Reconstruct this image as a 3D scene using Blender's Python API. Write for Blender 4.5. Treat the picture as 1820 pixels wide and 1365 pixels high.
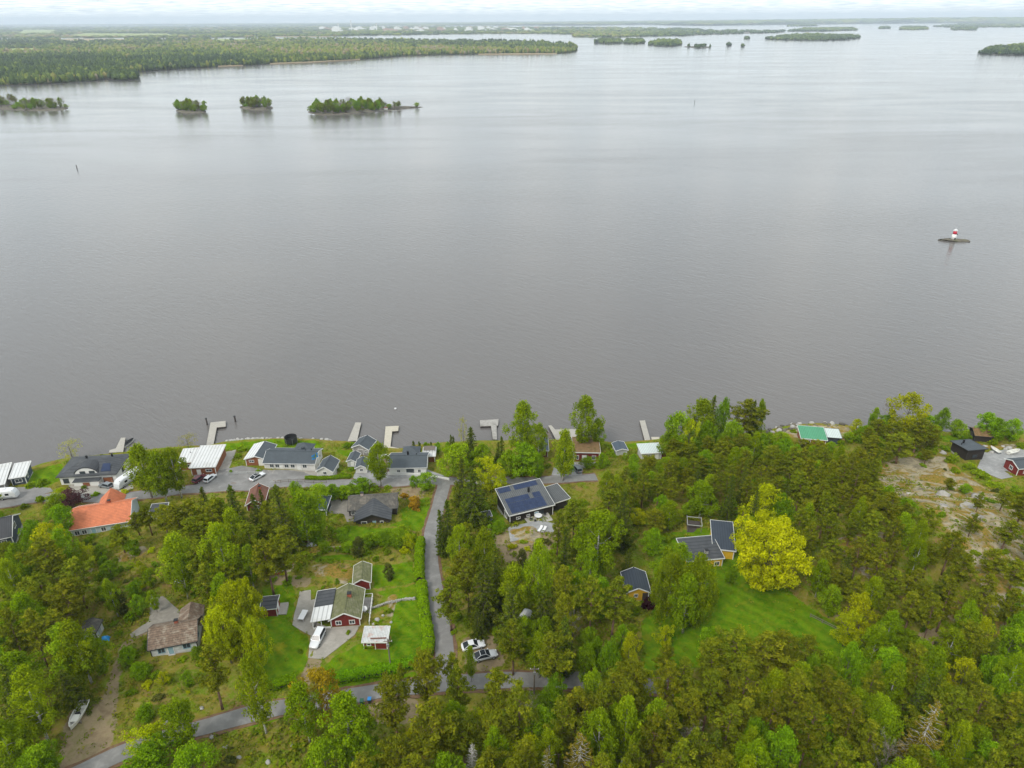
import bpy, bmesh, math, random
import numpy as np
from mathutils import Vector, Matrix
for o in list(bpy.data.objects): bpy.data.objects.remove(o)
R=math.radians
random.seed(3); RNG=np.random.default_rng(5)
scene=bpy.context.scene
COL=scene.collection
# ------------------------------------------------------------------ camera
cam=bpy.data.cameras.new('camera'); co=bpy.data.objects.new('camera',cam); COL.objects.link(co)
cam.sensor_fit='HORIZONTAL'; cam.sensor_width=36.0; cam.lens=36.0*1263.0/1820.0
cam.clip_start=0.5; cam.clip_end=120000
co.location=(0,0,118.0); co.rotation_mode='XYZ'
co.matrix_world=Matrix.Translation((0,0,118.0))@Matrix.Rotation(R(90-27.15),4,'X')@Matrix.Rotation(R(-0.31),4,'Z')
scene.camera=co
# ------------------------------------------------------------------ sky, sun, exposure
SUN_EL,SUN_AZ=48.0,215.0          # azimuth clockwise from +Y (away from camera): sun behind, to the left
w=bpy.data.worlds.new('World'); scene.world=w; w.use_nodes=True
nt=w.node_tree; N=nt.nodes; L=nt.links
for n in list(N): N.remove(n)
def node(t,**k):
    n=N.new(t)
    for a,b in k.items(): setattr(n,a,b)
    return n
sky=node('ShaderNodeTexSky'); sky.sky_type='NISHITA'; sky.sun_disc=False
sky.sun_elevation=R(SUN_EL); sky.sun_rotation=R(SUN_AZ); sky.air_density=1.0; sky.dust_density=2.0; sky.altitude=100
tc=node('ShaderNodeTexCoord')
sep=node('ShaderNodeSeparateXYZ'); L.new(tc.outputs['Generated'],sep.inputs[0])
# project the direction on a flat cloud deck
mx=node('ShaderNodeMath',operation='MAXIMUM'); L.new(sep.outputs['Z'],mx.inputs[0]); mx.inputs[1].default_value=0.0
ad=node('ShaderNodeMath',operation='ADD'); L.new(mx.outputs[0],ad.inputs[0]); ad.inputs[1].default_value=0.035
dv=node('ShaderNodeVectorMath',operation='DIVIDE'); cmb=node('ShaderNodeCombineXYZ')
L.new(sep.outputs['X'],cmb.inputs[0]); L.new(sep.outputs['Y'],cmb.inputs[1])
c2=node('ShaderNodeCombineXYZ'); 
for i in range(3): L.new(ad.outputs[0],c2.inputs[i])
L.new(cmb.outputs[0],dv.inputs[0]); L.new(c2.outputs[0],dv.inputs[1])
n1=node('ShaderNodeTexNoise'); n1.inputs['Scale'].default_value=1.15; n1.inputs['Detail'].default_value=9; n1.inputs['Roughness'].default_value=.58; n1.inputs['Distortion'].default_value=.25
L.new(dv.outputs[0],n1.inputs['Vector'])
rp=node('ShaderNodeValToRGB'); rp.color_ramp.elements[0].position=.30; rp.color_ramp.elements[1].position=.56
L.new(n1.outputs['Fac'],rp.inputs['Fac'])
n2=node('ShaderNodeTexNoise'); n2.inputs['Scale'].default_value=2.6; n2.inputs['Detail'].default_value=8
L.new(dv.outputs[0],n2.inputs['Vector'])
rc=node('ShaderNodeValToRGB'); rc.color_ramp.elements[0].position=.36; rc.color_ramp.elements[1].position=.64
rc.color_ramp.elements[0].color=(4.0,4.7,5.1,1); rc.color_ramp.elements[1].color=(7.6,7.7,7.5,1)
L.new(n2.outputs['Fac'],rc.inputs['Fac'])
mixc=node('ShaderNodeMixRGB'); L.new(sky.outputs[0],mixc.inputs['Color1']); L.new(rc.outputs[0],mixc.inputs['Color2'])
cov=node('ShaderNodeMath',operation='MULTIPLY_ADD'); L.new(rp.outputs[0],cov.inputs[0]); cov.inputs[1].default_value=.34; cov.inputs[2].default_value=.64
L.new(cov.outputs[0],mixc.inputs['Fac'])
bg=node('ShaderNodeBackground'); bg.inputs['Strength'].default_value=.128
L.new(mixc.outputs[0],bg.inputs['Color'])
out=node('ShaderNodeOutputWorld'); L.new(bg.outputs[0],out.inputs['Surface'])
sl=bpy.data.lights.new('sun','SUN'); sl.energy=1.5; sl.angle=R(15); sl.color=(1,.955,.88)
so=bpy.data.objects.new('sun',sl); COL.objects.link(so)
d=Vector((math.sin(R(SUN_AZ))*math.cos(R(SUN_EL)),math.cos(R(SUN_AZ))*math.cos(R(SUN_EL)),math.sin(R(SUN_EL))))
so.rotation_euler=d.to_track_quat('Z','Y').to_euler(); so.location=(0,-50,300)
vs=scene.view_settings; vs.view_transform='Standard'; vs.look='None'; vs.exposure=0.84; vs.gamma=1.0; vs.use_curve_mapping=False
scene.render.engine='CYCLES'
try:
    scene.cycles.max_bounces=6; scene.cycles.diffuse_bounces=3; scene.cycles.glossy_bounces=3; scene.cycles.transmission_bounces=3; scene.cycles.volume_bounces=0; scene.cycles.transparent_max_bounces=6
except Exception: pass
# ------------------------------------------------------------------ materials
MATS={}
def newmat(name):
    m=bpy.data.materials.new(name); m.use_nodes=True; nt=m.node_tree
    for n in list(nt.nodes): nt.nodes.remove(n)
    o=nt.nodes.new('ShaderNodeOutputMaterial'); MATS[name]=m
    return m,nt,o
def nn(nt,t,**k):
    n=nt.nodes.new(t)
    for a,b in k.items():
        if isinstance(a,str) and a in n.inputs: n.inputs[a].default_value=b
        else: setattr(n,a,b)
    return n
def noise(nt,scale,detail=4,rough=.55,vec=None,dist=0):
    n=nt.nodes.new('ShaderNodeTexNoise'); n.inputs['Scale'].default_value=scale; n.inputs['Detail'].default_value=detail; n.inputs['Roughness'].default_value=rough; n.inputs['Distortion'].default_value=dist
    if vec is not None: nt.links.new(vec,n.inputs['Vector'])
    return n.outputs['Fac']
def ramp(nt,fac,stops):
    r=nt.nodes.new('ShaderNodeValToRGB'); e=r.color_ramp.elements
    while len(e)<len(stops): e.new(.5)
    for el,(p,c) in zip(e,stops):
        el.position=p; el.color=(c[0],c[1],c[2],1) if not isinstance(c,(int,float)) else (c,c,c,1)
    nt.links.new(fac,r.inputs['Fac']); return r.outputs['Color']
def mix(nt,fac,a,b,blend='MIX'):
    m=nt.nodes.new('ShaderNodeMixRGB'); m.blend_type=blend
    for s,i in ((fac,'Fac'),(a,'Color1'),(b,'Color2')):
        if isinstance(s,(int,float)): m.inputs[i].default_value=s if i=='Fac' else (s,s,s,1)
        elif isinstance(s,tuple): m.inputs[i].default_value=(s[0],s[1],s[2],1)
        else: nt.links.new(s,m.inputs[i])
    return m.outputs[0]
def coord(nt,kind='Object'):
    return nt.nodes.new('ShaderNodeTexCoord').outputs[kind]
def geopos(nt): return nt.nodes.new('ShaderNodeNewGeometry').outputs['Position']
def bump(nt,h,strength=.4,dist=.05):
    b=nt.nodes.new('ShaderNodeBump'); b.inputs['Strength'].default_value=strength; b.inputs['Distance'].default_value=dist
    nt.links.new(h,b.inputs['Height']); return b.outputs[0]
def princ(nt,o,col,rough=.7,normal=None,metal=0,spec=.35):
    p=nt.nodes.new('ShaderNodeBsdfPrincipled'); p.inputs['Roughness'].default_value=rough; p.inputs['Metallic'].default_value=metal; p.inputs['Specular IOR Level'].default_value=spec
    if isinstance(col,tuple): p.inputs['Base Color'].default_value=(col[0],col[1],col[2],1)
    else: nt.links.new(col,p.inputs['Base Color'])
    if normal is not None: nt.links.new(normal,p.inputs['Normal'])
    nt.links.new(p.outputs[0],o.inputs['Surface']); return p
def plain(name,col,rough=.6,var=.18,scale=1.5,bumps=.15,metal=0,stripe=None,spec=.35,stain=None):
    """painted / weathered surface; stripe=(axis,period) gives fine board or seam relief"""
    m,nt,o=newmat(name); v=coord(nt)
    f=noise(nt,scale,6,.6,v); dk=tuple(c*(1-var) for c in col); lt=tuple(min(1,c*(1+var)) for c in col)
    c=ramp(nt,f,[(.3,dk),(.7,lt)])
    if stain:
        g=noise(nt,scale*.45,5,.65,v,.4); c=mix(nt,ramp(nt,g,[(.5,0.0),(.66,1.0)]),c,stain)
    nrm=None
    if stripe:
        mp=nt.nodes.new('ShaderNodeMapping'); nt.links.new(v,mp.inputs[0])
        wv=nt.nodes.new('ShaderNodeTexWave'); wv.bands_direction=stripe[0]; wv.inputs['Scale'].default_value=.314/stripe[1]*1.0; wv.inputs['Distortion'].default_value=.15
        nt.links.new(v,wv.inputs['Vector'])
        g=ramp(nt,wv.outputs['Fac'],[(.0,0.0),(.22,1.0)])
        c=mix(nt,.42,c,mix(nt,1.0,c,g,'MULTIPLY')); nrm=bump(nt,g,.6,.03)
    elif bumps: nrm=bump(nt,noise(nt,scale*9,3,.6,v),bumps,.02)
    princ(nt,o,c,rough,nrm,metal,spec); return m
def leafmat(name,a,b,c=None,trans=.28):
    """foliage: natural colour differences from leaf to leaf and tree to tree"""
    m,nt,o=newmat(name)
    at=nt.nodes.new('ShaderNodeAttribute'); at.attribute_name='tint'
    col=ramp(nt,at.outputs['Fac'],[(.0,a),(.62,b),(1.0,c or b)])
    oi=nt.nodes.new('ShaderNodeObjectInfo')
    hs=nt.nodes.new('ShaderNodeHueSaturation'); 
    mr=nt.nodes.new('ShaderNodeMapRange'); mr.inputs['To Min'].default_value=.78; mr.inputs['To Max'].default_value=1.16; nt.links.new(oi.outputs['Random'],mr.inputs['Value']); nt.links.new(mr.outputs[0],hs.inputs['Value'])
    ml=nt.nodes.new('ShaderNodeMath'); ml.operation='MULTIPLY'; ml.inputs[1].default_value=7.31; nt.links.new(oi.outputs['Random'],ml.inputs[0])
    fr=nt.nodes.new('ShaderNodeMath'); fr.operation='FRACT'; nt.links.new(ml.outputs[0],fr.inputs[0])
    mh=nt.nodes.new('ShaderNodeMapRange'); mh.inputs['To Min'].default_value=.490; mh.inputs['To Max'].default_value=.514; nt.links.new(fr.outputs[0],mh.inputs['Value']); nt.links.new(mh.outputs[0],hs.inputs['Hue'])
    nt.links.new(col,hs.inputs['Color'])
    df=nt.nodes.new('ShaderNodeBsdfDiffuse'); tr=nt.nodes.new('ShaderNodeBsdfTranslucent'); ms=nt.nodes.new('ShaderNodeMixShader'); ms.inputs[0].default_value=trans
    nt.links.new(hs.outputs[0],df.inputs[0]); nt.links.new(hs.outputs[0],tr.inputs[0]); nt.links.new(df.outputs[0],ms.inputs[1]); nt.links.new(tr.outputs[0],ms.inputs[2]); nt.links.new(ms.outputs[0],o.inputs['Surface'])
    return m
# leaves
leafmat('leaf_pine',(.098,.124,.006),(.178,.204,.009),(.295,.285,.012),.32)
leafmat('leaf_spruce',(.056,.092,.006),(.110,.148,.008),(.205,.230,.012),.26)
leafmat('leaf_birch',(.135,.200,.004),(.235,.325,.005),(.335,.415,.008),.42)
leafmat('leaf_green',(.120,.205,.005),(.210,.335,.006),(.315,.440,.010),.40)
leafmat('leaf_gold',(.235,.275,.003),(.390,.430,.004),(.520,.540,.006),.40)
leafmat('leaf_airy',(.25,.25,.03),(.38,.37,.035),(.48,.45,.04),.40)
leafmat('leaf_oak',(.21,.17,.008),(.36,.28,.010),(.47,.35,.015),.36)
leafmat('leaf_purple',(.050,.022,.026),(.080,.034,.036),(.110,.050,.045),.2)
leafmat('leaf_wine',(.022,.006,.010),(.036,.008,.014),(.06,.012,.018),.2)
leafmat('leaf_red',(.10,.008,.02),(.20,.012,.03),(.26,.02,.04),.25)
leafmat('leaf_hedge',(.120,.235,.003),(.195,.355,.004),(.27,.450,.006),.36)
leafmat('leaf_bush',(.110,.175,.005),(.190,.285,.006),(.290,.385,.010),.36)
leafmat('leaf_juniper',(.055,.070,.014),(.092,.104,.018),(.135,.135,.024),.2)
leafmat('leaf_rust',(.20,.115,.010),(.34,.18,.012),(.42,.25,.016),.34)
leafmat('leaf_old',(.12,.115,.012),(.215,.185,.015),(.32,.25,.018),.25)
leafmat('leaf_under',(.105,.140,.007),(.175,.205,.009),(.29,.235,.030),.32)
leafmat('twig_grey',(.20,.17,.14),(.30,.26,.21),(.38,.34,.28),.1)
leafmat('twig_white',(.38,.36,.34),(.52,.50,.47),(.62,.6,.56),.1)
def barkmat(name,a,b,sc):
    m,nt,o=newmat(name); v=coord(nt); c=ramp(nt,noise(nt,sc,5,.65,v,.5),[(.35,a),(.6,b)]); princ(nt,o,c,.9,bump(nt,noise(nt,sc*2,3,.6,v),.5,.04))
barkmat('bark_pine',(.075,.05,.038),(.20,.115,.075),3)
barkmat('bark_grey',(.06,.052,.045),(.15,.13,.11),3)
barkmat('bark_birch',(.10,.09,.08),(.58,.56,.52),4)
barkmat('bark_dead',(.3,.28,.26),(.5,.48,.45),4)
# surfaces of buildings
plain('red_boards',(.155,.018,.014),.75,.14,2,stripe=('X',.22))
plain('red_shed',(.14,.02,.018),.75,.14,2,stripe=('X',.22))
plain('yellow_boards',(.66,.40,.028),.7,.1,2,stripe=('X',.24))
plain('white_boards',(.58,.57,.54),.6,.06,2,stripe=('X',.25))
plain('white_render',(.60,.595,.57),.7,.05,.8,.1)
plain('black_boards',(.028,.022,.019),.75,.2,2,stripe=('X',.2))
plain('brown_boards',(.045,.036,.030),.75,.18,2,stripe=('X',.22))
plain('wood_boards',(.235,.085,.038),.7,.2,2,stripe=('Z',.2))
plain('pale_boards',(.42,.43,.42),.7,.08,2,stripe=('X',.22))
plain('blue_boards',(.40,.47,.50),.7,.08,2,stripe=('X',.24))
plain('old_white',(.55,.56,.56),.75,.12,1.5,stripe=('X',.22),stain=(.36,.37,.36))
plain('dark_blue_boards',(.045,.06,.08),.7,.15,2,stripe=('X',.2))
plain('grey_boards',(.25,.24,.23),.8,.15,2,stripe=('X',.22))
plain('trim_white',(.62,.62,.60),.5,.04,2,.05)
plain('trim_dark',(.03,.03,.032),.5,.1,2,.05)
plain('trim_blue',(.22,.34,.40),.5,.1,2,.05)
plain('concrete',(.36,.355,.34),.85,.12,1.2,.3,stain=(.28,.27,.26))
plain('brick_red',(.30,.085,.05),.85,.2,3,.4)
plain('metal_dark',(.022,.022,.024),.45,.15,2,.05,.4)
plain('metal_grey',(.38,.39,.40),.4,.1,2,.05,.6)
plain('roof_felt',(.052,.056,.062),.8,.14,.7,.3,stripe=('Y',1.0),stain=(.075,.078,.08))
plain('roof_slate',(.058,.070,.080),.75,.12,.8,.25,stripe=('X',.32))
plain('roof_grey',(.085,.09,.092),.75,.12,.8,.25,stripe=('X',.5))
plain('roof_black',(.035,.037,.042),.6,.12,.8,.15,stripe=('X',.45))
plain('roof_blue',(.050,.070,.095),.55,.12,.8,.15,stripe=('Y',.4))
plain('roof_navy',(.030,.040,.055),.62,.12,.8,.15,stripe=('X',.55))
plain('roof_white',(.50,.505,.50),.55,.05,.6,.08,stripe=('X',.9),stain=(.43,.43,.41))
plain('roof_palegreen',(.46,.52,.50),.55,.06,.6,.08,stripe=('X',.5))
plain('roof_green',(.055,.235,.12),.5,.1,.7,.1,stripe=('X',.5))
plain('roof_orange',(.50,.155,.07),.75,.16,1.4,.3,stripe=('Y',.38),stain=(.40,.125,.06))
plain('roof_brown',(.15,.105,.075),.85,.4,2.2,.5,stripe=('Y',.36),stain=(.26,.22,.17))
plain('roof_rust',(.15,.065,.042),.8,.2,1.2,.3,stripe=('X',.3))
plain('roof_moss',(.125,.13,.060),.9,.26,1.6,.3,stripe=('X',.3),stain=(.19,.185,.12))
plain('roof_mossdark',(.085,.080,.070),.9,.34,1.6,.3,stripe=('Y',.34),stain=(.16,.14,.115))
plain('roof_corrugated',(.42,.43,.42),.6,.18,1.6,.2,stripe=('X',.3),stain=(.36,.22,.17))
plain('deck_wood',(.34,.32,.28),.8,.12,1.1,.2,stripe=('Y',.3),stain=(.32,.30,.27))
plain('deck_pale',(.42,.385,.31),.8,.1,1.1,.2,stripe=('Y',.3))
plain('deck_grey',(.30,.285,.26),.8,.16,1.1,.2,stripe=('Y',.3),stain=(.2,.19,.17))
plain('wood_old',(.17,.145,.12),.85,.2,2,.3)
plain('wood_dark',(.06,.05,.045),.85,.2,2,.3)
plain('plastic_white',(.58,.58,.58),.35,.04,2,.02)
plain('plastic_green',(.02,.10,.055),.45,.1,2,.02)
plain('plastic_blue',(.02,.17,.42),.45,.1,2,.02)
plain('plastic_dark',(.025,.027,.028),.5,.1,2,.02)
plain('rubber',(.02,.02,.02),.85,.1,3,.1)
plain('tarp_white',(.52,.53,.54),.5,.06,2,.3)
plain('tarp_blue',(.02,.22,.50),.5,.1,2,.3)
plain('stone',(.30,.29,.27),.9,.22,1.2,.6,stain=(.40,.37,.32))
plain('stone_pink',(.34,.27,.24),.9,.2,1.2,.6)
def rockmat():
    m,nt,o=newmat('rock'); v=geopos(nt)
    c=ramp(nt,noise(nt,.35,8,.65,v,.4),[(.32,(.15,.14,.13)),(.5,(.29,.27,.24)),(.66,(.40,.37,.31))])
    c=mix(nt,ramp(nt,noise(nt,.9,6,.6,v),[(.55,0.0),(.64,1.0)]),c,(.20,.17,.07)); princ(nt,o,c,.92,bump(nt,noise(nt,1.3,8,.7,v),.8,.35))
rockmat()
def shorerock():
    m,nt,o=newmat('shore_rock'); v=geopos(nt); c=ramp(nt,noise(nt,.25,7,.65,v,.4),[(.35,(.06,.055,.045)),(.55,(.13,.115,.085)),(.7,(.075,.085,.03))]); princ(nt,o,c,.92,bump(nt,noise(nt,.8,6,.7,v),.8,.35))
shorerock()
def sodmat():
    m,nt,o=newmat('sod'); v=coord(nt)
    c=ramp(nt,noise(nt,1.1,6,.65,v,.3),[(.3,(.085,.075,.022)),(.48,(.155,.095,.04)),(.6,(.20,.12,.06)),(.75,(.10,.12,.03))]); princ(nt,o,c,.95,bump(nt,noise(nt,7,5,.7,v),1,.12))
sodmat()
def solarmat():
    m,nt,o=newmat('solar_cells'); v=coord(nt); c=ramp(nt,noise(nt,.8,2,.5,v),[(.3,(.012,.022,.055)),(.7,(.018,.032,.078))]); princ(nt,o,c,.4,None,0,.25)
solarmat()
def glassmat(name,col,r=.08):
    m,nt,o=newmat(name); princ(nt,o,col,r,None,0,.18)
glassmat('window_glass',(.045,.055,.062)); glassmat('car_glass',(.018,.022,.026)); glassmat('lamp_glass',(.6,.6,.58),.15); glassmat('tail_glass',(.28,.01,.01),.2); glassmat('pool_water',(.12,.34,.46),.06)
def paintmat(name,col):
    m,nt,o=newmat(name); p=princ(nt,o,col,.35,None,0,.3); p.inputs['Coat Weight'].default_value=.25; p.inputs['Coat Roughness'].default_value=.08
paintmat('paint_white',(.56,.57,.58)); paintmat('paint_silver',(.42,.435,.45)); paintmat('paint_maroon',(.10,.012,.02)); paintmat('paint_grey',(.16,.175,.185)); paintmat('gel_white',(.56,.55,.50)); paintmat('gel_red',(.45,.03,.03)); paintmat('light_red',(.50,.012,.04)); paintmat('paint_black',(.03,.031,.034))
def groundmat():
    m,nt,o=newmat('ground'); v=geopos(nt)
    at=nt.nodes.new('ShaderNodeAttribute'); at.attribute_name='cover'; sp=nt.nodes.new('ShaderNodeSeparateColor'); nt.links.new(at.outputs['Color'],sp.inputs[0])
    base=ramp(nt,noise(nt,.16,7,.62,v,.5),[(.26,(.115,.078,.036)),(.38,(.130,.155,.010)),(.48,(.185,.150,.028)),(.58,(.105,.165,.006)),(.74,(.235,.165,.055))])
    base=mix(nt,ramp(nt,noise(nt,.5,6,.65,v,.5),[(.5,0.0),(.6,.8)]),base,ramp(nt,noise(nt,.09,3,.6,v),[(.4,(.105,.175,.006)),(.6,(.20,.125,.05))]))
    base=mix(nt,ramp(nt,noise(nt,1.7,4,.6,v),[(.5,0.0),(.72,.55)]),base,(.24,.20,.08))
    lawn=ramp(nt,noise(nt,.22,5,.6,v,.3),[(.26,(.032,.095,.003)),(.42,(.060,.145,.003)),(.52,(.090,.175,.004)),(.62,(.060,.140,.004)),(.76,(.185,.175,.010))])
    lawn=mix(nt,ramp(nt,noise(nt,1.3,6,.7,v),[(.42,0.0),(.66,.6)]),lawn,(.165,.185,.008))
    wl=nt.nodes.new('ShaderNodeTexWave'); wl.bands_direction='DIAGONAL'; wl.inputs['Scale'].default_value=.16; wl.inputs['Distortion'].default_value=5; wl.inputs['Detail'].default_value=3; nt.links.new(v,wl.inputs['Vector'])
    lawn=mix(nt,.28,lawn,mix(nt,1.0,lawn,ramp(nt,wl.outputs['Fac'],[(.2,.6),(.8,1.3)]),'MULTIPLY'))
    rock=ramp(nt,noise(nt,.28,9,.68,v,.6),[(.28,(.075,.068,.056)),(.40,(.19,.165,.115)),(.54,(.32,.275,.18)),(.7,(.21,.195,.17))])
    rock=mix(nt,ramp(nt,noise(nt,.16,8,.68,v,.7),[(.46,0.0),(.54,1.0)]),rock,ramp(nt,noise(nt,1.8,3,.6,v),[(.3,(.10,.105,.014)),(.5,(.20,.145,.03)),(.66,(.27,.155,.04))]))
    dirt=ramp(nt,noise(nt,.5,7,.65,v),[(.3,(.17,.125,.075)),(.5,(.245,.19,.115)),(.7,(.17,.155,.06))])
    def edge(ch,sc):
        a=nt.nodes.new('ShaderNodeMath'); a.operation='ADD'; nt.links.new(sp.outputs[ch],a.inputs[0]); 
        s=nt.nodes.new('ShaderNodeMath'); s.operation='SUBTRACT'; nt.links.new(noise(nt,sc,5,.7,v),s.inputs[0]); s.inputs[1].default_value=.5
        nt.links.new(s.outputs[0],a.inputs[1]); return ramp(nt,a.outputs[0],[(.42,0.0),(.58,1.0)])
    c=mix(nt,edge('Blue',.9),base,dirt); c=mix(nt,edge('Red',.6),c,lawn); c=mix(nt,edge('Green',.5),c,rock)
    h=noise(nt,3.2,6,.7,v); princ(nt,o,c,.95,bump(nt,h,.7,.22),0,.0)
groundmat()
def roadmat(name,a,b,sc=1.0):
    m,nt,o=newmat(name); v=geopos(nt)
    c=ramp(nt,noise(nt,.35*sc,8,.7,v,.4),[(.3,tuple(q*.82 for q in a)),(.5,a),(.7,b)]); c=mix(nt,ramp(nt,noise(nt,14,3,.6,v),[(.3,.0),(.8,.35)]),c,tuple(x*.7 for x in a)); princ(nt,o,c,.9,bump(nt,noise(nt,16,3,.6,v),.4,.02),0,.15)
roadmat('asphalt_worn',(.185,.180,.172),(.265,.258,.248)); roadmat('gravel',(.235,.215,.185),(.325,.30,.265),2); roadmat('gravel_grey',(.25,.25,.245),(.34,.335,.325),2); roadmat('paving',(.29,.27,.235),(.36,.335,.30),2); roadmat('verge_soil',(.14,.085,.05),(.22,.15,.085),2)
def watermat():
    m,nt,o=newmat('lake_water'); v=geopos(nt)
    mr=nt.nodes.new('ShaderNodeMapping'); mr.inputs['Rotation'].default_value=(0,0,R(38)); nt.links.new(v,mr.inputs[0]); mp=nt.nodes.new('ShaderNodeMapping'); mp.inputs['Scale'].default_value=(.30,1.0,1); nt.links.new(mr.outputs[0],mp.inputs[0])
    h1=noise(nt,.42,3,.6,mp.outputs[0],.5)
    h2=noise(nt,1.1,2,.5,mp.outputs[0],.3)
    h=mix(nt,.35,h1,h2)
    # wind lanes: broad long areas where the ripples are stronger or weaker
    mp2=nt.nodes.new('ShaderNodeMapping'); mp2.inputs['Rotation'].default_value=(0,0,R(6)); mp2.inputs['Scale'].default_value=(.0016,.0062,1); nt.links.new(v,mp2.inputs[0])
    ln=noise(nt,1.6,6,.6,mp2.outputs[0],.8)
    b=nt.nodes.new('ShaderNodeBump'); b.inputs['Distance'].default_value=1.3; nt.links.new(h,b.inputs['Height']); nt.links.new(ramp(nt,ln,[(.34,.13),(.5,.19),(.66,.30)]),b.inputs['Strength'])
    p=princ(nt,o,(.104,.096,.091),.12,b.outputs[0],0,.5); p.inputs['IOR'].default_value=1.333
    nt.links.new(ramp(nt,ln,[(.34,.09),(.66,.17)]),p.inputs['Roughness'])
watermat()
def farmat(name,stops,sc):
    m,nt,o=newmat(name); v=geopos(nt); c=ramp(nt,noise(nt,sc,6,.6,v),stops); princ(nt,o,c,.95,None,0,.1)
farmat('far_ground',[(.3,(.05,.07,.02)),(.5,(.09,.11,.03)),(.7,(.15,.13,.05))],.004)
farmat('far_field',[(.3,(.20,.26,.09)),(.7,(.30,.32,.13))],.003)
farmat('far_tan',[(.3,(.26,.21,.13)),(.7,(.33,.26,.16))],.003)
farmat('far_white',[(.3,(.6,.6,.6)),(.7,(.75,.75,.74))],.01)
farmat('far_brick',[(.3,(.32,.2,.16)),(.7,(.42,.30,.24))],.01)
def blobmat(name,stops):
    m,nt,o=newmat(name); at=nt.nodes.new('ShaderNodeAttribute'); at.attribute_name='tint'
    v=geopos(nt); c=ramp(nt,at.outputs['Fac'],stops); c=mix(nt,.5,c,mix(nt,1.0,c,ramp(nt,noise(nt,.16,3,.7,v),[(.3,.45),(.7,1.4)]),'MULTIPLY'))
    princ(nt,o,c,.95,bump(nt,noise(nt,.3,3,.7,v),1,2.0),0,.05)
blobmat('far_foliage',[(.0,(.030,.050,.020)),(.25,(.055,.085,.024)),(.48,(.105,.145,.026)),(.68,(.185,.215,.030)),(.84,(.21,.165,.075)),(1.0,(.24,.21,.15))])
CAM_Z=118.0; PITCH=math.radians(27.15); ROLL=math.radians(0.31); FPX=1263.0; IW,IH=1820,1365
HILLS=[(98.5, 126.1, 38, 24, 9.0), (51.6, 158.6, 30, 16, 3.0), (2.5, 135.3, 10, 9, 1.5), (-46.8, 122.8, 16, 8, 2.0)]
SHORE=[(-900, 150), (-420, 160), (-209.9, 166.8), (-165.6, 171.9), (-151.7, 175.9), (-143.9, 176.7), (-139.9, 180.0), (-136.0, 182.1), (-122.8, 184.8), (-118.9, 185.7), (-107.0, 188.2), (-99.5, 189.1), (-95.6, 188.7), (-90.6, 191.3), (-83.9, 192.6), (-73.4, 193.2), (-62.5, 192.7), (-56.9, 191.6), (-52.4, 191.3), (-47.9, 190.5), (-40.3, 187.5), (-34.1, 186.8), (-30.8, 188.7), (-21.3, 190.3), (-10.7, 191.2), (-1.9, 191.1), (8.8, 191.6), (17.7, 191.6), (26.5, 190.8), (31.6, 189.7), (38.8, 190.3), (47.9, 191.9), (66.0, 193.1), (83.4, 197.1), (89.7, 199.5), (99.4, 200.9), (108.1, 199.7), (112.5, 197.1), (120.5, 194.9), (134.1, 196.9), (138.4, 194.8), (146.1, 195.7), (153.3, 195.6), (164.3, 193.1), (189.8, 186.8), (420, 170), (900, 160)]
_sx=np.array([p[0] for p in SHORE]); _sy=np.array([p[1] for p in SHORE])
_pd=[-40,-8,0,1.5,12,35,60,90,130,300]; _pz=[-6,-2.2,0.0,0.9,1.6,3.6,7.5,11.5,14.5,20]
def terrain(x,y):
    """height of the near shore ground in metres (numpy friendly)"""
    x=np.asarray(x,float); y=np.asarray(y,float)
    d=np.interp(x,_sx,_sy)-y
    z=np.interp(d,_pd,_pz)
    w=np.clip((d-6)/20,0,1)
    for hx,hy,sx,sy,h in HILLS:
        z=z+h*np.exp(-((x-hx)/sx)**2-((y-hy)/sy)**2)*np.clip(d/12,0,1)
    z=z+w*(0.45*np.sin(x*.11+1.3)*np.sin(y*.13+.4)+0.22*np.sin(x*.31+y*.17)+0.12*np.sin(x*.53-y*.61+2))
    return z
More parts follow.
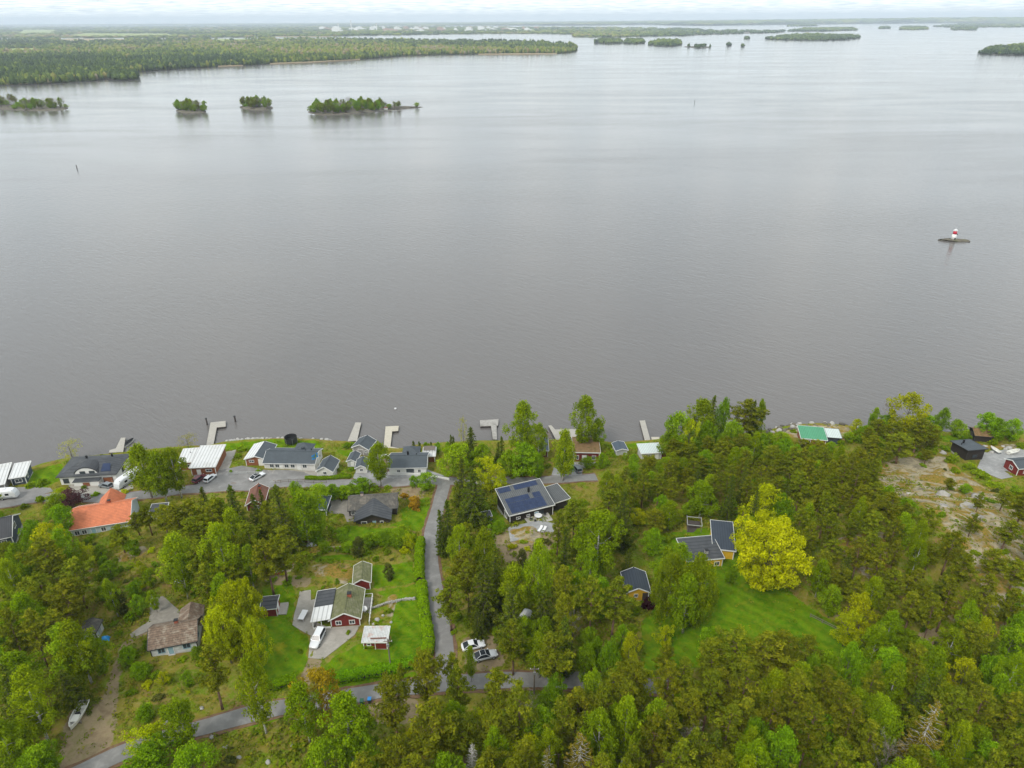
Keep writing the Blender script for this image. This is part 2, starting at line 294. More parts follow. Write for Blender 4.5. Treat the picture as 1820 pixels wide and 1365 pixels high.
LAWN=[[(-51.5, 105.3), (-47.3, 106.1), (-44.1, 104.5), (-39.8, 100.8), (-38.5, 94.0), (-39.2, 89.4), (-44.2, 87.7), (-48.8, 92.2), (-51.4, 100.3)], [(-35.2, 93.2), (-33.2, 96.0), (-29.4, 98.6), (-24.0, 98.2), (-18.0, 98.0), (-17.6, 94.4), (-21.8, 91.2), (-31.7, 89.4), (-34.9, 90.9)], [(-29.8, 115.4), (-20.9, 116.7), (-18.6, 109.5), (-16.6, 98.0), (-17.5, 93.7), (-23.6, 95.7), (-24.6, 104.8), (-25.1, 111.9)], [(-31.9, 123.8), (-22.4, 124.4), (-21.2, 117.5), (-29.9, 116.3)], [(-53.4, 114.4), (-47.6, 117.0), (-45.9, 113.0), (-44.5, 106.0), (-46.6, 105.7), (-51.3, 106.2)], [(33.5, 131.5), (38.6, 136.6), (46.8, 137.2), (54.3, 133.0), (52.3, 122.3), (59.5, 106.1), (63.8, 100.2), (66.4, 96.2), (66.8, 92.3), (59.2, 94.1), (49.6, 96.5), (39.8, 95.1), (33.5, 91.3), (23.4, 91.7), (25.5, 103.8), (28.5, 107.9), (32.0, 116.6), (31.4, 123.2)], [(-29.8, 151.4), (-22.3, 158.0), (-21.5, 143.5), (-23.1, 139.1), (-31.1, 141.8), (-28.1, 145.3)], [(-44.0, 142.7), (-38.3, 142.4), (-29.4, 140.1), (-22.4, 134.5), (-22.6, 130.7), (-42.1, 134.6)], [(-88.2, 184.3), (-89.8, 188.6), (-76.1, 190.8), (-61.0, 190.6), (-58.6, 185.8), (-70.4, 183.4)], [(-54.2, 184.1), (-46.6, 184.2), (-49.0, 179.2)], [(-141.2, 172.4), (-134.4, 178.3), (-128.0, 168.8), (-131.5, 162.5), (-136.0, 165.9)], [(35.0, 186.8), (42.9, 188.8), (42.6, 184.6), (35.0, 183.0)], [(134.0, 190.5), (143.5, 191.7), (140.4, 185.8), (131.1, 186.8)], [(-4.6, 149.5), (-1.6, 141.7), (-4.3, 137.5), (-8.8, 146.6)], [(-44.8, 125.5), (-38.0, 128.6), (-34.8, 125.9), (-44.3, 123.3)], [(32.4, 90.7), (22.1, 90.3), (19.3, 85.0), (26.1, 85.0)], [(-47.0, 81.0), (-30.5, 84.2), (-30.3, 83.2), (-46.4, 79.3)], [(-35.5, 88.3), (-17.8, 91.5), (-17.0, 89.6), (-34.4, 86.1)]]
ROCK=[[(101.2, 166.3), (116.5, 180.2), (128.0, 176.7), (128.3, 161.3), (123.2, 134.1), (94.1, 90.8), (90.8, 93.5), (92.6, 103.3), (95.3, 113.8), (94.7, 124.0), (95.7, 143.0)], [(73.6, 124.6), (81.4, 126.0), (81.8, 116.7), (74.8, 110.8), (71.3, 115.9)], [(81.5, 105.8), (88.9, 105.6), (90.4, 102.2), (87.2, 100.0), (82.3, 103.1)], [(-92.6, 129.4), (-86.3, 131.7), (-84.7, 128.9), (-89.1, 124.6)], [(-98.9, 124.3), (-95.7, 125.4), (-90.1, 116.6), (-94.0, 116.9)], [(-45.2, 122.2), (-36.9, 124.1), (-35.2, 120.5), (-42.9, 117.7)], [(-49.1, 131.1), (-40.1, 132.9), (-39.3, 129.5), (-47.2, 126.9)], [(84.8, 193.5), (96.1, 197.6), (106.9, 197.4), (110.8, 193.7), (102.2, 186.5), (86.0, 189.7)], [(136.1, 185.0), (160.3, 185.0), (157.9, 181.4), (133.8, 181.1)], [(47.1, 156.1), (53.1, 157.7), (52.9, 153.6), (47.3, 152.3)], [(-0.9, 137.3), (4.6, 139.2), (7.2, 133.2), (1.1, 131.6)], [(-55.2, 122.0), (-49.8, 124.9), (-47.5, 121.2), (-51.7, 118.7)], [(71.6, 125.4), (77.5, 125.2), (76.6, 120.6), (70.9, 120.7)], [(-26.5, 113.8), (-24.8, 114.4), (-24.3, 106.7), (-26.0, 106.8)], [(-39.6, 119.5), (-35.3, 120.1), (-35.5, 116.8), (-37.9, 116.7)]]
DIRT=[[(-71.6, 70.8), (-73.7, 76.6), (-76.1, 83.2), (-74.5, 84.7), (-71.8, 85.9), (-73.2, 90.9), (-74.9, 96.2), (-73.9, 96.1), (-70.5, 88.5), (-69.0, 85.2), (-66.9, 80.1), (-65.2, 75.8), (-67.1, 71.1)], [(-7.1, 138.8), (11.0, 141.1), (11.8, 133.3), (4.9, 125.3), (-1.5, 124.8)], [(71.4, 93.7), (80.0, 100.5), (82.6, 98.2), (74.5, 91.7)], [(-75.6, 98.2), (-72.8, 101.5), (-71.8, 103.6), (-70.7, 102.2), (-73.7, 98.7), (-73.6, 95.3)], [(-26.5, 83.7), (-17.0, 85.5), (-15.3, 79.4), (-24.7, 79.6)], [(-38.8, 90.3), (-38.4, 95.7), (-35.6, 95.1), (-36.5, 90.6), (-36.9, 88.0), (-38.2, 87.4)], [(-54.8, 120.8), (-42.9, 117.7), (-44.7, 115.3), (-53.5, 116.8)], [(-10.0, 99.6), (-3.0, 100.3), (-1.3, 93.2), (-5.4, 91.1), (-9.1, 92.6)], [(1.7, 89.9), (11.9, 90.0), (11.8, 88.2), (1.7, 88.3)], [(-34.5, 162.0), (-23.6, 163.1), (-23.7, 156.8), (-29.8, 156.4)], [(25.0, 141.5), (28.0, 142.6), (25.9, 133.5), (23.8, 134.9)], [(62.2, 104.4), (66.8, 102.4), (67.8, 98.4), (64.2, 101.3)]]
YARDS={'cottage_driveway': [(-45.3, 114.2), (-43.1, 114.8), (-42.4, 111.9), (-41.4, 112.4), (-40.0, 105.8), (-36.6, 103.7), (-30.6, 104.3), (-31.1, 101.4), (-35.6, 95.1), (-38.6, 95.5), (-39.7, 101.5), (-44.0, 104.2), (-44.6, 107.8)], 'shore_parking': [(-90.8, 168.7), (-83.9, 171.8), (-79.2, 174.3), (-72.5, 171.6), (-60.2, 171.0), (-55.9, 168.1), (-63.7, 164.0), (-73.9, 163.6), (-83.9, 162.0), (-89.2, 164.6)], 'gravel_yard': [(-49.1, 155.0), (-43.0, 155.4), (-40.5, 145.3), (-42.0, 144.5), (-43.5, 147.9), (-47.7, 148.2)], 'house_forecourt': [(-45.3, 171.2), (-36.2, 173.3), (-24.2, 171.3), (-19.0, 167.6), (-19.9, 165.1), (-42.6, 164.2), (-45.1, 167.0)], 'villa_forecourt': [(-124.5, 164.6), (-113.4, 168.6), (-113.0, 174.5), (-104.8, 162.0), (-107.5, 157.4), (-120.0, 159.1)], 'quay_gravel': [(132.9, 169.5), (141.0, 179.5), (158.3, 182.1), (148.8, 168.2), (139.7, 168.0), (139.8, 164.4), (135.8, 163.2), (132.9, 167.4)], 'garden_path': [(-1.2, 139.4), (6.1, 141.7), (10.4, 140.6), (9.9, 136.6), (3.9, 136.7), (0.9, 132.9), (-0.6, 132.4)], 'old_cottage_yard': [(-76.0, 112.2), (-73.7, 112.9), (-67.2, 107.5), (-66.8, 105.3), (-70.8, 102.5), (-73.8, 100.0), (-74.8, 101.3), (-72.8, 104.8)], 'drive_apron': [(11.0, 167.2), (12.2, 173.1), (14.7, 173.9), (16.0, 165.7)], 'drive_apron_b': [(16.5, 166.1), (17.4, 171.1), (20.4, 171.9), (19.5, 165.7)], 'shore_terrace': [(-69.3, 169.3), (-70.9, 171.5), (-59.6, 171.8), (-50.5, 171.1), (-50.1, 167.9), (-56.2, 168.1)], 'car_terrace': [(-84.9, 171.4), (-87.7, 182.6), (-84.4, 184.3), (-82.8, 176.2), (-82.1, 171.1)], 'sod_house_yard': [(18.1, 175.2), (24.6, 174.5), (22.6, 171.2), (18.0, 171.2)], 'lot_left': [(-147.9, 163.4), (-140.6, 164.3), (-136.8, 164.7), (-128.8, 163.4), (-126.9, 161.5), (-136.9, 156.3), (-142.1, 155.1)]}
ROADS={'shore_road': ([(-149.0, 155.9), (-138.1, 155.8), (-130.4, 158.1), (-119.1, 157.7), (-108.0, 156.9), (-99.7, 158.5), (-91.8, 161.3), (-82.6, 161.8), (-76.7, 162.6), (-67.4, 163.0), (-55.2, 164.1), (-46.6, 163.7), (-39.0, 165.0), (-30.2, 165.3), (-19.1, 165.3), (-0.8, 164.6), (11.3, 164.7), (17.2, 164.7), (23.5, 165.3)], 4.2), 'hill_lane': ([(-19.1, 165.0), (-19.1, 161.4), (-19.4, 156.6), (-19.7, 147.4), (-20.0, 140.5), (-19.5, 133.6), (-18.7, 125.0), (-17.3, 117.7), (-15.6, 109.9), (-14.2, 103.9), (-13.2, 97.8), (-12.6, 92.6), (-12.4, 89.2)], 3.5), 'lower_road': ([(-72.3, 66.8), (-67.2, 71.4), (-64.2, 74.0), (-59.9, 76.3), (-53.8, 79.1), (-47.2, 81.7), (-40.0, 83.5), (-32.6, 85.0), (-25.0, 86.3), (-17.3, 87.7), (-11.4, 88.9), (-5.3, 89.0), (2.8, 89.6), (11.8, 89.3), (20.7, 88.1), (28.5, 87.1)], 3.5)}
HEDGES=[[(-21.8, 132.5), (-21.1, 124.6), (-20.1, 117.0)], [(-19.5, 115.6), (-18.1, 107.7), (-16.3, 99.4), (-16.2, 95.9), (-17.5, 93.7)], [(-18.5, 93.1), (-21.4, 91.8), (-26.7, 90.2), (-31.7, 89.5), (-33.5, 90.5)], [(-39.4, 89.4), (-41.9, 88.0), (-44.6, 87.1)], [(-58.2, 166.6), (-46.0, 166.9)], [(-28.2, 97.8), (-24.0, 98.2)]]
TREES=[
('airy',-131.9,179.8,7.0,6.7),('airy',-98.7,184.3,6.0,6.1),('airy',-14.8,183.4,12.0,3.7),('bare',122.3,199.9,10.0,4.7),('bare',10.9,96.0,10.0,2.9),
('bare',53.3,65.8,14.0,4.0),('bare',26.2,71.9,7.6,5.4),('bare',1.6,78.5,8.1,5.1),('birch',-97.6,157.4,17.0,7.7),('birch',-92.7,155.3,16.0,8.3),
('birch',-89.7,157.7,16.0,6.9),('birch',-89.8,98.0,14.0,5.6),('birch',-80.3,107.2,10.0,3.4),('birch',-69.9,115.2,15.0,6.8),
('birch',-68.3,112.5,12.0,4.6),('birch',-60.1,115.0,17.0,7.2),('birch',-48.0,131.8,16.0,7.1),('birch',-46.3,133.4,14.0,5.2),
('birch',-36.6,163.3,14.0,6.8),('birch',3.2,176.9,20.0,7.8),('birch',7.5,174.4,14.0,5.8),('birch',13.9,163.5,17.0,5.8),('birch',21.6,182.2,19.0,8.3),
('birch',25.8,183.0,11.0,4.0),('birch',56.1,183.4,17.0,9.1),('birch',74.6,185.4,16.0,3.7),('birch',116.7,197.8,8.0,3.1),('birch',33.9,113.0,14.0,5.3),
('birch',46.1,140.9,11.0,6.3),('birch',17.6,116.0,20.0,9.8),('birch',5.1,105.6,19.0,5.7),('birch',-11.6,119.2,15.0,5.0),('birch',-6.1,115.5,16.0,5.4),
('birch',-7.5,89.1,9.0,2.4),('birch',-40.9,78.3,18.0,4.6),('birch',-33.2,76.5,14.0,4.8),('birch',-25.4,73.0,15.0,7.0),('birch',-75.7,76.5,16.0,6.2),
('birch',-75.5,89.0,15.0,5.8),('birch',-52.2,75.2,12.0,5.3),('birch',75.9,88.9,11.0,5.9),('birch',61.2,79.7,14.0,4.6),('birch',65.6,68.8,13.0,3.8),
('birch',55.9,71.2,14.0,4.6),('birch',16.9,72.1,16.0,4.9),('birch',-3.5,68.9,13.0,3.8),('birch',-72.5,107.8,6.0,2.5),('birch',33.0,101.1,15.0,5.8),
('birch',61.5,108.8,9.9,3.9),('birch',69.7,103.7,9.0,3.8),('birch',49.4,147.8,8.7,3.9),('birch',83.0,114.5,11.3,3.4),('birch',79.8,109.2,12.5,3.8),
('birch',74.6,123.5,12.1,3.1),('birch',24.0,150.1,10.8,4.0),('birch',65.1,126.3,11.7,3.5),('birch',25.7,146.5,11.2,4.0),('birch',83.2,160.6,8.1,3.2),
('birch',58.7,158.4,10.4,3.9),('birch',76.3,149.3,10.6,3.9),('birch',85.6,156.7,12.6,3.1),('birch',67.7,93.4,11.5,4.5),('birch',68.9,82.1,14.5,4.3),
('birch',58.0,76.2,10.8,5.4),('birch',53.7,76.6,12.5,5.4),('birch',80.0,79.8,14.7,4.5),('birch',64.1,90.6,11.4,5.2),('birch',54.0,62.3,12.9,5.3),
('birch',42.7,60.8,14.0,4.0),('birch',70.0,78.9,9.8,4.0),('birch',50.7,60.1,15.1,5.0),('birch',12.7,68.8,15.7,5.6),('birch',46.2,81.1,12.6,5.3),
('birch',5.4,68.2,12.7,4.1),('birch',33.2,67.2,15.2,4.3),('birch',34.3,63.9,15.5,5.5),('birch',-9.2,74.7,11.4,4.7),('birch',40.6,77.5,14.6,4.2),
('birch',13.4,65.2,11.4,4.1),('birch',31.2,61.7,15.7,4.1),('birch',-56.7,104.9,12.0,4.9),('birch',-62.2,123.6,9.2,3.9),('birch',-63.5,128.9,12.8,5.2),
('birch',-55.2,114.9,11.5,4.2),('birch',-97.0,101.8,8.7,5.2),('birch',-102.7,111.5,12.3,4.4),('birch',-76.8,70.7,12.1,5.5),
('birch',-84.4,84.9,11.3,6.6),('birch',-0.1,105.5,13.6,6.0),('birch',12.3,106.4,10.9,5.1),('birch',15.7,111.1,14.2,4.9),('birch',4.6,90.1,10.5,4.9),
('birch',37.5,136.8,8.7,5.1),('birch',41.4,159.6,8.0,4.9),('birch',68.8,171.2,10.9,3.9),('birch',44.0,163.3,7.6,5.4),('birch',68.7,177.2,8.1,4.4),
('birch',45.3,158.3,8.3,4.0),('birch',-135.6,148.5,11.7,6.5),('deadspruce',-6.3,67.5,11.0,3.5),('gold',-120.4,155.6,4.5,5.1),
('gold',-105.2,127.6,11.0,7.4),('gold',-97.4,125.7,6.0,4.6),('gold',-6.4,158.3,11.0,7.5),('gold',-2.6,155.3,8.0,4.2),('gold',50.5,174.1,14.0,5.5),
('gold',121.6,189.6,16.0,12.1,'oak'),('gold',107.4,190.5,6.0,4.6),('gold',57.0,130.3,15.0,10.7,'greenmaple'),('gold',-46.1,92.5,13.0,5.0),
('gold',65.2,97.9,11.0,5.9),('gold',61.9,96.3,9.0,5.2),('gold',83.2,91.4,11.0,4.4),('gold',28.5,97.1,6.0,3.2),('gold',20.6,90.5,10.0,4.2),
('gold',-57.6,75.0,6.0,7.1),('gold',-81.8,120.7,4.0,2.5),('gold',-24.0,131.2,4.0,3.7),('gold',-62.5,88.7,3.0,2.4),('gold',30.6,139.5,5.0,3.6),
('gold',54.1,80.6,7.9,5.9),('gold',75.1,83.1,11.0,5.3),('gold',2.2,70.2,8.5,5.9),('gold',38.2,63.8,10.2,5.1),('gold',42.5,81.3,7.7,4.7),
('gold',-5.3,75.1,9.1,4.4),('gold',21.8,82.7,8.7,4.3),('juniper',-79.0,108.1,6.0,3.4),('juniper',2.3,123.2,5.0,2.5),('juniper',-26.8,118.4,5.0,2.4),
('juniper',-35.2,127.6,6.0,3.3),('leafy',-115.0,146.1,8.0,5.7),('leafy',-109.4,138.5,9.0,6.5),('leafy',-110.3,129.2,11.0,5.9),
('leafy',-100.6,124.7,11.0,6.3),('leafy',-106.8,119.4,11.0,5.3),('leafy',-87.8,119.5,5.0,4.2),('leafy',-71.5,140.4,9.0,4.1),
('leafy',-50.0,151.1,7.0,6.6),('leafy',-58.3,156.1,5.0,3.9),('leafy',-47.7,154.9,5.0,5.1),('leafy',-44.8,156.1,4.0,4.2),('leafy',-41.0,158.5,5.0,5.5),
('leafy',-23.8,160.5,6.0,5.1),('leafy',-27.4,162.1,4.0,2.9),('leafy',-26.0,182.2,4.0,2.4),('leafy',-22.4,181.8,4.0,2.2),('leafy',-19.4,182.2,4.0,1.9),
('leafy',-15.4,168.0,11.0,9.2),('leafy',-8.3,170.4,9.0,7.4),('leafy',4.2,177.4,13.0,4.9),('leafy',3.0,167.7,11.0,9.8),('leafy',-1.2,167.1,9.0,6.3),
('leafy',7.3,165.4,9.0,4.1),('leafy',13.8,165.3,11.0,5.3),('leafy',47.7,175.0,16.0,8.4),('leafy',63.7,186.3,16.0,5.4),('leafy',45.5,173.7,12.0,6.1),
('leafy',56.5,175.7,13.0,7.2),('leafy',63.1,175.1,14.0,6.5),('leafy',114.1,195.1,6.0,2.7),('leafy',119.8,196.5,6.0,4.9),('leafy',131.4,193.6,6.0,4.3),
('leafy',135.4,192.7,9.0,4.9),('leafy',138.6,190.6,6.0,6.3),('leafy',146.5,189.4,9.0,7.3),('leafy',149.0,186.6,8.0,5.2),('leafy',153.3,186.7,8.0,5.5),
('leafy',102.9,185.3,4.0,3.4),('leafy',61.6,131.7,12.0,6.5),('leafy',54.0,128.0,9.0,5.1),('leafy',36.5,141.9,8.0,4.6),('leafy',31.3,126.8,8.0,4.8),
('leafy',1.9,97.5,8.0,3.6),('leafy',5.5,95.1,10.0,4.7),('leafy',13.5,94.5,8.0,3.5),('leafy',19.8,93.9,9.0,3.7),('leafy',0.8,95.8,6.0,5.2),
('leafy',-23.0,70.9,10.0,4.3),('leafy',6.8,83.4,9.0,3.2),('leafy',12.8,80.2,13.0,4.0),('leafy',-78.0,89.3,14.0,6.9),('leafy',-74.1,90.8,10.0,4.4),
('leafy',-71.9,68.9,8.0,5.1),('leafy',-71.5,71.3,7.0,3.8),('leafy',-55.4,69.4,8.0,7.6),('leafy',-48.3,68.7,9.0,6.7),('leafy',82.0,94.8,12.0,5.1),
('leafy',56.9,85.6,13.0,4.4),('leafy',76.8,77.6,13.0,4.1),('leafy',39.3,68.3,14.0,5.5),('leafy',36.4,71.0,12.0,4.3),('leafy',48.5,69.1,10.0,3.4),
('leafy',27.1,78.2,9.0,3.1),('leafy',-75.7,107.3,5.0,3.4),('leafy',72.2,94.7,5.0,3.9),('leafy',14.6,91.1,9.0,3.4),('leafy',117.8,151.5,3.0,2.9),
('leafy',35.3,90.9,11.0,6.0),('leafy',49.2,83.1,13.0,3.0),('leafy',60.9,66.6,10.0,4.1),('leafy',16.3,87.5,11.0,4.7),('leafy',12.5,87.6,11.0,3.9),
('leafy',-28.4,69.1,10.0,6.4),('leafy',-19.9,67.7,9.0,4.2),('leafy',-23.6,72.5,9.0,2.8),('leafy',94.3,178.0,4.0,4.0),('leafy',21.7,170.9,4.0,4.2),
('leafy',25.8,170.7,5.0,3.5),('leafy',34.9,171.5,4.0,3.2),('leafy',-95.1,128.5,4.0,3.4),('leafy',-87.7,128.1,4.0,3.4),('leafy',-77.5,116.2,5.0,3.1),
('leafy',-85.8,112.4,4.0,2.8),('leafy',-79.9,113.3,4.0,3.3),('leafy',-41.4,135.9,3.5,3.5),('leafy',-33.9,132.5,4.0,4.0),('leafy',-30.8,132.4,4.0,4.5),
('leafy',-27.1,132.3,4.5,4.8),('leafy',-43.1,127.7,3.5,2.8),('leafy',-46.4,132.6,4.0,2.9),('leafy',-37.8,129.2,3.5,3.1),('leafy',-71.0,93.8,4.0,3.1),
('leafy',-67.4,89.8,4.0,3.4),('leafy',-58.5,94.2,4.0,2.7),('leafy',-58.1,88.8,3.5,2.4),('leafy',-8.0,147.3,4.0,3.4),('leafy',-3.6,137.3,3.5,3.0),
('leafy',-61.9,80.7,4.0,2.8),('leafy',44.1,142.2,5.0,3.6),('leafy',53.6,142.0,5.0,3.6),('leafy',25.5,132.6,5.0,3.2),('leafy',32.3,117.0,6.0,3.6),
('leafy',46.1,115.5,4.0,2.9),('leafy',87.0,134.7,6.5,4.2),('leafy',62.2,149.2,6.6,3.6),('leafy',35.9,153.1,8.4,5.1),('leafy',61.9,103.2,8.0,4.2),
('leafy',85.6,170.8,6.9,3.8),('leafy',86.5,126.9,6.9,4.8),('leafy',81.9,118.3,9.8,4.8),('leafy',67.3,146.5,7.3,4.2),('leafy',64.3,166.1,8.2,4.6),
('leafy',100.8,165.8,6.1,3.7),('leafy',79.9,169.5,7.7,4.9),('leafy',69.7,67.9,9.8,5.3),('leafy',48.8,64.3,9.8,5.3),('leafy',80.6,83.6,10.0,5.8),
('leafy',64.2,85.5,10.7,5.9),('leafy',87.2,89.8,10.5,5.9),('leafy',72.2,89.6,8.2,5.2),('leafy',60.1,62.6,10.8,5.2),('leafy',70.9,71.4,8.7,5.1),
('leafy',85.4,84.5,7.8,5.6),('leafy',80.3,76.1,9.7,5.0),('leafy',53.4,85.0,11.1,5.1),('leafy',90.4,92.3,11.4,5.1),('leafy',95.3,99.5,7.9,6.0),
('leafy',60.4,84.4,8.0,5.5),('leafy',22.2,73.9,12.3,5.8),('leafy',-9.9,64.8,12.3,5.7),('leafy',4.6,74.9,9.2,5.6),('leafy',46.5,73.4,10.6,5.4),
('leafy',6.1,79.8,8.7,5.6),('leafy',-59.5,127.6,9.5,4.6),('leafy',-56.4,141.6,6.9,4.8),('leafy',-62.1,110.2,8.1,4.6),('leafy',-77.1,136.7,8.7,5.4),
('leafy',-106.4,114.5,7.4,5.5),('leafy',-102.4,116.6,8.6,5.0),('leafy',-96.2,96.4,10.0,6.5),('leafy',-90.3,87.2,7.9,5.8),
('leafy',17.5,104.8,11.1,5.6),('leafy',0.5,110.0,9.4,5.2),('leafy',11.3,111.6,8.9,5.1),('leafy',-6.6,125.3,7.7,5.1),('leafy',130.8,189.4,4.6,4.8),
('leafy',108.2,178.4,5.9,5.4),('leafy',107.8,186.3,6.0,5.1),('leafy',115.9,191.1,5.7,4.2),('leafy',79.8,176.8,6.4,5.5),('leafy',52.0,162.0,8.2,4.5),
('leafy',32.7,160.4,6.9,4.4),('leafy',76.3,173.4,6.1,5.9),('leafy',71.7,174.3,8.9,5.0),('leafy',53.0,179.5,6.0,6.0),('leafy',80.8,182.4,6.1,5.0),
('leafy',75.0,177.8,7.9,5.3),('leafy',54.0,167.5,6.2,5.3),('leafy',72.5,170.2,6.4,4.8),('leafy',62.0,181.1,6.4,5.8),('leafy',-59.9,58.7,13.5,5.4),
('leafy',-127.7,139.3,11.1,5.6),('leafy',107.5,113.9,13.2,6.2),('maple',53.1,112.3,17.0,15.0,'bigmaple'),('maple',-50.5,97.1,16.0,9.5,'goldmaple'),
('maple',-52.4,93.9,14.0,7.1),('oak',-31.7,80.2,13.0,8.8,'roadoak'),('oldspruce',9.2,65.5,16.0,6.4),('oldspruce',5.0,63.9,14.0,4.8),
('oldspruce',59.4,68.6,18.0,6.9),('pine',-96.9,115.8,14.0,7.8),('pine',-89.8,128.8,8.0,4.6),('pine',-87.5,137.0,9.0,4.0),('pine',-90.5,136.9,7.0,4.0),
('pine',-82.3,134.5,10.0,5.0),('pine',-88.2,109.8,13.0,6.8),('pine',-84.2,100.6,14.0,7.7),('pine',-92.8,106.2,12.0,5.5),('pine',-74.7,132.6,13.0,5.2),
('pine',-76.8,131.5,13.0,6.2),('pine',-70.5,124.3,13.0,6.5),('pine',-67.1,123.7,12.0,5.0),('pine',-64.1,113.9,14.0,5.8),('pine',-59.1,118.0,12.0,4.8),
('pine',-56.6,121.7,13.0,5.5),('pine',-50.3,112.9,15.0,6.0),('pine',-48.6,116.8,15.0,6.5),('pine',-58.2,135.7,11.0,4.8),('pine',69.4,183.8,17.0,9.4),
('pine',119.1,178.1,13.0,7.2),('pine',110.7,171.9,11.0,8.0),('pine',21.9,133.1,15.0,7.8),('pine',14.2,131.8,13.0,6.0),('pine',19.0,100.0,15.0,5.5),
('pine',10.2,101.5,16.0,4.9),('pine',9.4,95.3,15.0,4.7),('pine',10.1,127.4,13.0,3.8),('pine',-9.0,107.4,13.0,3.8),('pine',-12.1,101.5,14.0,5.8),
('pine',6.2,84.9,16.0,5.9),('pine',-50.3,83.7,15.0,5.3),('pine',-18.3,74.4,17.0,5.4),('pine',-14.1,79.8,17.0,5.1),('pine',-9.7,82.8,14.0,3.2),
('pine',-8.7,79.3,15.0,4.2),('pine',-11.7,69.8,17.0,7.0),('pine',-2.9,78.5,15.0,4.5),('pine',1.0,74.4,16.0,4.9),('pine',116.0,136.6,6.0,4.0),
('pine',102.3,116.4,8.0,4.6),('pine',95.1,108.9,9.0,4.5),('pine',97.8,106.0,9.0,4.8),('pine',97.7,120.5,6.0,3.3),('pine',91.0,96.5,12.0,5.1),
('pine',89.9,102.3,10.0,4.3),('pine',113.7,152.6,4.0,2.9),('pine',119.8,173.1,5.0,3.9),('pine',106.9,132.2,5.0,2.8),('pine',87.0,118.6,10.0,4.2),
('pine',87.6,111.3,11.0,4.5),('pine',87.0,105.9,11.0,4.4),('pine',33.8,85.2,13.0,5.7),('pine',37.2,86.1,14.0,6.3),('pine',42.5,86.0,14.0,7.1),
('pine',46.7,87.9,13.0,5.5),('pine',50.0,87.0,13.0,4.8),('pine',25.8,86.1,12.0,3.3),('pine',27.8,81.4,14.0,4.2),('pine',24.8,79.8,14.0,4.2),
('pine',19.4,79.6,15.0,5.4),('pine',30.6,76.9,15.0,5.3),('pine',36.8,78.9,15.0,5.6),('pine',44.1,76.5,15.0,6.0),('pine',22.6,70.1,15.0,4.4),
('pine',58.1,80.7,14.0,3.1),('pine',64.4,80.3,14.0,5.3),('pine',66.4,73.0,15.0,6.4),('pine',72.2,74.8,14.0,4.2),('pine',50.8,72.2,15.0,4.4),
('pine',66.6,63.5,15.0,4.7),('pine',13.8,74.3,15.0,4.3),('pine',6.8,71.8,15.0,4.4),('pine',1.7,66.0,14.0,4.0),('pine',17.0,65.4,13.0,3.4),
('pine',20.6,68.9,15.0,4.1),('pine',-17.0,66.6,14.0,5.1),('pine',-13.7,63.6,14.0,4.8),('pine',-18.7,81.7,12.0,2.2),('pine',50.0,79.5,14.0,4.5),
('pine',49.9,74.7,15.0,4.4),('pine',39.1,72.9,15.0,4.8),('pine',31.9,71.2,15.0,4.7),('pine',43.9,70.5,15.0,4.7),('pine',25.8,66.4,15.0,4.5),
('pine',85.9,177.5,5.0,5.0),('pine',90.0,176.9,5.0,4.6),('pine',38.2,166.2,5.0,4.7),('pine',56.0,152.1,8.4,4.0),('pine',63.3,161.6,8.2,3.9),
('pine',52.1,150.9,9.7,4.4),('pine',75.5,127.8,8.3,3.3),('pine',67.4,120.3,12.4,4.2),('pine',73.2,155.5,12.2,4.1),('pine',73.7,114.0,10.5,4.5),
('pine',90.9,155.1,11.6,4.7),('pine',40.0,151.2,12.2,3.4),('pine',39.8,145.5,10.7,4.1),('pine',64.9,156.2,8.3,3.3),('pine',44.7,152.6,8.3,3.2),
('pine',77.0,153.3,8.1,4.0),('pine',82.9,133.4,8.9,4.4),('pine',78.5,105.5,9.2,4.0),('pine',44.5,147.0,9.1,4.1),('pine',74.5,98.7,10.2,4.6),
('pine',63.3,119.8,10.4,3.5),('pine',70.5,133.1,12.2,4.0),('pine',76.0,119.9,10.6,4.6),('pine',29.5,143.9,11.7,4.4),('pine',72.3,108.5,12.9,4.7),
('pine',70.2,160.2,11.4,4.0),('pine',64.1,113.0,8.3,4.2),('pine',24.2,142.9,12.0,4.0),('pine',79.3,130.9,9.6,3.9),('pine',78.3,115.9,11.6,3.3),
('pine',71.8,129.1,9.5,3.3),('pine',68.1,137.9,13.3,4.5),('pine',69.3,97.6,11.6,3.7),('pine',90.0,147.0,10.9,4.1),('pine',65.7,103.7,9.3,3.6),
('pine',69.4,143.5,10.3,4.2),('pine',80.7,98.8,13.5,4.6),('pine',76.5,134.5,9.7,3.6),('pine',86.5,99.8,9.4,3.8),('pine',63.3,139.6,11.4,4.2),
('pine',74.0,104.9,8.7,4.5),('pine',69.1,126.4,13.5,4.0),('pine',80.7,158.1,10.2,4.0),('pine',84.7,148.1,11.8,3.8),('pine',66.5,130.4,9.4,4.3),
('pine',35.5,157.8,8.5,3.9),('pine',79.8,164.6,8.5,4.3),('pine',76.3,95.6,12.5,3.5),('pine',59.4,153.7,9.2,4.1),('pine',75.8,138.7,10.6,3.4),
('pine',59.4,139.2,12.3,3.2),('pine',37.1,148.1,10.8,4.2),('pine',65.5,143.3,9.3,3.3),('pine',70.0,163.8,9.6,4.3),('pine',49.6,144.2,10.7,3.4),
('pine',77.3,111.9,9.8,3.4),('pine',83.8,111.0,8.9,3.9),('pine',72.1,120.5,11.5,3.3),('pine',78.0,125.2,8.7,4.7),('pine',66.5,116.1,8.2,4.3),
('pine',33.0,148.0,12.3,4.6),('pine',80.6,154.4,12.5,4.1),('pine',79.3,145.5,9.0,4.3),('pine',82.9,138.3,9.6,3.6),('pine',89.3,151.7,10.0,4.0),
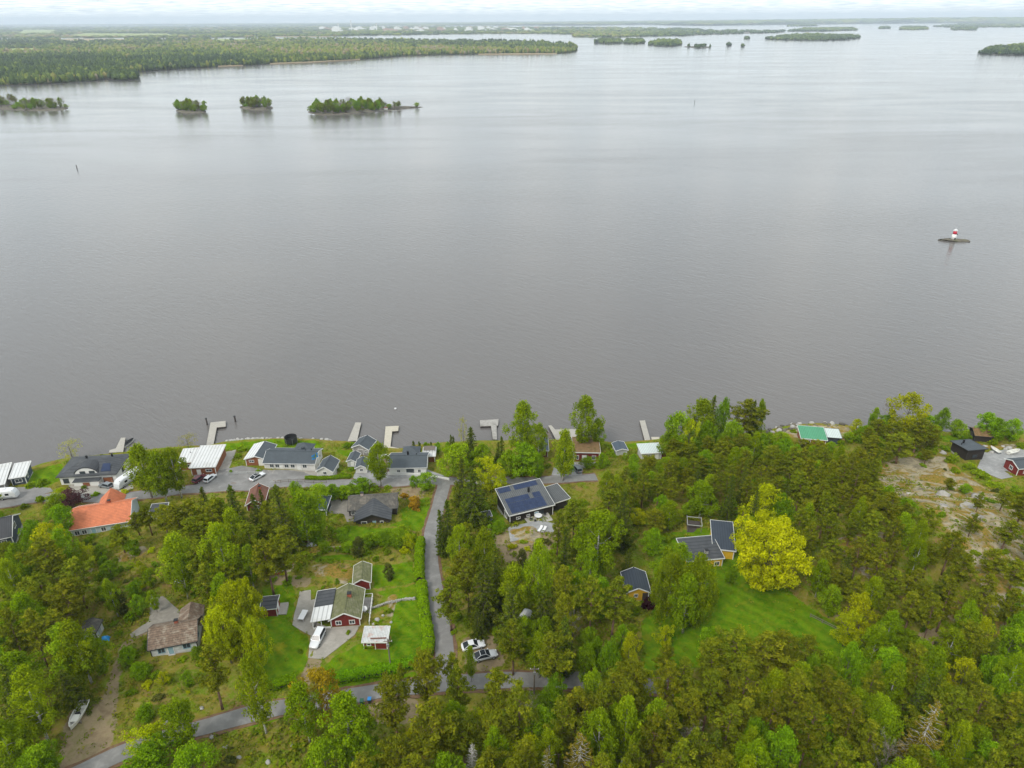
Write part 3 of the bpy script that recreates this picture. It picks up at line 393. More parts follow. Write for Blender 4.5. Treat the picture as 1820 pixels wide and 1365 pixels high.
('pine',55.0,158.4,9.2,3.4),('pine',90.3,164.7,8.6,4.4),('pine',78.1,101.9,9.6,3.9),('pine',69.1,154.9,10.0,4.1),('pine',29.4,150.5,8.1,4.1),
('pine',80.9,122.4,11.7,4.4),('pine',88.1,159.6,9.2,4.5),('pine',82.4,127.7,8.9,3.4),('pine',98.2,163.4,9.3,3.8),('pine',72.9,151.2,10.7,4.6),
('pine',25.8,153.5,8.3,3.5),('pine',70.1,112.2,10.9,4.2),('pine',66.8,151.4,10.2,3.8),('pine',61.6,116.7,13.0,3.4),('pine',80.8,148.9,10.5,4.1),
('pine',71.8,137.5,8.0,4.3),('pine',42.1,155.5,10.2,4.2),('pine',72.7,146.3,12.4,3.6),('pine',53.5,146.1,10.0,3.4),('pine',84.3,152.7,10.8,3.4),
('pine',50.1,157.9,8.1,4.4),('pine',74.6,142.5,12.4,3.8),('pine',61.0,145.1,11.7,3.9),('pine',84.5,141.6,9.8,4.5),('pine',75.8,160.8,10.3,3.7),
('pine',73.0,166.2,8.0,4.5),('pine',85.4,167.2,8.1,3.9),('pine',55.8,138.6,13.4,3.4),('pine',84.8,122.7,8.4,3.5),('pine',85.9,96.3,11.5,3.4),
('pine',29.8,156.0,9.1,3.7),('pine',79.2,140.9,12.9,4.0),('pine',47.6,154.7,9.7,4.4),('pine',92.7,160.8,9.7,3.8),('pine',95.1,165.0,8.7,3.5),
('pine',65.2,107.2,8.6,3.8),('pine',27.1,138.4,12.8,4.2),('pine',79.6,136.2,13.5,3.2),('pine',62.3,123.5,12.0,3.6),('pine',44.9,64.5,14.6,4.7),
('pine',47.0,60.3,15.6,4.6),('pine',72.0,64.9,11.1,5.5),('pine',79.5,89.9,11.5,5.3),('pine',62.4,71.6,13.0,5.1),('pine',76.3,74.0,13.4,5.3),
('pine',74.3,68.8,10.5,5.2),('pine',69.2,86.2,11.0,5.6),('pine',73.5,79.1,12.4,4.3),('pine',57.0,59.0,15.2,4.7),('pine',67.9,60.0,14.5,5.2),
('pine',57.1,65.0,13.7,5.3),('pine',61.0,59.1,15.5,4.8),('pine',52.6,69.3,13.5,4.4),('pine',-7.6,71.3,12.3,5.5),('pine',-0.1,61.9,15.5,4.2),
('pine',11.6,62.0,15.5,4.8),('pine',15.2,58.2,16.4,4.8),('pine',27.7,60.7,15.9,4.8),('pine',-15.9,59.3,16.2,6.0),('pine',-4.3,61.7,14.5,4.8),
('pine',5.2,57.6,16.8,4.8),('pine',10.0,77.1,11.6,5.9),('pine',18.9,59.1,16.7,4.8),('pine',7.8,60.5,13.4,5.1),('pine',-20.6,63.5,14.1,5.3),
('pine',33.7,59.3,14.7,5.3),('pine',22.9,63.8,15.6,5.5),('pine',30.3,65.1,12.3,5.7),('pine',17.6,75.7,14.7,5.7),('pine',-10.8,59.7,15.6,4.8),
('pine',35.6,75.2,11.6,5.6),('pine',22.5,59.9,16.2,4.4),('pine',-3.0,65.4,13.0,4.3),('pine',33.3,79.9,11.9,5.4),('pine',38.3,59.9,14.2,5.0),
('pine',-2.7,72.4,11.5,5.9),('pine',15.8,62.4,14.5,5.2),('pine',16.1,81.0,11.2,4.8),('pine',27.5,75.1,13.2,4.3),('pine',-56.1,130.9,10.6,4.7),
('pine',-67.1,119.0,10.2,5.0),('pine',-57.7,109.4,9.9,4.8),('pine',-53.3,134.8,9.3,5.3),('pine',-68.7,130.9,13.4,5.3),('pine',-70.1,135.4,11.3,5.5),
('pine',-60.5,106.3,13.3,4.2),('pine',-72.5,128.5,9.4,4.9),('pine',-53.5,101.8,13.1,4.4),('pine',-97.1,108.6,9.4,5.6),('pine',-81.5,93.4,13.2,5.2),
('pine',-100.0,120.2,9.8,4.4),('pine',-92.3,101.9,11.2,5.0),('pine',-88.6,104.2,10.5,5.2),('pine',-91.9,113.0,9.9,5.2),('pine',-111.9,123.2,9.0,4.6),
('pine',-85.6,92.7,14.0,4.3),('pine',-89.8,93.1,13.9,5.0),('pine',14.5,99.2,15.4,5.2),('pine',-0.1,90.5,13.1,4.9),('pine',-5.9,120.1,11.6,4.7),
('pine',21.8,124.6,12.8,4.8),('pine',18.4,129.2,11.0,5.9),('pine',-9.8,111.5,13.6,5.9),('pine',14.8,120.3,10.2,5.3),('pine',-11.0,125.2,10.9,4.9),
('pine',33.6,133.4,8.1,5.0),('pine',121.7,183.0,7.0,4.7),('pine',104.8,175.5,8.1,4.9),('pine',106.2,171.1,8.1,3.5),('pine',112.8,188.8,6.9,4.9),
('pine',126.5,184.6,6.7,4.4),('pine',117.2,185.8,7.8,3.8),('pine',125.0,179.9,8.4,4.1),('pine',114.5,179.2,7.3,4.1),('pine',113.3,184.8,6.9,3.6),
('pine',106.7,182.2,7.3,4.1),('pine',56.8,164.1,10.3,5.2),('pine',55.6,171.4,9.2,4.5),('pine',49.8,168.3,8.2,5.5),('pine',60.0,170.2,10.1,4.1),
('pine',65.0,170.7,10.7,4.8),('pine',45.4,169.5,9.4,5.1),('pine',-121.3,130.3,14.9,5.6),('pine',103.5,108.8,13.2,6.2),('pine',109.9,123.7,11.3,6.0),
('purple',-116.2,153.5,5.0,6.8),('spruce',-75.1,140.7,12.0,4.1),('spruce',-65.0,134.5,16.0,5.5),('spruce',-51.9,128.6,19.0,7.3),
('spruce',-60.6,136.0,13.0,4.8),('spruce',-61.2,141.5,11.0,3.0),('spruce',-12.3,177.6,11.0,4.6),('spruce',-3.0,174.1,10.0,3.2),
('spruce',-4.3,176.3,7.0,2.3),('spruce',3.4,179.0,10.0,3.3),('spruce',-13.1,151.4,15.0,5.2),('spruce',-9.5,141.9,16.0,7.7),
('spruce',-14.9,129.1,15.0,4.6),('spruce',-16.1,128.4,13.0,3.3),('spruce',59.7,186.2,17.0,4.4),('spruce',72.0,183.4,16.0,3.4),
('spruce',25.0,130.4,17.0,5.9),('spruce',10.8,116.0,16.0,3.8),('spruce',24.9,119.3,8.0,3.2),('spruce',-5.7,103.6,17.0,6.3),
('spruce',-3.7,109.5,15.0,4.5),('spruce',-0.6,97.8,15.0,5.2),('spruce',-6.6,99.4,8.0,3.2),('spruce',-75.2,83.8,9.0,5.7),
('spruce',54.2,128.2,16.0,3.0),('spruce',63.7,77.2,14.0,3.7),('spruce',65.8,77.1,14.0,4.3),('spruce',83.6,104.6,9.5,3.2),
('spruce',57.5,146.0,13.5,3.3),('spruce',52.0,138.6,13.4,3.8),('spruce',67.1,110.2,8.8,3.4),('spruce',87.0,144.9,10.0,3.5),
('spruce',96.1,157.5,9.8,2.7),('spruce',47.2,150.4,9.2,2.8),('spruce',63.6,135.6,13.2,3.9),('spruce',82.4,87.2,10.4,3.8),
('spruce',10.4,71.5,12.9,4.4),('spruce',0.1,58.4,16.4,5.0),('spruce',29.6,68.6,12.5,4.1),('spruce',-68.7,62.2,14.0,4.5),('spruce',-73.1,64.3,9.0,5.4),
('spruce',-80.8,79.3,14.1,5.2),('spruce',-80.7,73.8,9.5,5.0),('spruce',17.6,124.3,11.6,4.0),('spruce',5.8,101.2,10.7,5.2),
('spruce',9.0,91.0,13.7,4.0),('spruce',-12.0,131.9,10.3,4.4),('thuja',-29.5,181.1,5.0,1.3),('thuja',-27.6,180.4,5.0,1.3),
('thuja',-24.1,181.3,4.5,1.2),('thuja',-18.5,182.6,6.0,1.2),('thuja',-17.6,181.9,6.0,1.0),('weeping',35.2,103.6,18.0,8.6,'weeping'),
('weeping',15.2,73.2,13.0,3.5),('weeping',31.2,106.8,16.0,6.9,'weep2'),
]
BUSHES=[
('g',-96.3,138.8,4.1),('g',-102.7,136.6,3.0),('g',-92.8,125.0,3.8),('g',-91.2,119.7,3.0),('g',-86.7,128.4,2.1),('g',-85.6,122.9,2.3),
('g',-81.0,116.9,3.2),('g',-77.8,113.3,2.4),('g',-76.3,106.2,3.2),('g',-79.6,104.8,2.0),('g',-77.2,101.7,2.2),('g',-71.8,95.7,3.8),
('g',-68.1,91.6,3.5),('g',-69.7,97.7,2.1),('g',-61.5,97.9,2.4),('g',-57.7,93.8,3.1),('g',-61.6,94.4,1.9),('g',-62.0,89.5,2.0),('g',-62.9,82.2,3.8),
('g',-58.8,82.2,2.9),('g',-64.6,90.7,2.2),('g',-67.4,113.2,2.4),('g',-36.3,132.9,4.0),('g',-33.9,134.1,4.6),('g',-29.9,134.8,4.9),
('g',-26.0,135.8,5.2),('g',-27.8,130.1,3.9),('g',-34.1,128.7,2.6),('g',-23.6,132.9,3.5),('g',-39.6,129.7,3.4),('g',-40.6,123.7,2.3),
('g',-38.0,117.3,1.5),('g',-36.9,120.9,1.7),('g',-40.6,115.6,1.2),('g',-49.4,127.8,2.6),('g',-45.9,133.7,3.2),('g',-48.1,134.8,2.4),
('g',-44.7,139.7,2.8),('g',-40.6,139.8,2.5),('g',-27.6,104.9,1.4),('g',-26.9,105.9,1.1),('g',-25.7,108.6,1.6),('g',-32.3,101.9,1.3),
('g',-40.4,96.9,1.1),('o',-24.6,151.5,5.9),('o',-29.2,157.7,2.4),('g',-41.3,161.3,3.4),('g',-38.2,161.4,3.1),('g',-47.8,159.4,3.7),
('g',-50.6,158.1,3.4),('g',-44.9,160.1,3.1),('g',-42.9,158.2,2.8),('g',-53.5,157.7,2.7),('g',-34.6,162.6,2.2),('g',-5.8,142.0,2.2),
('g',-4.3,137.5,3.6),('g',-9.0,149.9,4.4),('g',-11.7,146.5,2.9),('g',-13.8,156.4,3.3),('g',-3.1,153.5,3.0),('g',-1.6,138.9,1.9),('g',2.5,132.3,1.9),
('g',6.5,133.2,2.7),('g',9.6,128.3,2.1),('g',-11.5,105.3,2.7),('g',-9.2,103.5,2.2),('g',-7.0,103.7,2.9),('g',-3.5,101.0,2.4),('g',-4.8,105.5,2.3),
('g',-11.5,101.2,1.5),('g',-1.3,97.6,2.6),('g',4.0,96.1,2.8),('p',27.5,109.6,3.5),('g',27.7,120.4,2.5),('g',32.0,123.2,3.3),('g',33.2,120.1,2.5),
('g',31.5,115.9,2.7),('g',35.2,126.8,3.1),('g',36.0,121.7,2.5),('g',46.9,116.6,1.9),('g',51.1,118.5,2.2),('g',42.3,110.6,1.2),('g',54.5,121.6,2.5),
('g',24.9,107.1,2.3),('g',23.0,102.2,2.7),('g',42.5,120.3,2.0),('g',54.9,102.6,1.5),('g',41.5,101.1,1.3),('g',36.4,132.6,3.2),('g',49.2,120.2,2.2),
('g',51.1,120.4,2.5),('g',56.2,129.0,3.4),('g',38.2,138.0,2.7),('g',44.1,145.8,2.9),('g',31.9,140.7,3.6),('g',29.4,134.5,2.4),('g',50.8,147.2,2.9),
('g',54.0,146.0,2.9),('g',55.2,140.5,2.5),('g',58.8,147.9,3.2),('g',32.0,149.6,3.5),('g',14.5,150.4,2.9),('g',18.1,149.9,3.5),('g',11.4,127.0,2.3),
('g',8.7,125.2,2.3),('r',43.3,177.7,3.7),('r',45.1,176.2,2.3),('g',73.4,95.9,3.8),('g',69.3,98.3,2.6),('g',72.0,99.5,2.2),('g',77.9,98.5,1.7),
('g',121.7,182.0,2.4),('g',120.6,176.7,3.3),('g',128.1,174.1,3.9),('g',126.3,179.7,4.4),('g',130.6,181.3,3.7),('g',130.0,169.0,4.2),
('g',130.9,164.0,4.7),('g',131.4,158.8,4.6),('g',131.9,153.0,4.4),('g',126.2,168.0,3.2),('g',119.2,143.8,3.4),('g',121.3,140.8,3.0),
('g',118.5,171.3,2.3),('g',115.7,153.9,2.1),('g',-132.4,165.4,3.5),('g',-135.3,164.8,2.8),('g',-127.4,156.5,3.3),('g',-129.6,154.5,2.7),
('g',-131.1,165.8,1.9),('g',-119.0,162.8,1.9),('g',-113.4,158.3,2.1),('y',-106.0,158.9,2.5),('g',-108.9,160.0,1.5),('g',-82.4,178.8,3.0),
('g',-82.6,184.2,3.4),('g',-79.0,186.0,2.1),('g',-73.0,170.8,1.9),('g',-80.7,170.3,1.6),('g',-50.3,185.8,3.5),('g',-48.2,192.6,1.8),
('g',-48.4,168.8,2.9),('g',-46.7,172.2,2.3),('g',-53.2,169.1,2.3),('g',-50.5,171.1,1.6),('g',-42.6,190.9,2.5),('g',84.6,188.2,3.1),
('g',85.2,185.0,2.8),('g',104.4,187.6,4.2),('g',107.4,186.5,4.5),('g',111.2,188.8,3.9),('g',112.2,185.3,4.1),('g',100.6,184.8,3.1),
('g',88.9,192.7,2.5),('g',147.5,192.3,3.6),('g',151.6,190.4,4.6),('g',155.6,188.5,4.9),('g',147.1,184.7,3.4),('g',154.7,183.0,3.4),
('g',142.6,188.6,2.5),('g',29.3,178.9,3.4),('g',33.1,176.8,3.0),('g',29.2,184.9,2.4),('g',32.1,181.1,2.7),('g',13.2,177.7,2.7),('g',10.5,172.6,2.3),
('g',24.3,171.7,3.3),('g',26.9,173.3,2.6),('g',-1.8,176.9,3.3),('g',-5.0,173.2,3.6),('g',-8.1,166.4,2.9),('g',1.5,168.1,3.2),('g',4.7,169.1,3.2),
('g',-11.3,166.5,2.2),('g',-0.1,166.1,2.2),('g',-89.9,124.0,1.5),('g',-91.4,122.0,1.4),('d',-88.7,115.2,1.9),('d',-84.3,118.2,1.5),
('y',-95.2,133.2,2.2),('d',-97.0,127.3,2.6),('d',-79.1,120.8,1.1),('g',-89.9,133.1,2.3),('g',-82.1,122.2,1.6),('y',-79.5,115.5,2.1),
('g',-87.4,121.9,2.1),('y',-94.9,125.8,1.6),('d',-100.5,134.6,1.2),('g',-93.0,133.2,1.3),('y',-76.8,127.0,1.8),('y',-76.3,118.2,1.1),
('g',-80.4,123.8,1.9),('g',-90.7,126.1,1.3),('d',-76.2,120.6,1.2),('g',-102.6,134.5,2.5),('y',-84.0,129.7,2.1),('g',-80.2,134.2,1.5),
('g',-80.0,129.8,2.5),('g',-31.3,125.8,2.2),('g',-42.5,129.1,1.8),('g',-34.7,131.3,2.1),('g',-43.4,136.4,1.2),('g',-44.1,126.9,1.4),
('g',-44.3,132.1,2.2),('d',-27.5,125.5,1.2),('g',-29.2,128.5,2.4),('d',-31.0,132.0,1.9),('y',-25.2,128.8,2.5),('d',52.0,144.3,2.6),
('y',33.2,146.8,1.5),('g',48.0,141.0,1.5),('g',33.1,144.1,1.4),('g',58.4,155.7,1.6),('y',38.8,145.8,2.4),('d',25.9,153.3,2.4),('g',58.0,142.9,2.3),
('g',45.6,144.1,1.6),('g',37.8,151.6,2.4),('g',53.8,156.1,1.9),('y',46.1,156.3,2.1),('g',34.0,156.4,2.0),('y',35.5,140.3,2.0),('g',25.3,138.3,2.1),
('d',35.3,142.6,2.3),('g',39.7,154.2,1.3),('g',31.6,153.5,1.1),('d',29.6,139.1,1.6),('y',37.4,155.9,1.9),('d',53.1,141.8,2.4),('g',61.8,150.4,1.8),
('g',48.6,145.5,1.4),('g',34.4,149.6,2.5),('d',30.1,158.8,2.3),('g',33.9,134.1,2.5),('g',58.1,138.0,2.1),('d',93.5,115.6,2.4),('d',117.2,152.3,2.0),
('g',96.7,115.4,2.3),('g',120.7,149.5,2.0),('g',97.8,125.2,1.3),('g',102.4,115.3,2.2),('g',90.7,124.7,1.7),('g',93.6,120.9,2.5),('d',110.2,136.3,1.8),
('g',121.1,154.1,1.6),('y',132.9,164.1,1.3),('d',110.3,171.9,2.4),('g',90.5,128.7,1.5),('g',120.9,136.8,1.5),('g',102.3,112.0,2.0),
('g',102.1,107.8,1.9),('d',123.3,168.6,1.5),('g',95.8,128.2,2.5),('d',127.3,153.4,2.5),('g',107.3,170.9,1.5),('g',10.6,133.5,1.9),
('g',10.2,130.6,2.0),('d',8.2,131.9,2.2),('g',11.8,136.6,1.0),('y',-0.1,130.4,2.5),('d',6.1,130.3,2.4),('y',3.4,129.8,2.0),('g',3.4,136.0,1.4),
('g',-5.1,134.3,2.4),('g',-34.7,75.7,2.1),('y',-24.6,80.6,2.5),('d',-45.6,75.8,1.1),('g',-32.7,71.9,1.9),('y',-26.1,74.9,1.1),('y',-16.8,77.5,2.1),
('y',-42.5,74.0,1.2),('g',-42.6,78.4,1.2),('g',-30.3,75.0,2.4),('g',-36.6,72.7,1.5),('g',-22.3,76.7,1.4),('g',-36.6,77.0,1.1),('g',-19.3,76.6,2.0),
('g',-27.2,79.9,1.9),('d',-27.9,73.9,1.3),('d',-44.9,73.0,2.3),('g',-34.0,78.7,1.4),('g',-30.7,77.3,2.1),('g',-56.0,95.1,2.0),('g',-67.1,86.5,2.0),
('y',-57.7,86.8,1.1),('d',-61.9,85.7,2.2),('y',-65.1,88.0,2.0),('g',-57.9,88.8,1.2),('g',-50.2,122.3,2.3),('g',-51.9,117.5,1.8),('y',-50.5,118.9,1.4),
('y',-47.9,123.7,1.6),('g',-46.3,118.4,1.3),('g',-55.3,125.4,1.7),('g',-47.0,120.9,2.3),('g',-48.5,117.0,2.5),('d',-53.5,120.9,1.6),
('g',-47.3,126.6,2.4),('g',-56.1,127.5,1.8),('g',-54.4,122.7,2.4),('g',-45.4,124.6,2.0),('g',-52.2,126.2,1.5),('d',79.1,95.0,2.1),
('g',73.2,103.8,2.2),('g',75.6,93.9,1.6),('d',76.1,96.9,1.4),('g',82.7,95.6,2.0),('g',74.5,91.1,1.8),('g',79.8,103.3,2.4),('g',77.5,91.9,1.1),
('y',70.6,92.9,2.5),('g',83.6,98.1,1.6),('g',77.5,101.2,1.7),('g',83.1,100.5,1.9),('g',77.7,103.2,1.9),('g',81.6,102.4,1.1),
]
FAR={'left_mainland': [(-1337, 1288), (-1173, 1515), (-1071, 1616), (-1016, 1641), (-967, 1683), (-936, 1729), (-988, 1837), (-986, 1934), (-987, 2041), (-937, 2131), (-836, 2279), (-782, 2317), (-741, 2404), (-623, 2489), (-535, 2585), (-499, 2695), (-389, 2895), (-271, 2975), (-123, 3006), (29, 3012), (204, 3041), (264, 3195), (297, 3502), (305, 4053), (175, 4589), (-23, 4873), (-542, 5183), (-793, 5384), (-1423, 5764), (-2521, 5838), (-6763, 6764)], 'second_mainland': [(-7292, 7298), (-2736, 6340), (-1959, 6456), (-1623, 6587), (-893, 7114), (-296, 7354), (278, 7327), (541, 6836), (473, 5764), (616, 5640), (928, 5840), (1432, 6226), (1818, 7454), (2328, 9848), (1228, 12998), (-4681, 19114), (-40711, 41022)], 'horizon_land': [(-48052, 48431), (-10855, 25341), (-5097, 20815), (-82, 17603), (1578, 16725), (3049, 18475), (3600, 14819), (5164, 16103), (7218, 17204), (9573, 18466), (12468, 17752), (15298, 13566)]}
ISLANDS=[[(466, 4368), (521, 4205), (608, 4290), (662, 4798), (561, 4819)], [(617, 4288), (645, 4134), (718, 4219), (784, 4710), (703, 4727)], [(692, 3943), (724, 3770), (797, 3798), (871, 4002), (969, 4552), (844, 4577)], [(809, 3678), (837, 3505), (911, 3550), (932, 3736), (863, 3788)], [(1032, 3760), (1057, 3756), (1088, 3876)], [(1069, 3637), (1079, 3635), (1102, 3725)], [(1484, 5037), (1501, 4961), (1605, 5320)], [(1597, 4940), (1613, 4798), (1637, 4727), (1773, 4572), (1972, 4657), (2200, 4950), (2445, 5552), (2352, 6198), (2034, 5852)], [(591, 6232), (903, 5944), (1325, 6039), (1681, 6508), (1999, 6802), (2437, 7094), (2836, 8183), (2447, 8768), (1501, 8691), (828, 8135)], [(2742, 7828), (3034, 7722), (3624, 8297), (4365, 10123), (3747, 10101)], [(4403, 12605), (4925, 12804), (5924, 15468), (5335, 15133)], [(4414, 9471), (4502, 9429), (5139, 10804), (5073, 10842)], [(4190, 8517), (4219, 8276), (4530, 8612), (5697, 10891), (5458, 11031)], [(5774, 10847), (5637, 10152), (4443, 7969), (4640, 7890), (5899, 10010), (6500, 10041), (6824, 8880), (11920, 15555), (10470, 17353), (7965, 14557)], [(1680, 2805), (1687, 2713), (1764, 2682), (1953, 2597), (2353, 3023), (2605, 3662), (2277, 3558), (1947, 3197)], [(-929, 1779), (-874, 1733), (-856, 1774), (-931, 1929), (-994, 1934)]]
ISLETS=[[(-844, 1178), (-775, 1152), (-713, 1134), (-674, 1132), (-675, 1162), (-705, 1195), (-770, 1215), (-885, 1238)], [(-497, 1124), (-474, 1094), (-451, 1093), (-446, 1114), (-476, 1152), (-502, 1154)], [(-416, 1165), (-393, 1133), (-369, 1125), (-358, 1139), (-373, 1179), (-418, 1189)], [(-295, 1093), (-266, 1057), (-229, 1069), (-187, 1109), (-158, 1137), (-130, 1155), (-145, 1167), (-213, 1163), (-291, 1128)]]
REEDS=[[(-848, 2258), (-789, 2298), (-801, 2334), (-863, 2299)], [(-731, 2369), (-616, 2459), (-503, 2615), (-515, 2677), (-626, 2500), (-744, 2413)], [(-121, 2952), (71, 2957), (178, 2983), (181, 3023), (-123, 3011)]]
FIELDS=[[(-4082, 7212), (-3264, 6889), (-3036, 7186), (-3672, 8531), (-4871, 9078)], [(-5685, 9144), (-5053, 8776), (-7735, 13552), (-8510, 13879)], [(-3072, 5344), (-2620, 5395), (-2940, 6016), (-3485, 6227)], [(-1922, 5119), (-1711, 5144), (-1942, 5795), (-2148, 5841)], [(-2244, 3532), (-2190, 3655), (-2409, 3978), (-2497, 3913)], [(-1241, 8467), (-831, 7984), (-973, 8758)], [(-195, 10369), (346, 9130), (263, 11095)], [(-1959, 6456), (-1401, 6218), (-1499, 6555), (-1992, 6725)]]
DOCKS={'a': [(-124.0, 192.9), (-122.6, 193.0), (-119.3, 184.6), (-123.5, 184.2), (-123.9, 185.6), (-122.5, 186.6)], 'b': [(-94.8, 186.9), (-99.1, 202.2), (-94.5, 203.2), (-93.2, 199.6), (-95.9, 199.0), (-92.7, 187.2)], 'c': [(-51.6, 190.1), (-51.4, 201.7), (-49.5, 201.7), (-48.7, 190.3)], 'd': [(-39.7, 186.2), (-41.1, 199.0), (-36.9, 199.4), (-36.6, 196.3), (-38.5, 196.0), (-37.7, 186.8), (-32.5, 184.7), (-37.9, 183.8)], 'e': [(-10.6, 202.7), (-4.5, 203.4), (-4.6, 199.3), (-5.1, 199.1), (-4.8, 190.7), (-6.1, 190.7), (-6.9, 199.1), (-10.4, 198.8)], 'f': [(11.7, 199.0), (12.7, 199.2), (13.8, 196.5), (20.7, 196.8), (20.5, 191.6), (13.7, 190.1), (12.7, 194.9)], 'g': [(41.8, 201.9), (43.6, 202.1), (43.2, 188.8), (41.4, 188.5)], 'h': [(43.8, 191.6), (46.4, 191.6), (45.3, 186.8), (43.4, 186.8)]}
# ------------------------------------------------------------------ mesh helpers
class MB:
    def __init__(s): s.v=[]; s.f=[]
    def add(s,vs,fs):
        n=len(s.v); s.v+= [tuple(map(float,p)) for p in vs]; s.f+=[tuple(i+n for i in q) for q in fs]; return s
    def box(s,x0,x1,y0,y1,z0,z1):
        return s.add([(x0,y0,z0),(x1,y0,z0),(x1,y1,z0),(x0,y1,z0),(x0,y0,z1),(x1,y0,z1),(x1,y1,z1),(x0,y1,z1)],[(3,2,1,0),(4,5,6,7),(0,1,5,4),(1,2,6,5),(2,3,7,6),(3,0,4,7)])
    def bar(s,a,b,w,h,up=(0,0,1)):
        a=Vector(a); b=Vector(b); d=(b-a).normalized(); u=Vector(up); r=d.cross(u)
        if r.length<1e-4: r=d.cross(Vector((1,0,0)))
        r.normalize(); u=r.cross(d).normalized(); r=r*w/2; u=u*h/2
        return s.add([a-r-u,a+r-u,a+r+u,a-r+u,b-r-u,b+r-u,b+r+u,b-r+u],[(0,1,2,3),(7,6,5,4),(0,4,5,1),(1,5,6,2),(2,6,7,3),(3,7,4,0)])
    def tube(s,pts,rad,seg=6,cap=True):
        pts=[Vector(p) for p in pts]; n=len(s.v); m=len(pts)
        for i,p in enumerate(pts):
            d=(pts[min(i+1,m-1)]-pts[max(i-1,0)]).normalized(); a=Vector((1,0,0)) if abs(d.x)<.8 else Vector((0,1,0)); r=d.cross(a).normalized(); u=d.cross(r)
            for k in range(seg):
                t=2*math.pi*k/seg; s.v.append(tuple(p+(r*math.cos(t)+u*math.sin(t))*rad[i]))
        for i in range(m-1):
            for k in range(seg):
                k2=(k+1)%seg; s.f.append((n+i*seg+k,n+i*seg+k2,n+(i+1)*seg+k2,n+(i+1)*seg+k))
        if cap: s.f.append(tuple(n+k for k in range(seg))[::-1]); s.f.append(tuple(n+(m-1)*seg+k for k in range(seg)))
        return s
    def cyl(s,x,y,z0,z1,r0,r1=None,seg=12): return s.tube([(x,y,z0),(x,y,z1)],[r0,r1 if r1 is not None else r0],seg)
    def prism(s,poly,z0,z1):
        n=len(poly); a=sum(poly[i][0]*poly[(i+1)%n][1]-poly[(i+1)%n][0]*poly[i][1] for i in range(n))
        if a<0: poly=poly[::-1]
        return s.add([(x,y,z0) for x,y in poly]+[(x,y,z1) for x,y in poly],[tuple(range(n))[::-1],tuple(range(n,2*n))]+[(i,(i+1)%n,n+(i+1)%n,n+i) for i in range(n)])
    def extr(s,prof,a,b,fn):
        """prof: list of (v,z) extruded from u=a to u=b; fn maps (u,v,z) to a point"""
        n=len(prof); return s.add([fn(a,v,z) for v,z in prof]+[fn(b,v,z) for v,z in prof],[tuple(range(n)),tuple(range(n,2*n))[::-1]]+[((i+1)%n,i,n+i,n+(i+1)%n) for i in range(n)])
    def mesh(s,name,mat=None,smooth=False):
        m=bpy.data.meshes.new(name); m.from_pydata(s.v,[],s.f); m.validate()
        bm=bmesh.new(); bm.from_mesh(m); bmesh.ops.recalc_face_normals(bm,faces=bm.faces); bm.to_mesh(m); bm.free()
        if mat: m.materials.append(MATS[mat])
        if smooth: m.polygons.foreach_set('use_smooth',[True]*len(m.polygons))
        return m
    def build(s,name,mat,parent=None,smooth=False): return link(name,s.mesh(name,mat,smooth),parent)
def link(name,data,parent=None):
    o=bpy.data.objects.new(name,data); COL.objects.link(o)
    if parent: o.parent=parent
    return o
def tag(o,label=None,cat=None,group=None,kind=None):
    if label: o['label']=label
    if cat: o['category']=cat
    if group: o['group']=group
    if kind: o['kind']=kind
    return o
def thing(name,label,cat,x,y,z,rot=0,group=None):
    o=link(name,None); o.empty_display_size=.3; o.location=(x,y,z); o.rotation_euler=(0,0,R(rot)); return tag(o,label,cat,group)
def gz(x,y): return float(terrain(x,y))
def nmesh(name,verts,faces4,mat,tint=None,smooth=False):
    """numpy mesh of quads (faces4: n x 4) or triangles"""
    m=bpy.data.meshes.new(name); nv=len(verts); nf=len(faces4); k=faces4.shape[1]
    m.vertices.add(nv); m.vertices.foreach_set('co',np.ascontiguousarray(verts,dtype=np.float32).ravel())
    m.loops.add(nf*k); m.loops.foreach_set('vertex_index',np.ascontiguousarray(faces4,dtype=np.int32).ravel())
    m.polygons.add(nf); m.polygons.foreach_set('loop_start',np.arange(0,nf*k,k,dtype=np.int32)); m.polygons.foreach_set('loop_total',np.full(nf,k,dtype=np.int32))
    if smooth: m.polygons.foreach_set('use_smooth',np.ones(nf,dtype=bool))
    m.update(calc_edges=True)
    if tint is not None:
        a=m.attributes.new('tint','FLOAT','POINT'); a.data.foreach_set('value',np.ascontiguousarray(tint,dtype=np.float32))
    if mat: m.materials.append(MATS[mat])
    return m
def inside(xs,ys,poly):
    c=np.zeros(xs.shape,bool); n=len(poly); j=n-1
    for i in range(n):
        xi,yi=poly[i]; xj,yj=poly[j]
        if yi!=yj: c^=((yi>ys)!=(yj>ys))&(xs<(xj-xi)*(ys-yi)/(yj-yi)+xi)
        j=i
    return c
def unit(a): return a/np.maximum(np.linalg.norm(a,axis=1,keepdims=True),1e-6)
def leaves(name,C,Nn,size,tint,mat,aspect=.55,rng=RNG):
    """one small leaf-spray quad per centre"""
    n=len(C); t=unit(np.cross(Nn,unit(rng.normal(size=(n,3))))); b=np.cross(Nn,t)
    s=np.asarray(size).reshape(-1,1)*np.ones((n,1)); bend=Nn*s*.18
    V=np.stack([C+t*s,C+b*s*aspect+bend,C-t*s,C-b*s*aspect+bend],1).reshape(-1,3)
    return nmesh(name,V,np.arange(n*4).reshape(n,4),mat,np.repeat(tint,4))
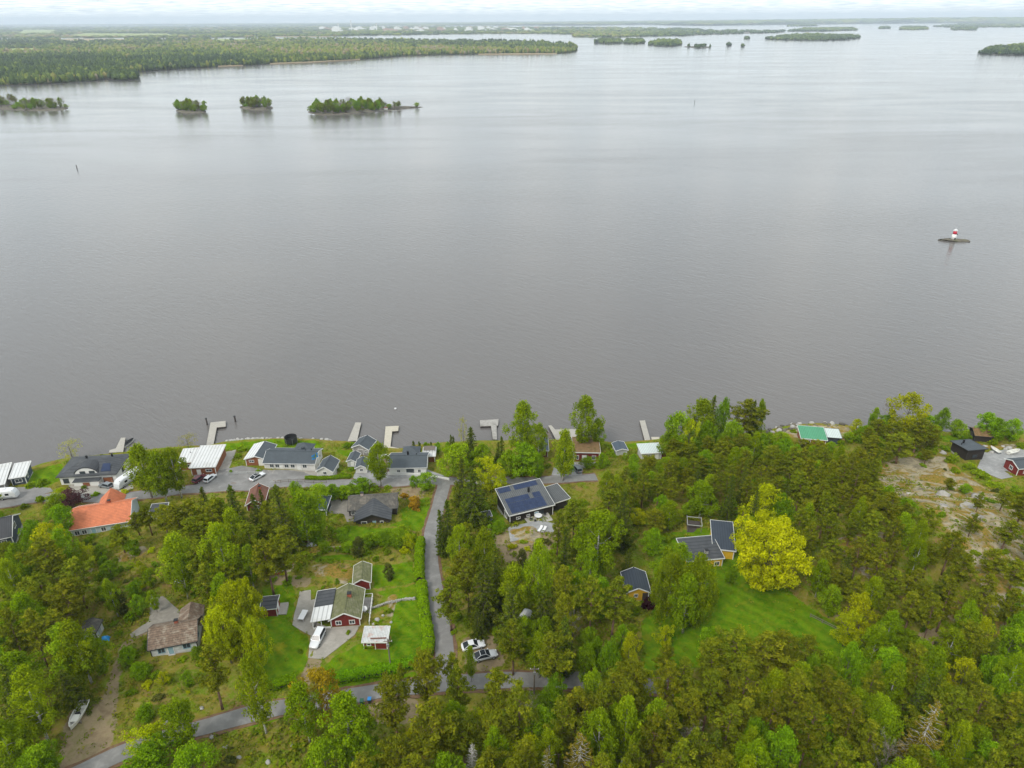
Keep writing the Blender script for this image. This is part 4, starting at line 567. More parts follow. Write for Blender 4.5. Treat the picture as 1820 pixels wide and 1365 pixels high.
def clump_leaves(cl,per,size,up=.35,rnd=.7,flat=1.0,hang=0.0,rng=RNG,shell=.35):
    """cl: rows of x,y,z,r -> centres, normals, tint"""
    cl=np.asarray(cl,float); n=len(cl); k=np.maximum((per*(cl[:,3]/cl[:,3].mean())**2).astype(int),6); idx=np.repeat(np.arange(n),k); m=len(idx)
    d=unit(rng.normal(size=(m,3))); rr=cl[idx,3]*(shell+(1-shell)*rng.random(m)**.6)
    off=d*rr[:,None]; off[:,2]*=flat
    if hang: off[:,2]-=hang*rng.random(m)**1.5*cl[idx,3]
    C=cl[idx,:3]+off; Nn=unit(d+np.array([0,0,up])+rnd*rng.normal(size=(m,3)))
    ct=rng.random(n); tint=np.clip(.55*ct[idx]+.5*rng.random(m)-.02,0,1)
    return C,Nn,size*(.7+.6*rng.random(m)),tint
# ------------------------------------------------------------------ tree prototypes (built once, then copied)
PROTO={}
def reg(kind,trunk,crown,H,W):
    co=np.empty(len(crown.vertices)*3,dtype=np.float32); crown.vertices.foreach_get('co',co); co=co.reshape(-1,3)
    PROTO.setdefault(kind,[]).append((trunk,crown,float(np.percentile(co[:,2],99.7)),2*float(np.percentile(np.hypot(co[:,0],co[:,1]),93))))
def limb_path(p,a,l,rise,n=3,rng=random):
    q=[Vector(p)]; 
    for i in range(1,n+1):
        t=i/n; q.append(Vector((p[0]+math.cos(a)*l*t+rng.uniform(-.08,.08)*l*t,p[1]+math.sin(a)*l*t+rng.uniform(-.08,.08)*l*t,p[2]+rise*l*(t**1.3))))
    return q
def make_pine(i):
    rn=random.Random(100+i); rg=np.random.default_rng(100+i); H=14; W=5.6; mb=MB()
    lean=(rn.uniform(-.4,.4),rn.uniform(-.4,.4)); path=[(lean[0]*(t**2),lean[1]*(t**2),H*.96*t) for t in (0,.15,.35,.6,.8,1)]
    mb.tube(path,[.2,.17,.14,.10,.06,.02],7); cl=[]; start=rn.uniform(.28,.42); nb=rn.randint(34,42)
    asym=rn.uniform(0,6.28)
    for k in range(nb):
        t=start+(1-start)*(k+rn.random()*.8)/nb; t=min(t,.985); s=(t-start)/(1-start)
        prof=(.45+.9*s) if s<.38 else 0.80*(1-((s-.38)/.62)**1.5)+.06
        a=k*2.4+rn.uniform(-.5,.5); l=W/2*prof*rn.uniform(.6,1.18)*(1+.2*math.cos(a-asym)); z=H*.96*t; p=(lean[0]*t*t,lean[1]*t*t,z)
        rise=.10+.55*s; q=limb_path(p,a,l,rise,3,rn); mb.tube(q,[.055*(1.2-s),.04,.028,.012],4,False)
        for u in np.linspace(.42,1,max(2,int(l/.55))):
            v=q[0].lerp(q[-1],u); r=rn.uniform(.42,.72)*(0.75+.35*(1-s)); cl.append((v.x+rn.uniform(-.3,.3),v.y+rn.uniform(-.3,.3),v.z+rn.uniform(-.1,.35),r))
    for k in range(7): cl.append((lean[0]+rn.uniform(-.35,.35),lean[1]+rn.uniform(-.35,.35),H*.96-rn.uniform(-.35,1.2),rn.uniform(.35,.5)))
    C,Nn,s,t=clump_leaves(cl,38,.20,.55,.7,.55,0,rg,.25)
    reg('pine',mb.mesh('trunk','bark_pine',True),leaves('crown',C,Nn,s,t,'leaf_pine',.42,rg),H,W)
def make_spruce(i,kind='spruce',leaf='leaf_spruce',H=15.,W=5.,dens=1.0,start=.06,bark='bark_grey'):
    rn=random.Random(200+i); rg=np.random.default_rng(200+i); mb=MB(); mb.tube([(0,0,0),(0,0,H*.5),(0,0,H)],[.2,.12,.015],7); cl=[]; z=H*start
    while z<H*.97:
        s=(z-H*start)/(H*(1-start)); l0=W/2*(1-s)**.85; nb=max(4,int(8*(1-s*.55)))
        a0=rn.random()*6.28
        for k in range(nb):
            a=a0+6.283*k/nb+rn.uniform(-.25,.25); l=l0*rn.uniform(.7,1.15)+.12; rise=-.22+.35*s
            q=limb_path((0,0,z+rn.uniform(-.2,.2)),a,l,rise,3,rn); mb.tube(q,[.035,.03,.02,.008],3,False)
            if dens>0:
                for u in np.linspace(.3,1,max(2,int(l/.5))):
                    if rn.random()>dens: continue
                    v=q[0].lerp(q[-1],u); cl.append((v.x,v.y,v.z-.05,rn.uniform(.26,.46)*(1.05-.4*s)))
        z+=.62*(1-.45*s)
    if dens>0:
        for k in range(5): cl.append((0,0,H*(.93+.014*k),.16))
        C,Nn,s,t=clump_leaves(cl,17,.19,.45,.65,.5,.5,rg,.2); crown=leaves('crown',C,Nn,s,t,leaf,.4,rg)
    else:
        C=[];
        for k in range(420):
            z=H*rn.uniform(.12,.95); l=W/2*(1-(z/H-.1))*rn.uniform(.3,1); a=rn.random()*6.28; C.append((math.cos(a)*l,math.sin(a)*l,z-.1*l))
        C=np.array(C); crown=leaves('crown',C,unit(rg.normal(size=C.shape)),np.full(len(C),.22),rg.random(len(C)),leaf,.05,rg)
    reg(kind,mb.mesh('trunk',bark,True),crown,H,W)
def make_broad(i,kind,leaf,bark,H,W,cb,ncl,r,per,size,shape='round',hang=0.,gap=0.,flat=.9,up=.35):
    """broadleaf crown: clumps through an uneven volume on real limbs"""
    rn=random.Random(300+i*7); rg=np.random.default_rng(300+i*7); mb=MB(); bend=(rn.uniform(-.4,.4),rn.uniform(-.4,.4))
    top=H*.9; path=[(bend[0]*t,bend[1]*t,top*t) for t in (0,.2,.45,.7,1)]; mb.tube(path,[.018*H,.014*H,.011*H,.007*H,.002*H],7)
    lob=[(rn.uniform(0,6.28),rn.uniform(-.6,.8),rn.uniform(.15,.5)) for _ in range(7)]
    cl=[]; zc=H*(cb+1)/2; hz=H*(1-cb)/2
    ga=2.399963
    for k in range(ncl):
        u=(k+.5)/ncl*2-1+rn.uniform(-.08,.08); u=max(-1,min(1,u)); a=k*ga+rn.uniform(-.4,.4); rad=math.sqrt(max(0,1-u*u))
        if shape=='oval': rad=math.sqrt(max(0,1-abs(u)**2.2))*(1-.28*u)
        if shape=='egg': rad=rad*(1-.18*u)
        if shape=='dome': rad=math.sqrt(max(0,1-max(u,-.2)**2)) 
        f=1.0
        for la,lu,lw in lob: f+=lw*math.exp(-((math.cos(a-la)-1)**2*1.6+(u-lu)**2*5))
        f=f/1.12*rn.uniform(.66,1.08)
        if rn.random()<gap: continue
        rr=rn.uniform(.6,1.3)*r
        depth=rn.choice([1,1,1,.66,.4]); x=math.cos(a)*rad*(W/2-r*.5)*f*depth+bend[0]; y=math.sin(a)*rad*(W/2-r*.5)*f*depth+bend[1]; z=zc+u*(hz-r*.45)*(.9+.1*f)
        cl.append((x,y,z,rr))
        if k%3==0:
            zb=max(H*cb*.8,z-rn.uniform(.35,.6)*math.hypot(x,y)-.5); t=zb/top; mb.tube([(bend[0]*t,bend[1]*t,zb),((x+bend[0]*t)*.5,(y+bend[1]*t)*.5,(zb+z)*.5+.2),(x,y,z)],[.0045*H,.0028*H,.001*H],3,False)
    C,Nn,s,t=clump_leaves(cl,per,size,up,.65,flat,hang,rg,.45)
    tm=mb.mesh('trunk',bark,True); tm.materials.append(MATS['bark_grey'])
    for q in tm.polygons:
        if len(q.vertices)==4 and q.area<.5*.02*H and max(abs(tm.vertices[i].co.x-bend[0]*tm.vertices[i].co.z/top)+abs(tm.vertices[i].co.y-bend[1]*tm.vertices[i].co.z/top) for i in q.vertices)>.03*H: q.material_index=1
    reg(kind,tm,leaves('crown',C,Nn,s,t,leaf,.6,rg),H,W)
def make_bare(i):
    rn=random.Random(900+i); rg=np.random.default_rng(900+i); H=10; W=5; mb=MB(); mb.tube([(0,0,0),(.1,0,4),(.2,.1,9.5)],[.14,.1,.02],6); C=[]; D=[]
    for k in range(26):
        z=rn.uniform(2.5,8.5); a=rn.random()*6.28; l=rn.uniform(.4,1)*W/2*(1.1-abs(z-5)/8); q=limb_path((.1,0,z),a,l,rn.uniform(.5,1.1),3,rn); mb.tube(q,[.05,.035,.02,.006],4,False)
        for j in range(3):
            b=q[0].lerp(q[-1],rn.uniform(.4,1)); q2=limb_path(b,a+rn.uniform(-1.2,1.2),l*.5,rn.uniform(.4,1.2),2,rn); mb.tube(q2,[.02,.012,.005],3,False)
            for m in range(10):
                e=q2[0].lerp(q2[-1],rn.uniform(.2,1.1)); C.append((e.x+rn.gauss(0,.12),e.y+rn.gauss(0,.12),e.z+rn.gauss(0,.12)))
    C=np.array(C); reg('bare',mb.mesh('trunk','bark_grey',True),leaves('crown',C,unit(rg.normal(size=C.shape)),np.full(len(C),.28),rg.random(len(C)),'twig_grey',.07,rg),H,W)
for i in range(5): make_pine(i)
for i in range(3): make_spruce(i)
for i in range(2): make_spruce(20+i,'oldspruce','leaf_old',16,7,.62,.25,'bark_dead')
make_spruce(30,'deadspruce','twig_white',11,4,0,.1,'bark_dead')
for i in range(4): make_broad(i,'birch','leaf_birch','bark_birch',15,5.6,.20,96,.80,74,.185,'oval',1.1,.06,1.0,.2)
for i in range(2): make_broad(10+i,'weeping','leaf_birch','bark_birch',17,8.5,.12,170,.95,84,.20,'oval',1.9,.05,1.0,.15)
for i in range(4): make_broad(20+i,'leafy','leaf_green','bark_grey',10,7,.10,100,.92,60,.205,'egg',.15,.16)
for i in range(2): make_broad(30+i,'gold','leaf_gold','bark_grey',10,6.5,.12,90,.85,52,.20,'egg',.1,.2)
for i in range(2): make_broad(40+i,'maple','leaf_gold','bark_grey',16,13,.10,260,1.1,84,.23,'egg',.1,.1)
make_broad(50,'oak','leaf_oak','bark_grey',12,9,.24,90,1.0,50,.22,'dome',.1,.2)
for i in range(2): make_broad(60+i,'airy','leaf_airy','bark_grey',12,9,.2,70,1.0,26,.17,'egg',.2,.22)
make_broad(70,'purple','leaf_purple','bark_grey',5,5.5,.1,60,.8,52,.18,'dome',.1,.1)
make_broad(80,'thuja','leaf_spruce','bark_grey',6,1.6,.02,60,.34,34,.12,'oval',.1,0)
make_broad(81,'juniper','leaf_juniper','bark_grey',6,2.8,.02,70,.5,46,.15,'oval',.1,.04)
for i in range(3): make_bare(i)
# ------------------------------------------------------------------ water, near ground, roads
def sheet(name,poly,z,mat):
    mb=MB(); mb.add([(x,y,z) for x,y in poly],[tuple(range(len(poly)))]); o=mb.build(name,mat); bm=bmesh.new(); bm.from_mesh(o.data); bmesh.ops.triangulate(bm,faces=bm.faces)
    for fc in bm.faces:
        if fc.normal.z<0: fc.normal_flip()
    bm.to_mesh(o.data); bm.free(); return o
tag(sheet('lake',[(-44000,60),(44000,60),(44000,45000),(-44000,45000)],0.0,'lake_water'),'calm grey lake reaching to the far shore','lake',kind='structure')
xs=np.concatenate([np.linspace(-640,-190,40),np.arange(-188,188.1,.7),np.linspace(192,640,40)]); ys=np.concatenate([np.linspace(-80,48,24),np.arange(50,206,.7),np.linspace(207,225,8)])
X,Y=np.meshgrid(xs,ys); Z=terrain(X,Y)
def cover(polys,X,Y): 
    c=np.zeros(X.shape,bool)
    for p in polys: c|=inside(X,Y,p)
    return c.astype(float)
def blur(a,n=1):
    for _ in range(n):
        b=np.pad(a,1,mode='edge'); a=(b[1:-1,1:-1]*2+b[:-2,1:-1]+b[2:,1:-1]+b[1:-1,:-2]+b[1:-1,2:])/6
    return a
LW=blur(cover(LAWN,X,Y),1); RK=blur(cover(ROCK,X,Y),3); DT=blur(cover(DIRT,X,Y),2)
def fbm(X,Y,s,seed,oct=4):
    rg=np.random.default_rng(seed); out=0; a=1
    for k in range(oct):
        for j in range(3):
            th=rg.random()*6.28; ph=rg.random()*6.28; fr=s*2**k*rg.uniform(.7,1.3); out=out+a*np.sin((X*np.cos(th)+Y*np.sin(th))*fr+ph+1.7*np.sin((X*np.sin(th)-Y*np.cos(th))*fr*.7+ph*2))
        a*=.52
    return out/3
dsh=np.interp(X,_sx,_sy)-Y
wild=(1-np.clip(LW*1.5,0,1))*np.clip((dsh-8)/15,0,1)
Z=Z+RK*(.45*np.abs(fbm(X,Y,.35,1))+.12*fbm(X,Y,1.3,2))+wild*.10*fbm(X,Y,.9,3)
nx,ny=len(xs),len(ys); idx=np.arange(nx*ny).reshape(ny,nx)
F=np.stack([idx[:-1,:-1],idx[:-1,1:],idx[1:,1:],idx[1:,:-1]],-1).reshape(-1,4)
gm=nmesh('ground',np.stack([X,Y,Z],-1).reshape(-1,3),F,'ground',smooth=True)
ca=gm.color_attributes.new('cover','FLOAT_COLOR','POINT'); ca.data.foreach_set('color',np.stack([LW,RK,DT,np.ones_like(LW)],-1).astype(np.float32).ravel())
tag(link('ground',gm),'wooded rocky ground sloping down to the lake','ground',kind='structure')
def resample(pts,step):
    out=[]; 
    P=[Vector((p[0],p[1],0)) for p in pts]; n=len(P)
    def cr(i,t):
        a,b,c,d=P[max(i-1,0)],P[i],P[min(i+1,n-1)],P[min(i+2,n-1)]
        return .5*((2*b)+(c-a)*t+(2*a-5*b+4*c-d)*t*t+(3*b-a-3*c+d)*t**3)
    for i in range(n-1):
        k=max(1,int((P[i+1]-P[i]).length/step))
        for j in range(k): out.append(cr(i,j/k))
    out.append(P[-1]); return out
def strip(name,pts,wid,mat,lift,label,edge=None,rnd=0):
    Q=resample(pts,1.5); mb=MB(); n=len(Q); offs=[-.5,-.25,0,.25,.5]; rn=random.Random(4)
    for i,q in enumerate(Q):
        d=(Q[min(i+1,n-1)]-Q[max(i-1,0)]).normalized(); r=Vector((d.y,-d.x,0)); zs=[]
        for o in offs:
            p=q+r*o*(wid+rnd*rn.uniform(-1,1)); zs.append((p.x,p.y,max(gz(p.x,p.y),0.2)+lift+(.05 if o==0 else .03 if abs(o)<.3 else 0)))
        mb.v+= [(zs[0][0],zs[0][1],zs[0][2]-.5)]+zs+[(zs[-1][0],zs[-1][1],zs[-1][2]-.5)]
    k=7
    for i in range(n-1):
        for j in range(k-1): mb.f.append((i*k+j,i*k+j+1,(i+1)*k+j+1,(i+1)*k+j))
    o=mb.build(name,mat,smooth=False); return tag(o,label,'road',kind='structure')
rl={'shore_road':'worn grey asphalt road running along the waterfront houses','hill_lane':'narrow grey asphalt lane climbing beside the clipped hedge','lower_road':'grey asphalt road curving below the red cottage garden'}
for k,(nm,(pts,wd)) in enumerate(ROADS.items()):
    strip(nm.replace('_road','_verge').replace('_lane','_lane_verge'),pts,wd+1.3,'verge_soil',.07,'brown soil verge along the '+nm.replace('_',' '),rnd=.35)
    strip(nm,pts,wd,'asphalt_worn',.13+.014*k,rl[nm])
def draped(name,poly,mat,lift,label,cat='yard'):
    px=[p[0] for p in poly]; py=[p[1] for p in poly]; mb=MB(); mb.add([(p[0],p[1],0) for p in poly],[tuple(range(len(poly)))]); me=mb.mesh(name,mat); bm=bmesh.new(); bm.from_mesh(me)
    for ax,lo,hi in ((0,min(px),max(px)),(1,min(py),max(py))):
        c=lo+1.2
        while c<hi:
            bmesh.ops.bisect_plane(bm,geom=bm.verts[:]+bm.edges[:]+bm.faces[:],plane_co=(c,0,0) if ax==0 else (0,c,0),plane_no=(1,0,0) if ax==0 else (0,1,0)); c+=1.2
    for v in bm.verts: v.co.z=max(gz(v.co.x,v.co.y),.25)+lift
    r=bmesh.ops.extrude_face_region(bm,geom=bm.faces[:]); vs=[g for g in r['geom'] if isinstance(g,bmesh.types.BMVert)]
    for v in vs: v.co.z-=.5
    bmesh.ops.recalc_face_normals(bm,faces=bm.faces); bm.to_mesh(me); bm.free(); return tag(link(name,me),label,cat,kind='structure')
ym={'cottage_driveway':('paving','pale gravel driveway beside the red cottage'),'shore_parking':('asphalt_worn','asphalt parking area behind the waterfront houses'),'gravel_yard':('gravel','pale gravel yard beside the dark brown house'),'house_forecourt':('gravel_grey','grey gravel forecourt of the dark roofed waterfront house'),'villa_forecourt':('paving','paved forecourt of the white villa'),'quay_gravel':('gravel_grey','pale gravel quay by the black cabin'),'garden_path':('gravel_grey','grey gravel path below the solar panelled house'),'old_cottage_yard':('gravel','gravel turning place by the old white cottage'),'drive_apron':('gravel_grey','gravel drive beside the birch at the shore road'),'drive_apron_b':('gravel_grey','gravel drive of the turf roofed house'),'shore_terrace':('paving','pale terrace in front of the long white house'),'car_terrace':('paving','pale terrace beside the flat roofed wooden house'),'sod_house_yard':('paving','paved yard in front of the turf roofed house'),'lot_left':('asphalt_worn','asphalt lot where the caravan stands')}
for k,(nm,p) in enumerate(YARDS.items()): draped(nm.replace('_b',''),p,ym[nm][0],.10+.006*(k%5),ym[nm][1])
# undergrowth: low herbs and seedlings on everything that is neither lawn nor road
n_under=42000; n=n_under; HAZE=5.6e-5; ux=RNG.uniform(-165,165,n*2); uy=RNG.uniform(55,190,n*2)
ok=(np.interp(ux,_sx,_sy)-uy>3)
for p in LAWN+ROCK+DIRT: 
    q=inside(ux,uy,p); ok&=~(q&(RNG.random(len(ux))<(.88 if p in LAWN else .72)))
for p in YARDS.values(): ok&=~inside(ux,uy,p)
for pts,wd in ROADS.values():
    for q in resample(pts,1.2): ok&=((ux-q.x)**2+(uy-q.y)**2>(wd*.5+.9)**2)
UNDER_MASK=[]   # filled by houses before the mesh is made
# ------------------------------------------------------------------ far shores, islands, islets
ICO=bpy.data.meshes.new('tmp'); bm=bmesh.new(); bmesh.ops.create_icosphere(bm,subdivisions=1,radius=1); bm.to_mesh(ICO); bm.free()
iv=np.array([v.co[:] for v in ICO.vertices]); if_=np.array([p.vertices[:] for p in ICO.polygons]); bpy.data.meshes.remove(ICO)
ICO2=bpy.data.meshes.new('tmp'); bm=bmesh.new(); bmesh.ops.create_icosphere(bm,subdivisions=2,radius=1); bm.to_mesh(ICO2); bm.free()
iv2=np.array([v.co[:] for v in ICO2.vertices]); if2=np.array([p.vertices[:] for p in ICO2.polygons]); bpy.data.meshes.remove(ICO2)
def blobs(name,pts,label,fine=False):
    """pts rows: x,y,z,width,height,tint -> one mesh of small uneven crowns"""
    pts=np.asarray(pts); n=len(pts); bv,bf=(iv2,if2) if fine else (iv,if_); m=len(bv)
    jit=1+.28*RNG.normal(size=(n,m,1)).clip(-1.6,1.6); v=bv[None]*jit
    # crowns: some pointed (conifers), some round
    cone=(RNG.random(n)<.35)[:,None]; tz=(bv[:,2][None]+1)/2; taper=np.where(cone,1.15-.95*tz,1.0)
    v[...,0]*=pts[:,3,None]/2*taper; v[...,1]*=pts[:,3,None]/2*taper; v[...,2]=v[...,2]*pts[:,4,None]*.55
    v+=np.stack([pts[:,0],pts[:,1],pts[:,2]+pts[:,4]*.5],-1)[:,None]
    f=(bf[None]+(np.arange(n)*m)[:,None,None]).reshape(-1,3)
    return tag(link(name,nmesh(name,v.reshape(-1,3),f,'far_foliage',np.repeat(pts[:,5],m))),label,'forest',kind='stuff')
def tintnoise(x,y): return np.clip(.42+.34*fbm(x,y,.0017,11,3)+.20*fbm(x,y,.010,12,2)+.15*RNG.normal(size=x.shape),0,1)
FIELDALL=[(0,'far_field'),(1,'far_field'),(2,'far_tan'),(3,'far_field'),(4,'far_field'),(5,'far_field'),(6,'far_field'),(7,'far_tan')]
def fill(poly,n,wr,hr,near=True,avoid=()):
    px=np.array([p[0] for p in poly],float); py=np.array([p[1] for p in poly],float); d=np.hypot(px,py); az=np.arctan2(px,py)
    a=RNG.uniform(max(az.min(),-.75),min(az.max(),.75),n*6); inv=RNG.uniform(1/d.max(),1/d.min(),n*6); dd=1/inv; x=dd*np.sin(a); y=dd*np.cos(a)
    ok=inside(x,y,poly)
    for q in avoid: ok&=~inside(x,y,q)
    x=x[ok][:n]; y=y[ok][:n]; k=np.clip(np.hypot(x,y)/2600,.85,9)
    hill=np.clip(fbm(x,y,.0012,21,2),-1,1.4)
    wdt=RNG.uniform(*wr,len(x))*np.sqrt(k)*k**.35; h=RNG.uniform(*hr,len(x))+3.5*hill
    return np.stack([x,y,np.full(len(x),1.0),wdt,h,tintnoise(x,y)],-1)
HOR=[p for p in FAR['horizon_land']]+[(44000,44000),(-44000,44000)]
FAR['horizon_land']=HOR
for nm,lab in (('left_mainland','wooded mainland across the lake'),('second_mainland','low wooded land beyond the inlet'),('horizon_land','distant wooded land along the horizon')):
    tag(sheet(nm,FAR[nm],1.2,'far_ground'),lab,'land',kind='structure')
for i,(k,mt) in enumerate(FIELDALL): tag(sheet('field',FIELDS[k],1.9,mt),'open field among the far woods','field',kind='structure')
blobs('mainland_forest',fill(FAR['left_mainland'],15000,(7,14),(8,18),True,FIELDS),'mixed spring forest covering the mainland across the lake')
def rim(poly,lo,hi,n,wr,hr):
    """closer row of trees along a shore"""
    P=[]; k=len(poly)
    for i in range(lo,hi):
        a,b=poly[i],poly[i+1]; L_=math.hypot(b[0]-a[0],b[1]-a[1]); m=max(2,int(L_/n))
        for j in range(m):
            t=(j+random.random())/m; x=a[0]+(b[0]-a[0])*t; y=a[1]+(b[1]-a[1])*t+random.uniform(4,60); P.append((x,y,.8,random.uniform(*wr),random.uniform(*hr),min(1,max(0,random.gauss(.45,.2)))))
    return P
blobs('shoreline_trees',rim(FAR['left_mainland'],0,23,3.2,(6,11),(9,16)),'row of trees along the far mainland shore',True)
blobs('second_forest',fill(FAR['second_mainland'],6000,(14,26),(11,17),True,FIELDS),'distant woods on the land beyond the inlet')
hz=fill(HOR,9000,(60,130),(14,24)); rr=np.clip((hz[:,0]/np.maximum(hz[:,1],1)+.05)*1.6,0,1); far=np.clip((hz[:,1]-9000)/9000,0,1); hz[:,4]+=rr*far*75; blobs('horizon_forest',hz,'blue hazy woods along the horizon')
for i,p in enumerate(ISLANDS):
    o=tag(sheet('island',p,1.0,'shore_rock'),'low wooded island in the far lake','island',kind='structure')
    px=[a[0] for a in p]; py=[a[1] for a in p]; cx,cy=sum(px)/len(px),sum(py)/len(py); ext=max(px)-min(px)
    n=int(max(6,min(900,ext*1.6 if i not in(3,4,5,6) else ext*.12)))
    pts=fill(p,n,(8,14),(9,16)); 
    if len(pts): pts[:,5]*=.8; blobs('island_trees',pts,'trees covering a far wooded island',True)
for p in REEDS: tag(MB().prism(p,.02,2.2).build('reed_bed','far_tan'),'strip of dry tan reeds along the far mainland shore','reeds',kind='stuff')
# islets: low rock with single trees, 1 km out
def mound(name,poly,hh,label):
    c=(sum(p[0] for p in poly)/len(poly),sum(p[1] for p in poly)/len(poly)); Q=resample(list(poly)+[poly[0]],6); mb=MB(); n=len(Q); rn=random.Random(len(poly))
    rings=[(.99,-.6),(.96,.25),(.85,hh*.55),(.6,hh),(.25,hh*1.1)]
    for s,z in rings:
        for q in Q: mb.v.append((c[0]+(q.x-c[0])*s+rn.uniform(-1,1),c[1]+(q.y-c[1])*s+rn.uniform(-1,1),z+(rn.uniform(-.25,.25) if z>0 else 0)))
    for r in range(len(rings)-1):
        for i in range(n-1): mb.f.append((r*n+i,r*n+i+1,(r+1)*n+i+1,(r+1)*n+i))
    mb.f.append(tuple((len(rings)-1)*n+i for i in range(n-1)))
    return tag(mb.build(name,'shore_rock'),label,'islet',kind='structure')
for i,p in enumerate(ISLETS): mound('islet',p,2.2,'small rocky islet out in the lake')
# ------------------------------------------------------------------ buildings
FOOT=[]   # footprints, kept free of undergrowth
class House:
    """local frame: x along the front, y away from the front; parts are children"""
    def __init__(s,name,label,cat,cx,cy,rot,L,W,h,kind,rise,roof,wall,trim='trim_white',over=.35,group=None,lift=.15,found='concrete'):
        s.L,s.W,s.h,s.kind,s.rise,s.trim,s.over=L,W,h,kind,rise,trim,over; c,sn=math.cos(R(rot)),math.sin(R(rot))
        cor=[(cx+c*a*L/2-sn*b*W/2,cy+sn*a*L/2+c*b*W/2) for a,b in((-1,-1),(1,-1),(1,1),(-1,1))]; zs=[max(gz(*q),.3) for q in cor]
        z=max(gz(cx,cy),.4)+lift; FOOT.append([(cx+c*a*(L/2+.6)-sn*b*(W/2+.6),cy+sn*a*(L/2+.6)+c*b*(W/2+.6)) for a,b in((-1,-1),(1,-1),(1,1),(-1,1))])
        s.root=thing(name,label,cat,cx,cy,z,rot,group); s.zmin=min(zs)-z-.4
        MB().box(-L/2-.02,L/2+.02,-W/2-.02,W/2+.02,s.zmin,0).build('foundation',found,s.root)
        s.body(roof,wall)
    def body(s,roof,wall):
        L,W,h,o,rs,t=s.L,s.W,s.h,s.over,s.rise,.14; r=s.root; k=s.kind
        if k in('gx','gy'):
            U,V=(L,W) if k=='gx' else (W,L); fn=(lambda u,v,z:(u,v,z)) if k=='gx' else (lambda u,v,z:(v,u,z)); sl=rs/(V/2); e=V/2+o; ze=h-o*sl
            MB().extr([(-V/2,0),(V/2,0),(V/2,h),(0,h+rs),(-V/2,h)],-U/2,U/2,fn).build('wall',wall,r)
            s.roof=MB().extr([(-e,ze),(0,h+rs),(e,ze),(e,ze+t),(0,h+rs+t*1.1),(-e,ze+t)],-U/2-o,U/2+o,fn).build('roof',roof,r)
            for sg in(-1,1):
                mb=MB()
                for sv in(-1,1): mb.bar(fn(sg*(U/2+o+.03),sv*(e+.03),ze+t*.4),fn(sg*(U/2+o+.03),0,h+rs+t*.5),.07,.24)
                mb.build('bargeboard',s.trim,r)
                MB().bar(fn(-U/2-o,sg*(e+.04),ze+t*.35),fn(U/2+o,sg*(e+.04),ze+t*.35),.07,.16).build('gutter',s.trim,r)
            MB().bar(fn(-U/2-o,0,h+rs+t*1.1+.03),fn(U/2+o,0,h+rs+t*1.1+.03),.24,.07).build('ridge_cap',roof,r)
        elif k in('mono','monoback','flat'):
            if k=='flat': rs=.18
            f0,f1=(h,h+rs) if k!='monoback' else (h+rs,h); sl=(f1-f0)/W
            MB().extr([(-W/2,0),(W/2,0),(W/2,f1),(-W/2,f0)],-L/2,L/2,lambda u,v,z:(u,v,z)).build('wall',wall,r)
            a,b=f0-o*sl+.01,f1+o*sl+.01; e=W/2+o; s.roof=MB().extr([(-e,a),(e,b),(e,b+t),(-e,a+t)],-L/2-o,L/2+o,lambda u,v,z:(u,v,z)).build('roof',roof,r)
            X=L/2+o+.035; Yv=e+.035
            MB().bar((-X-.03,-Yv,a+t*.5),(X+.03,-Yv,a+t*.5),.07,.26).build('fascia',s.trim,r); MB().bar((-X-.03,Yv,b+t*.5),(X+.03,Yv,b+t*.5),.07,.26).build('fascia',s.trim,r)
            for sg in(-1,1): MB().bar((sg*X,-e,a+t*.5),(sg*X,e,b+t*.5),.07,.26).build('fascia',s.trim,r)
            s.f0,s.sl=f0,sl
        elif k=='hip':
            MB().box(-L/2,L/2,-W/2,W/2,0,h).build('wall',wall,r); q=max(0,(L-W)/2); X,Yv=L/2+o,W/2+o; mb=MB()
            mb.add([(-X,-Yv,h-.05),(X,-Yv,h-.05),(X,Yv,h-.05),(-X,Yv,h-.05),(-X,-Yv,h+.06),(X,-Yv,h+.06),(X,Yv,h+.06),(-X,Yv,h+.06),(-q-.01,0,h+rs),(q+.01,0,h+rs)],[(3,2,1,0),(0,1,5,4),(1,2,6,5),(2,3,7,6),(3,0,4,7),(4,5,9,8),(5,6,9),(6,7,8,9),(7,4,8)])
            s.roof=mb.build('roof',roof,r); m2=MB()
            for a,b in(((-X,-Yv),(X,-Yv)),((X,-Yv),(X,Yv)),((X,Yv),(-X,Yv)),((-X,Yv),(-X,-Yv))): m2.bar((a[0]*1.004,a[1]*1.004,h-.04),(b[0]*1.004,b[1]*1.004,h-.04),.06,.14)
            m2.build('gutter',s.trim,r)
        if wall not in('white_render',) and k!='hip':
            for a,b in((-1,-1),(1,-1)):
                hh=h if not(k=='monoback' and b<0) else h+s.rise
                MB().box(a*L/2-.09,a*L/2+.09,b*W/2-.04,b*W/2+.07,0,hh-.12).build('corner_board',s.trim,r)
    def _fn(s,side):
        L,W=s.L/2,s.W/2
        return {'F':lambda u,o,z:(u,-W-o,z),'B':lambda u,o,z:(-u,W+o,z),'R':lambda u,o,z:(L+o,u,z),'L':lambda u,o,z:(-L-o,-u,z)}[side]
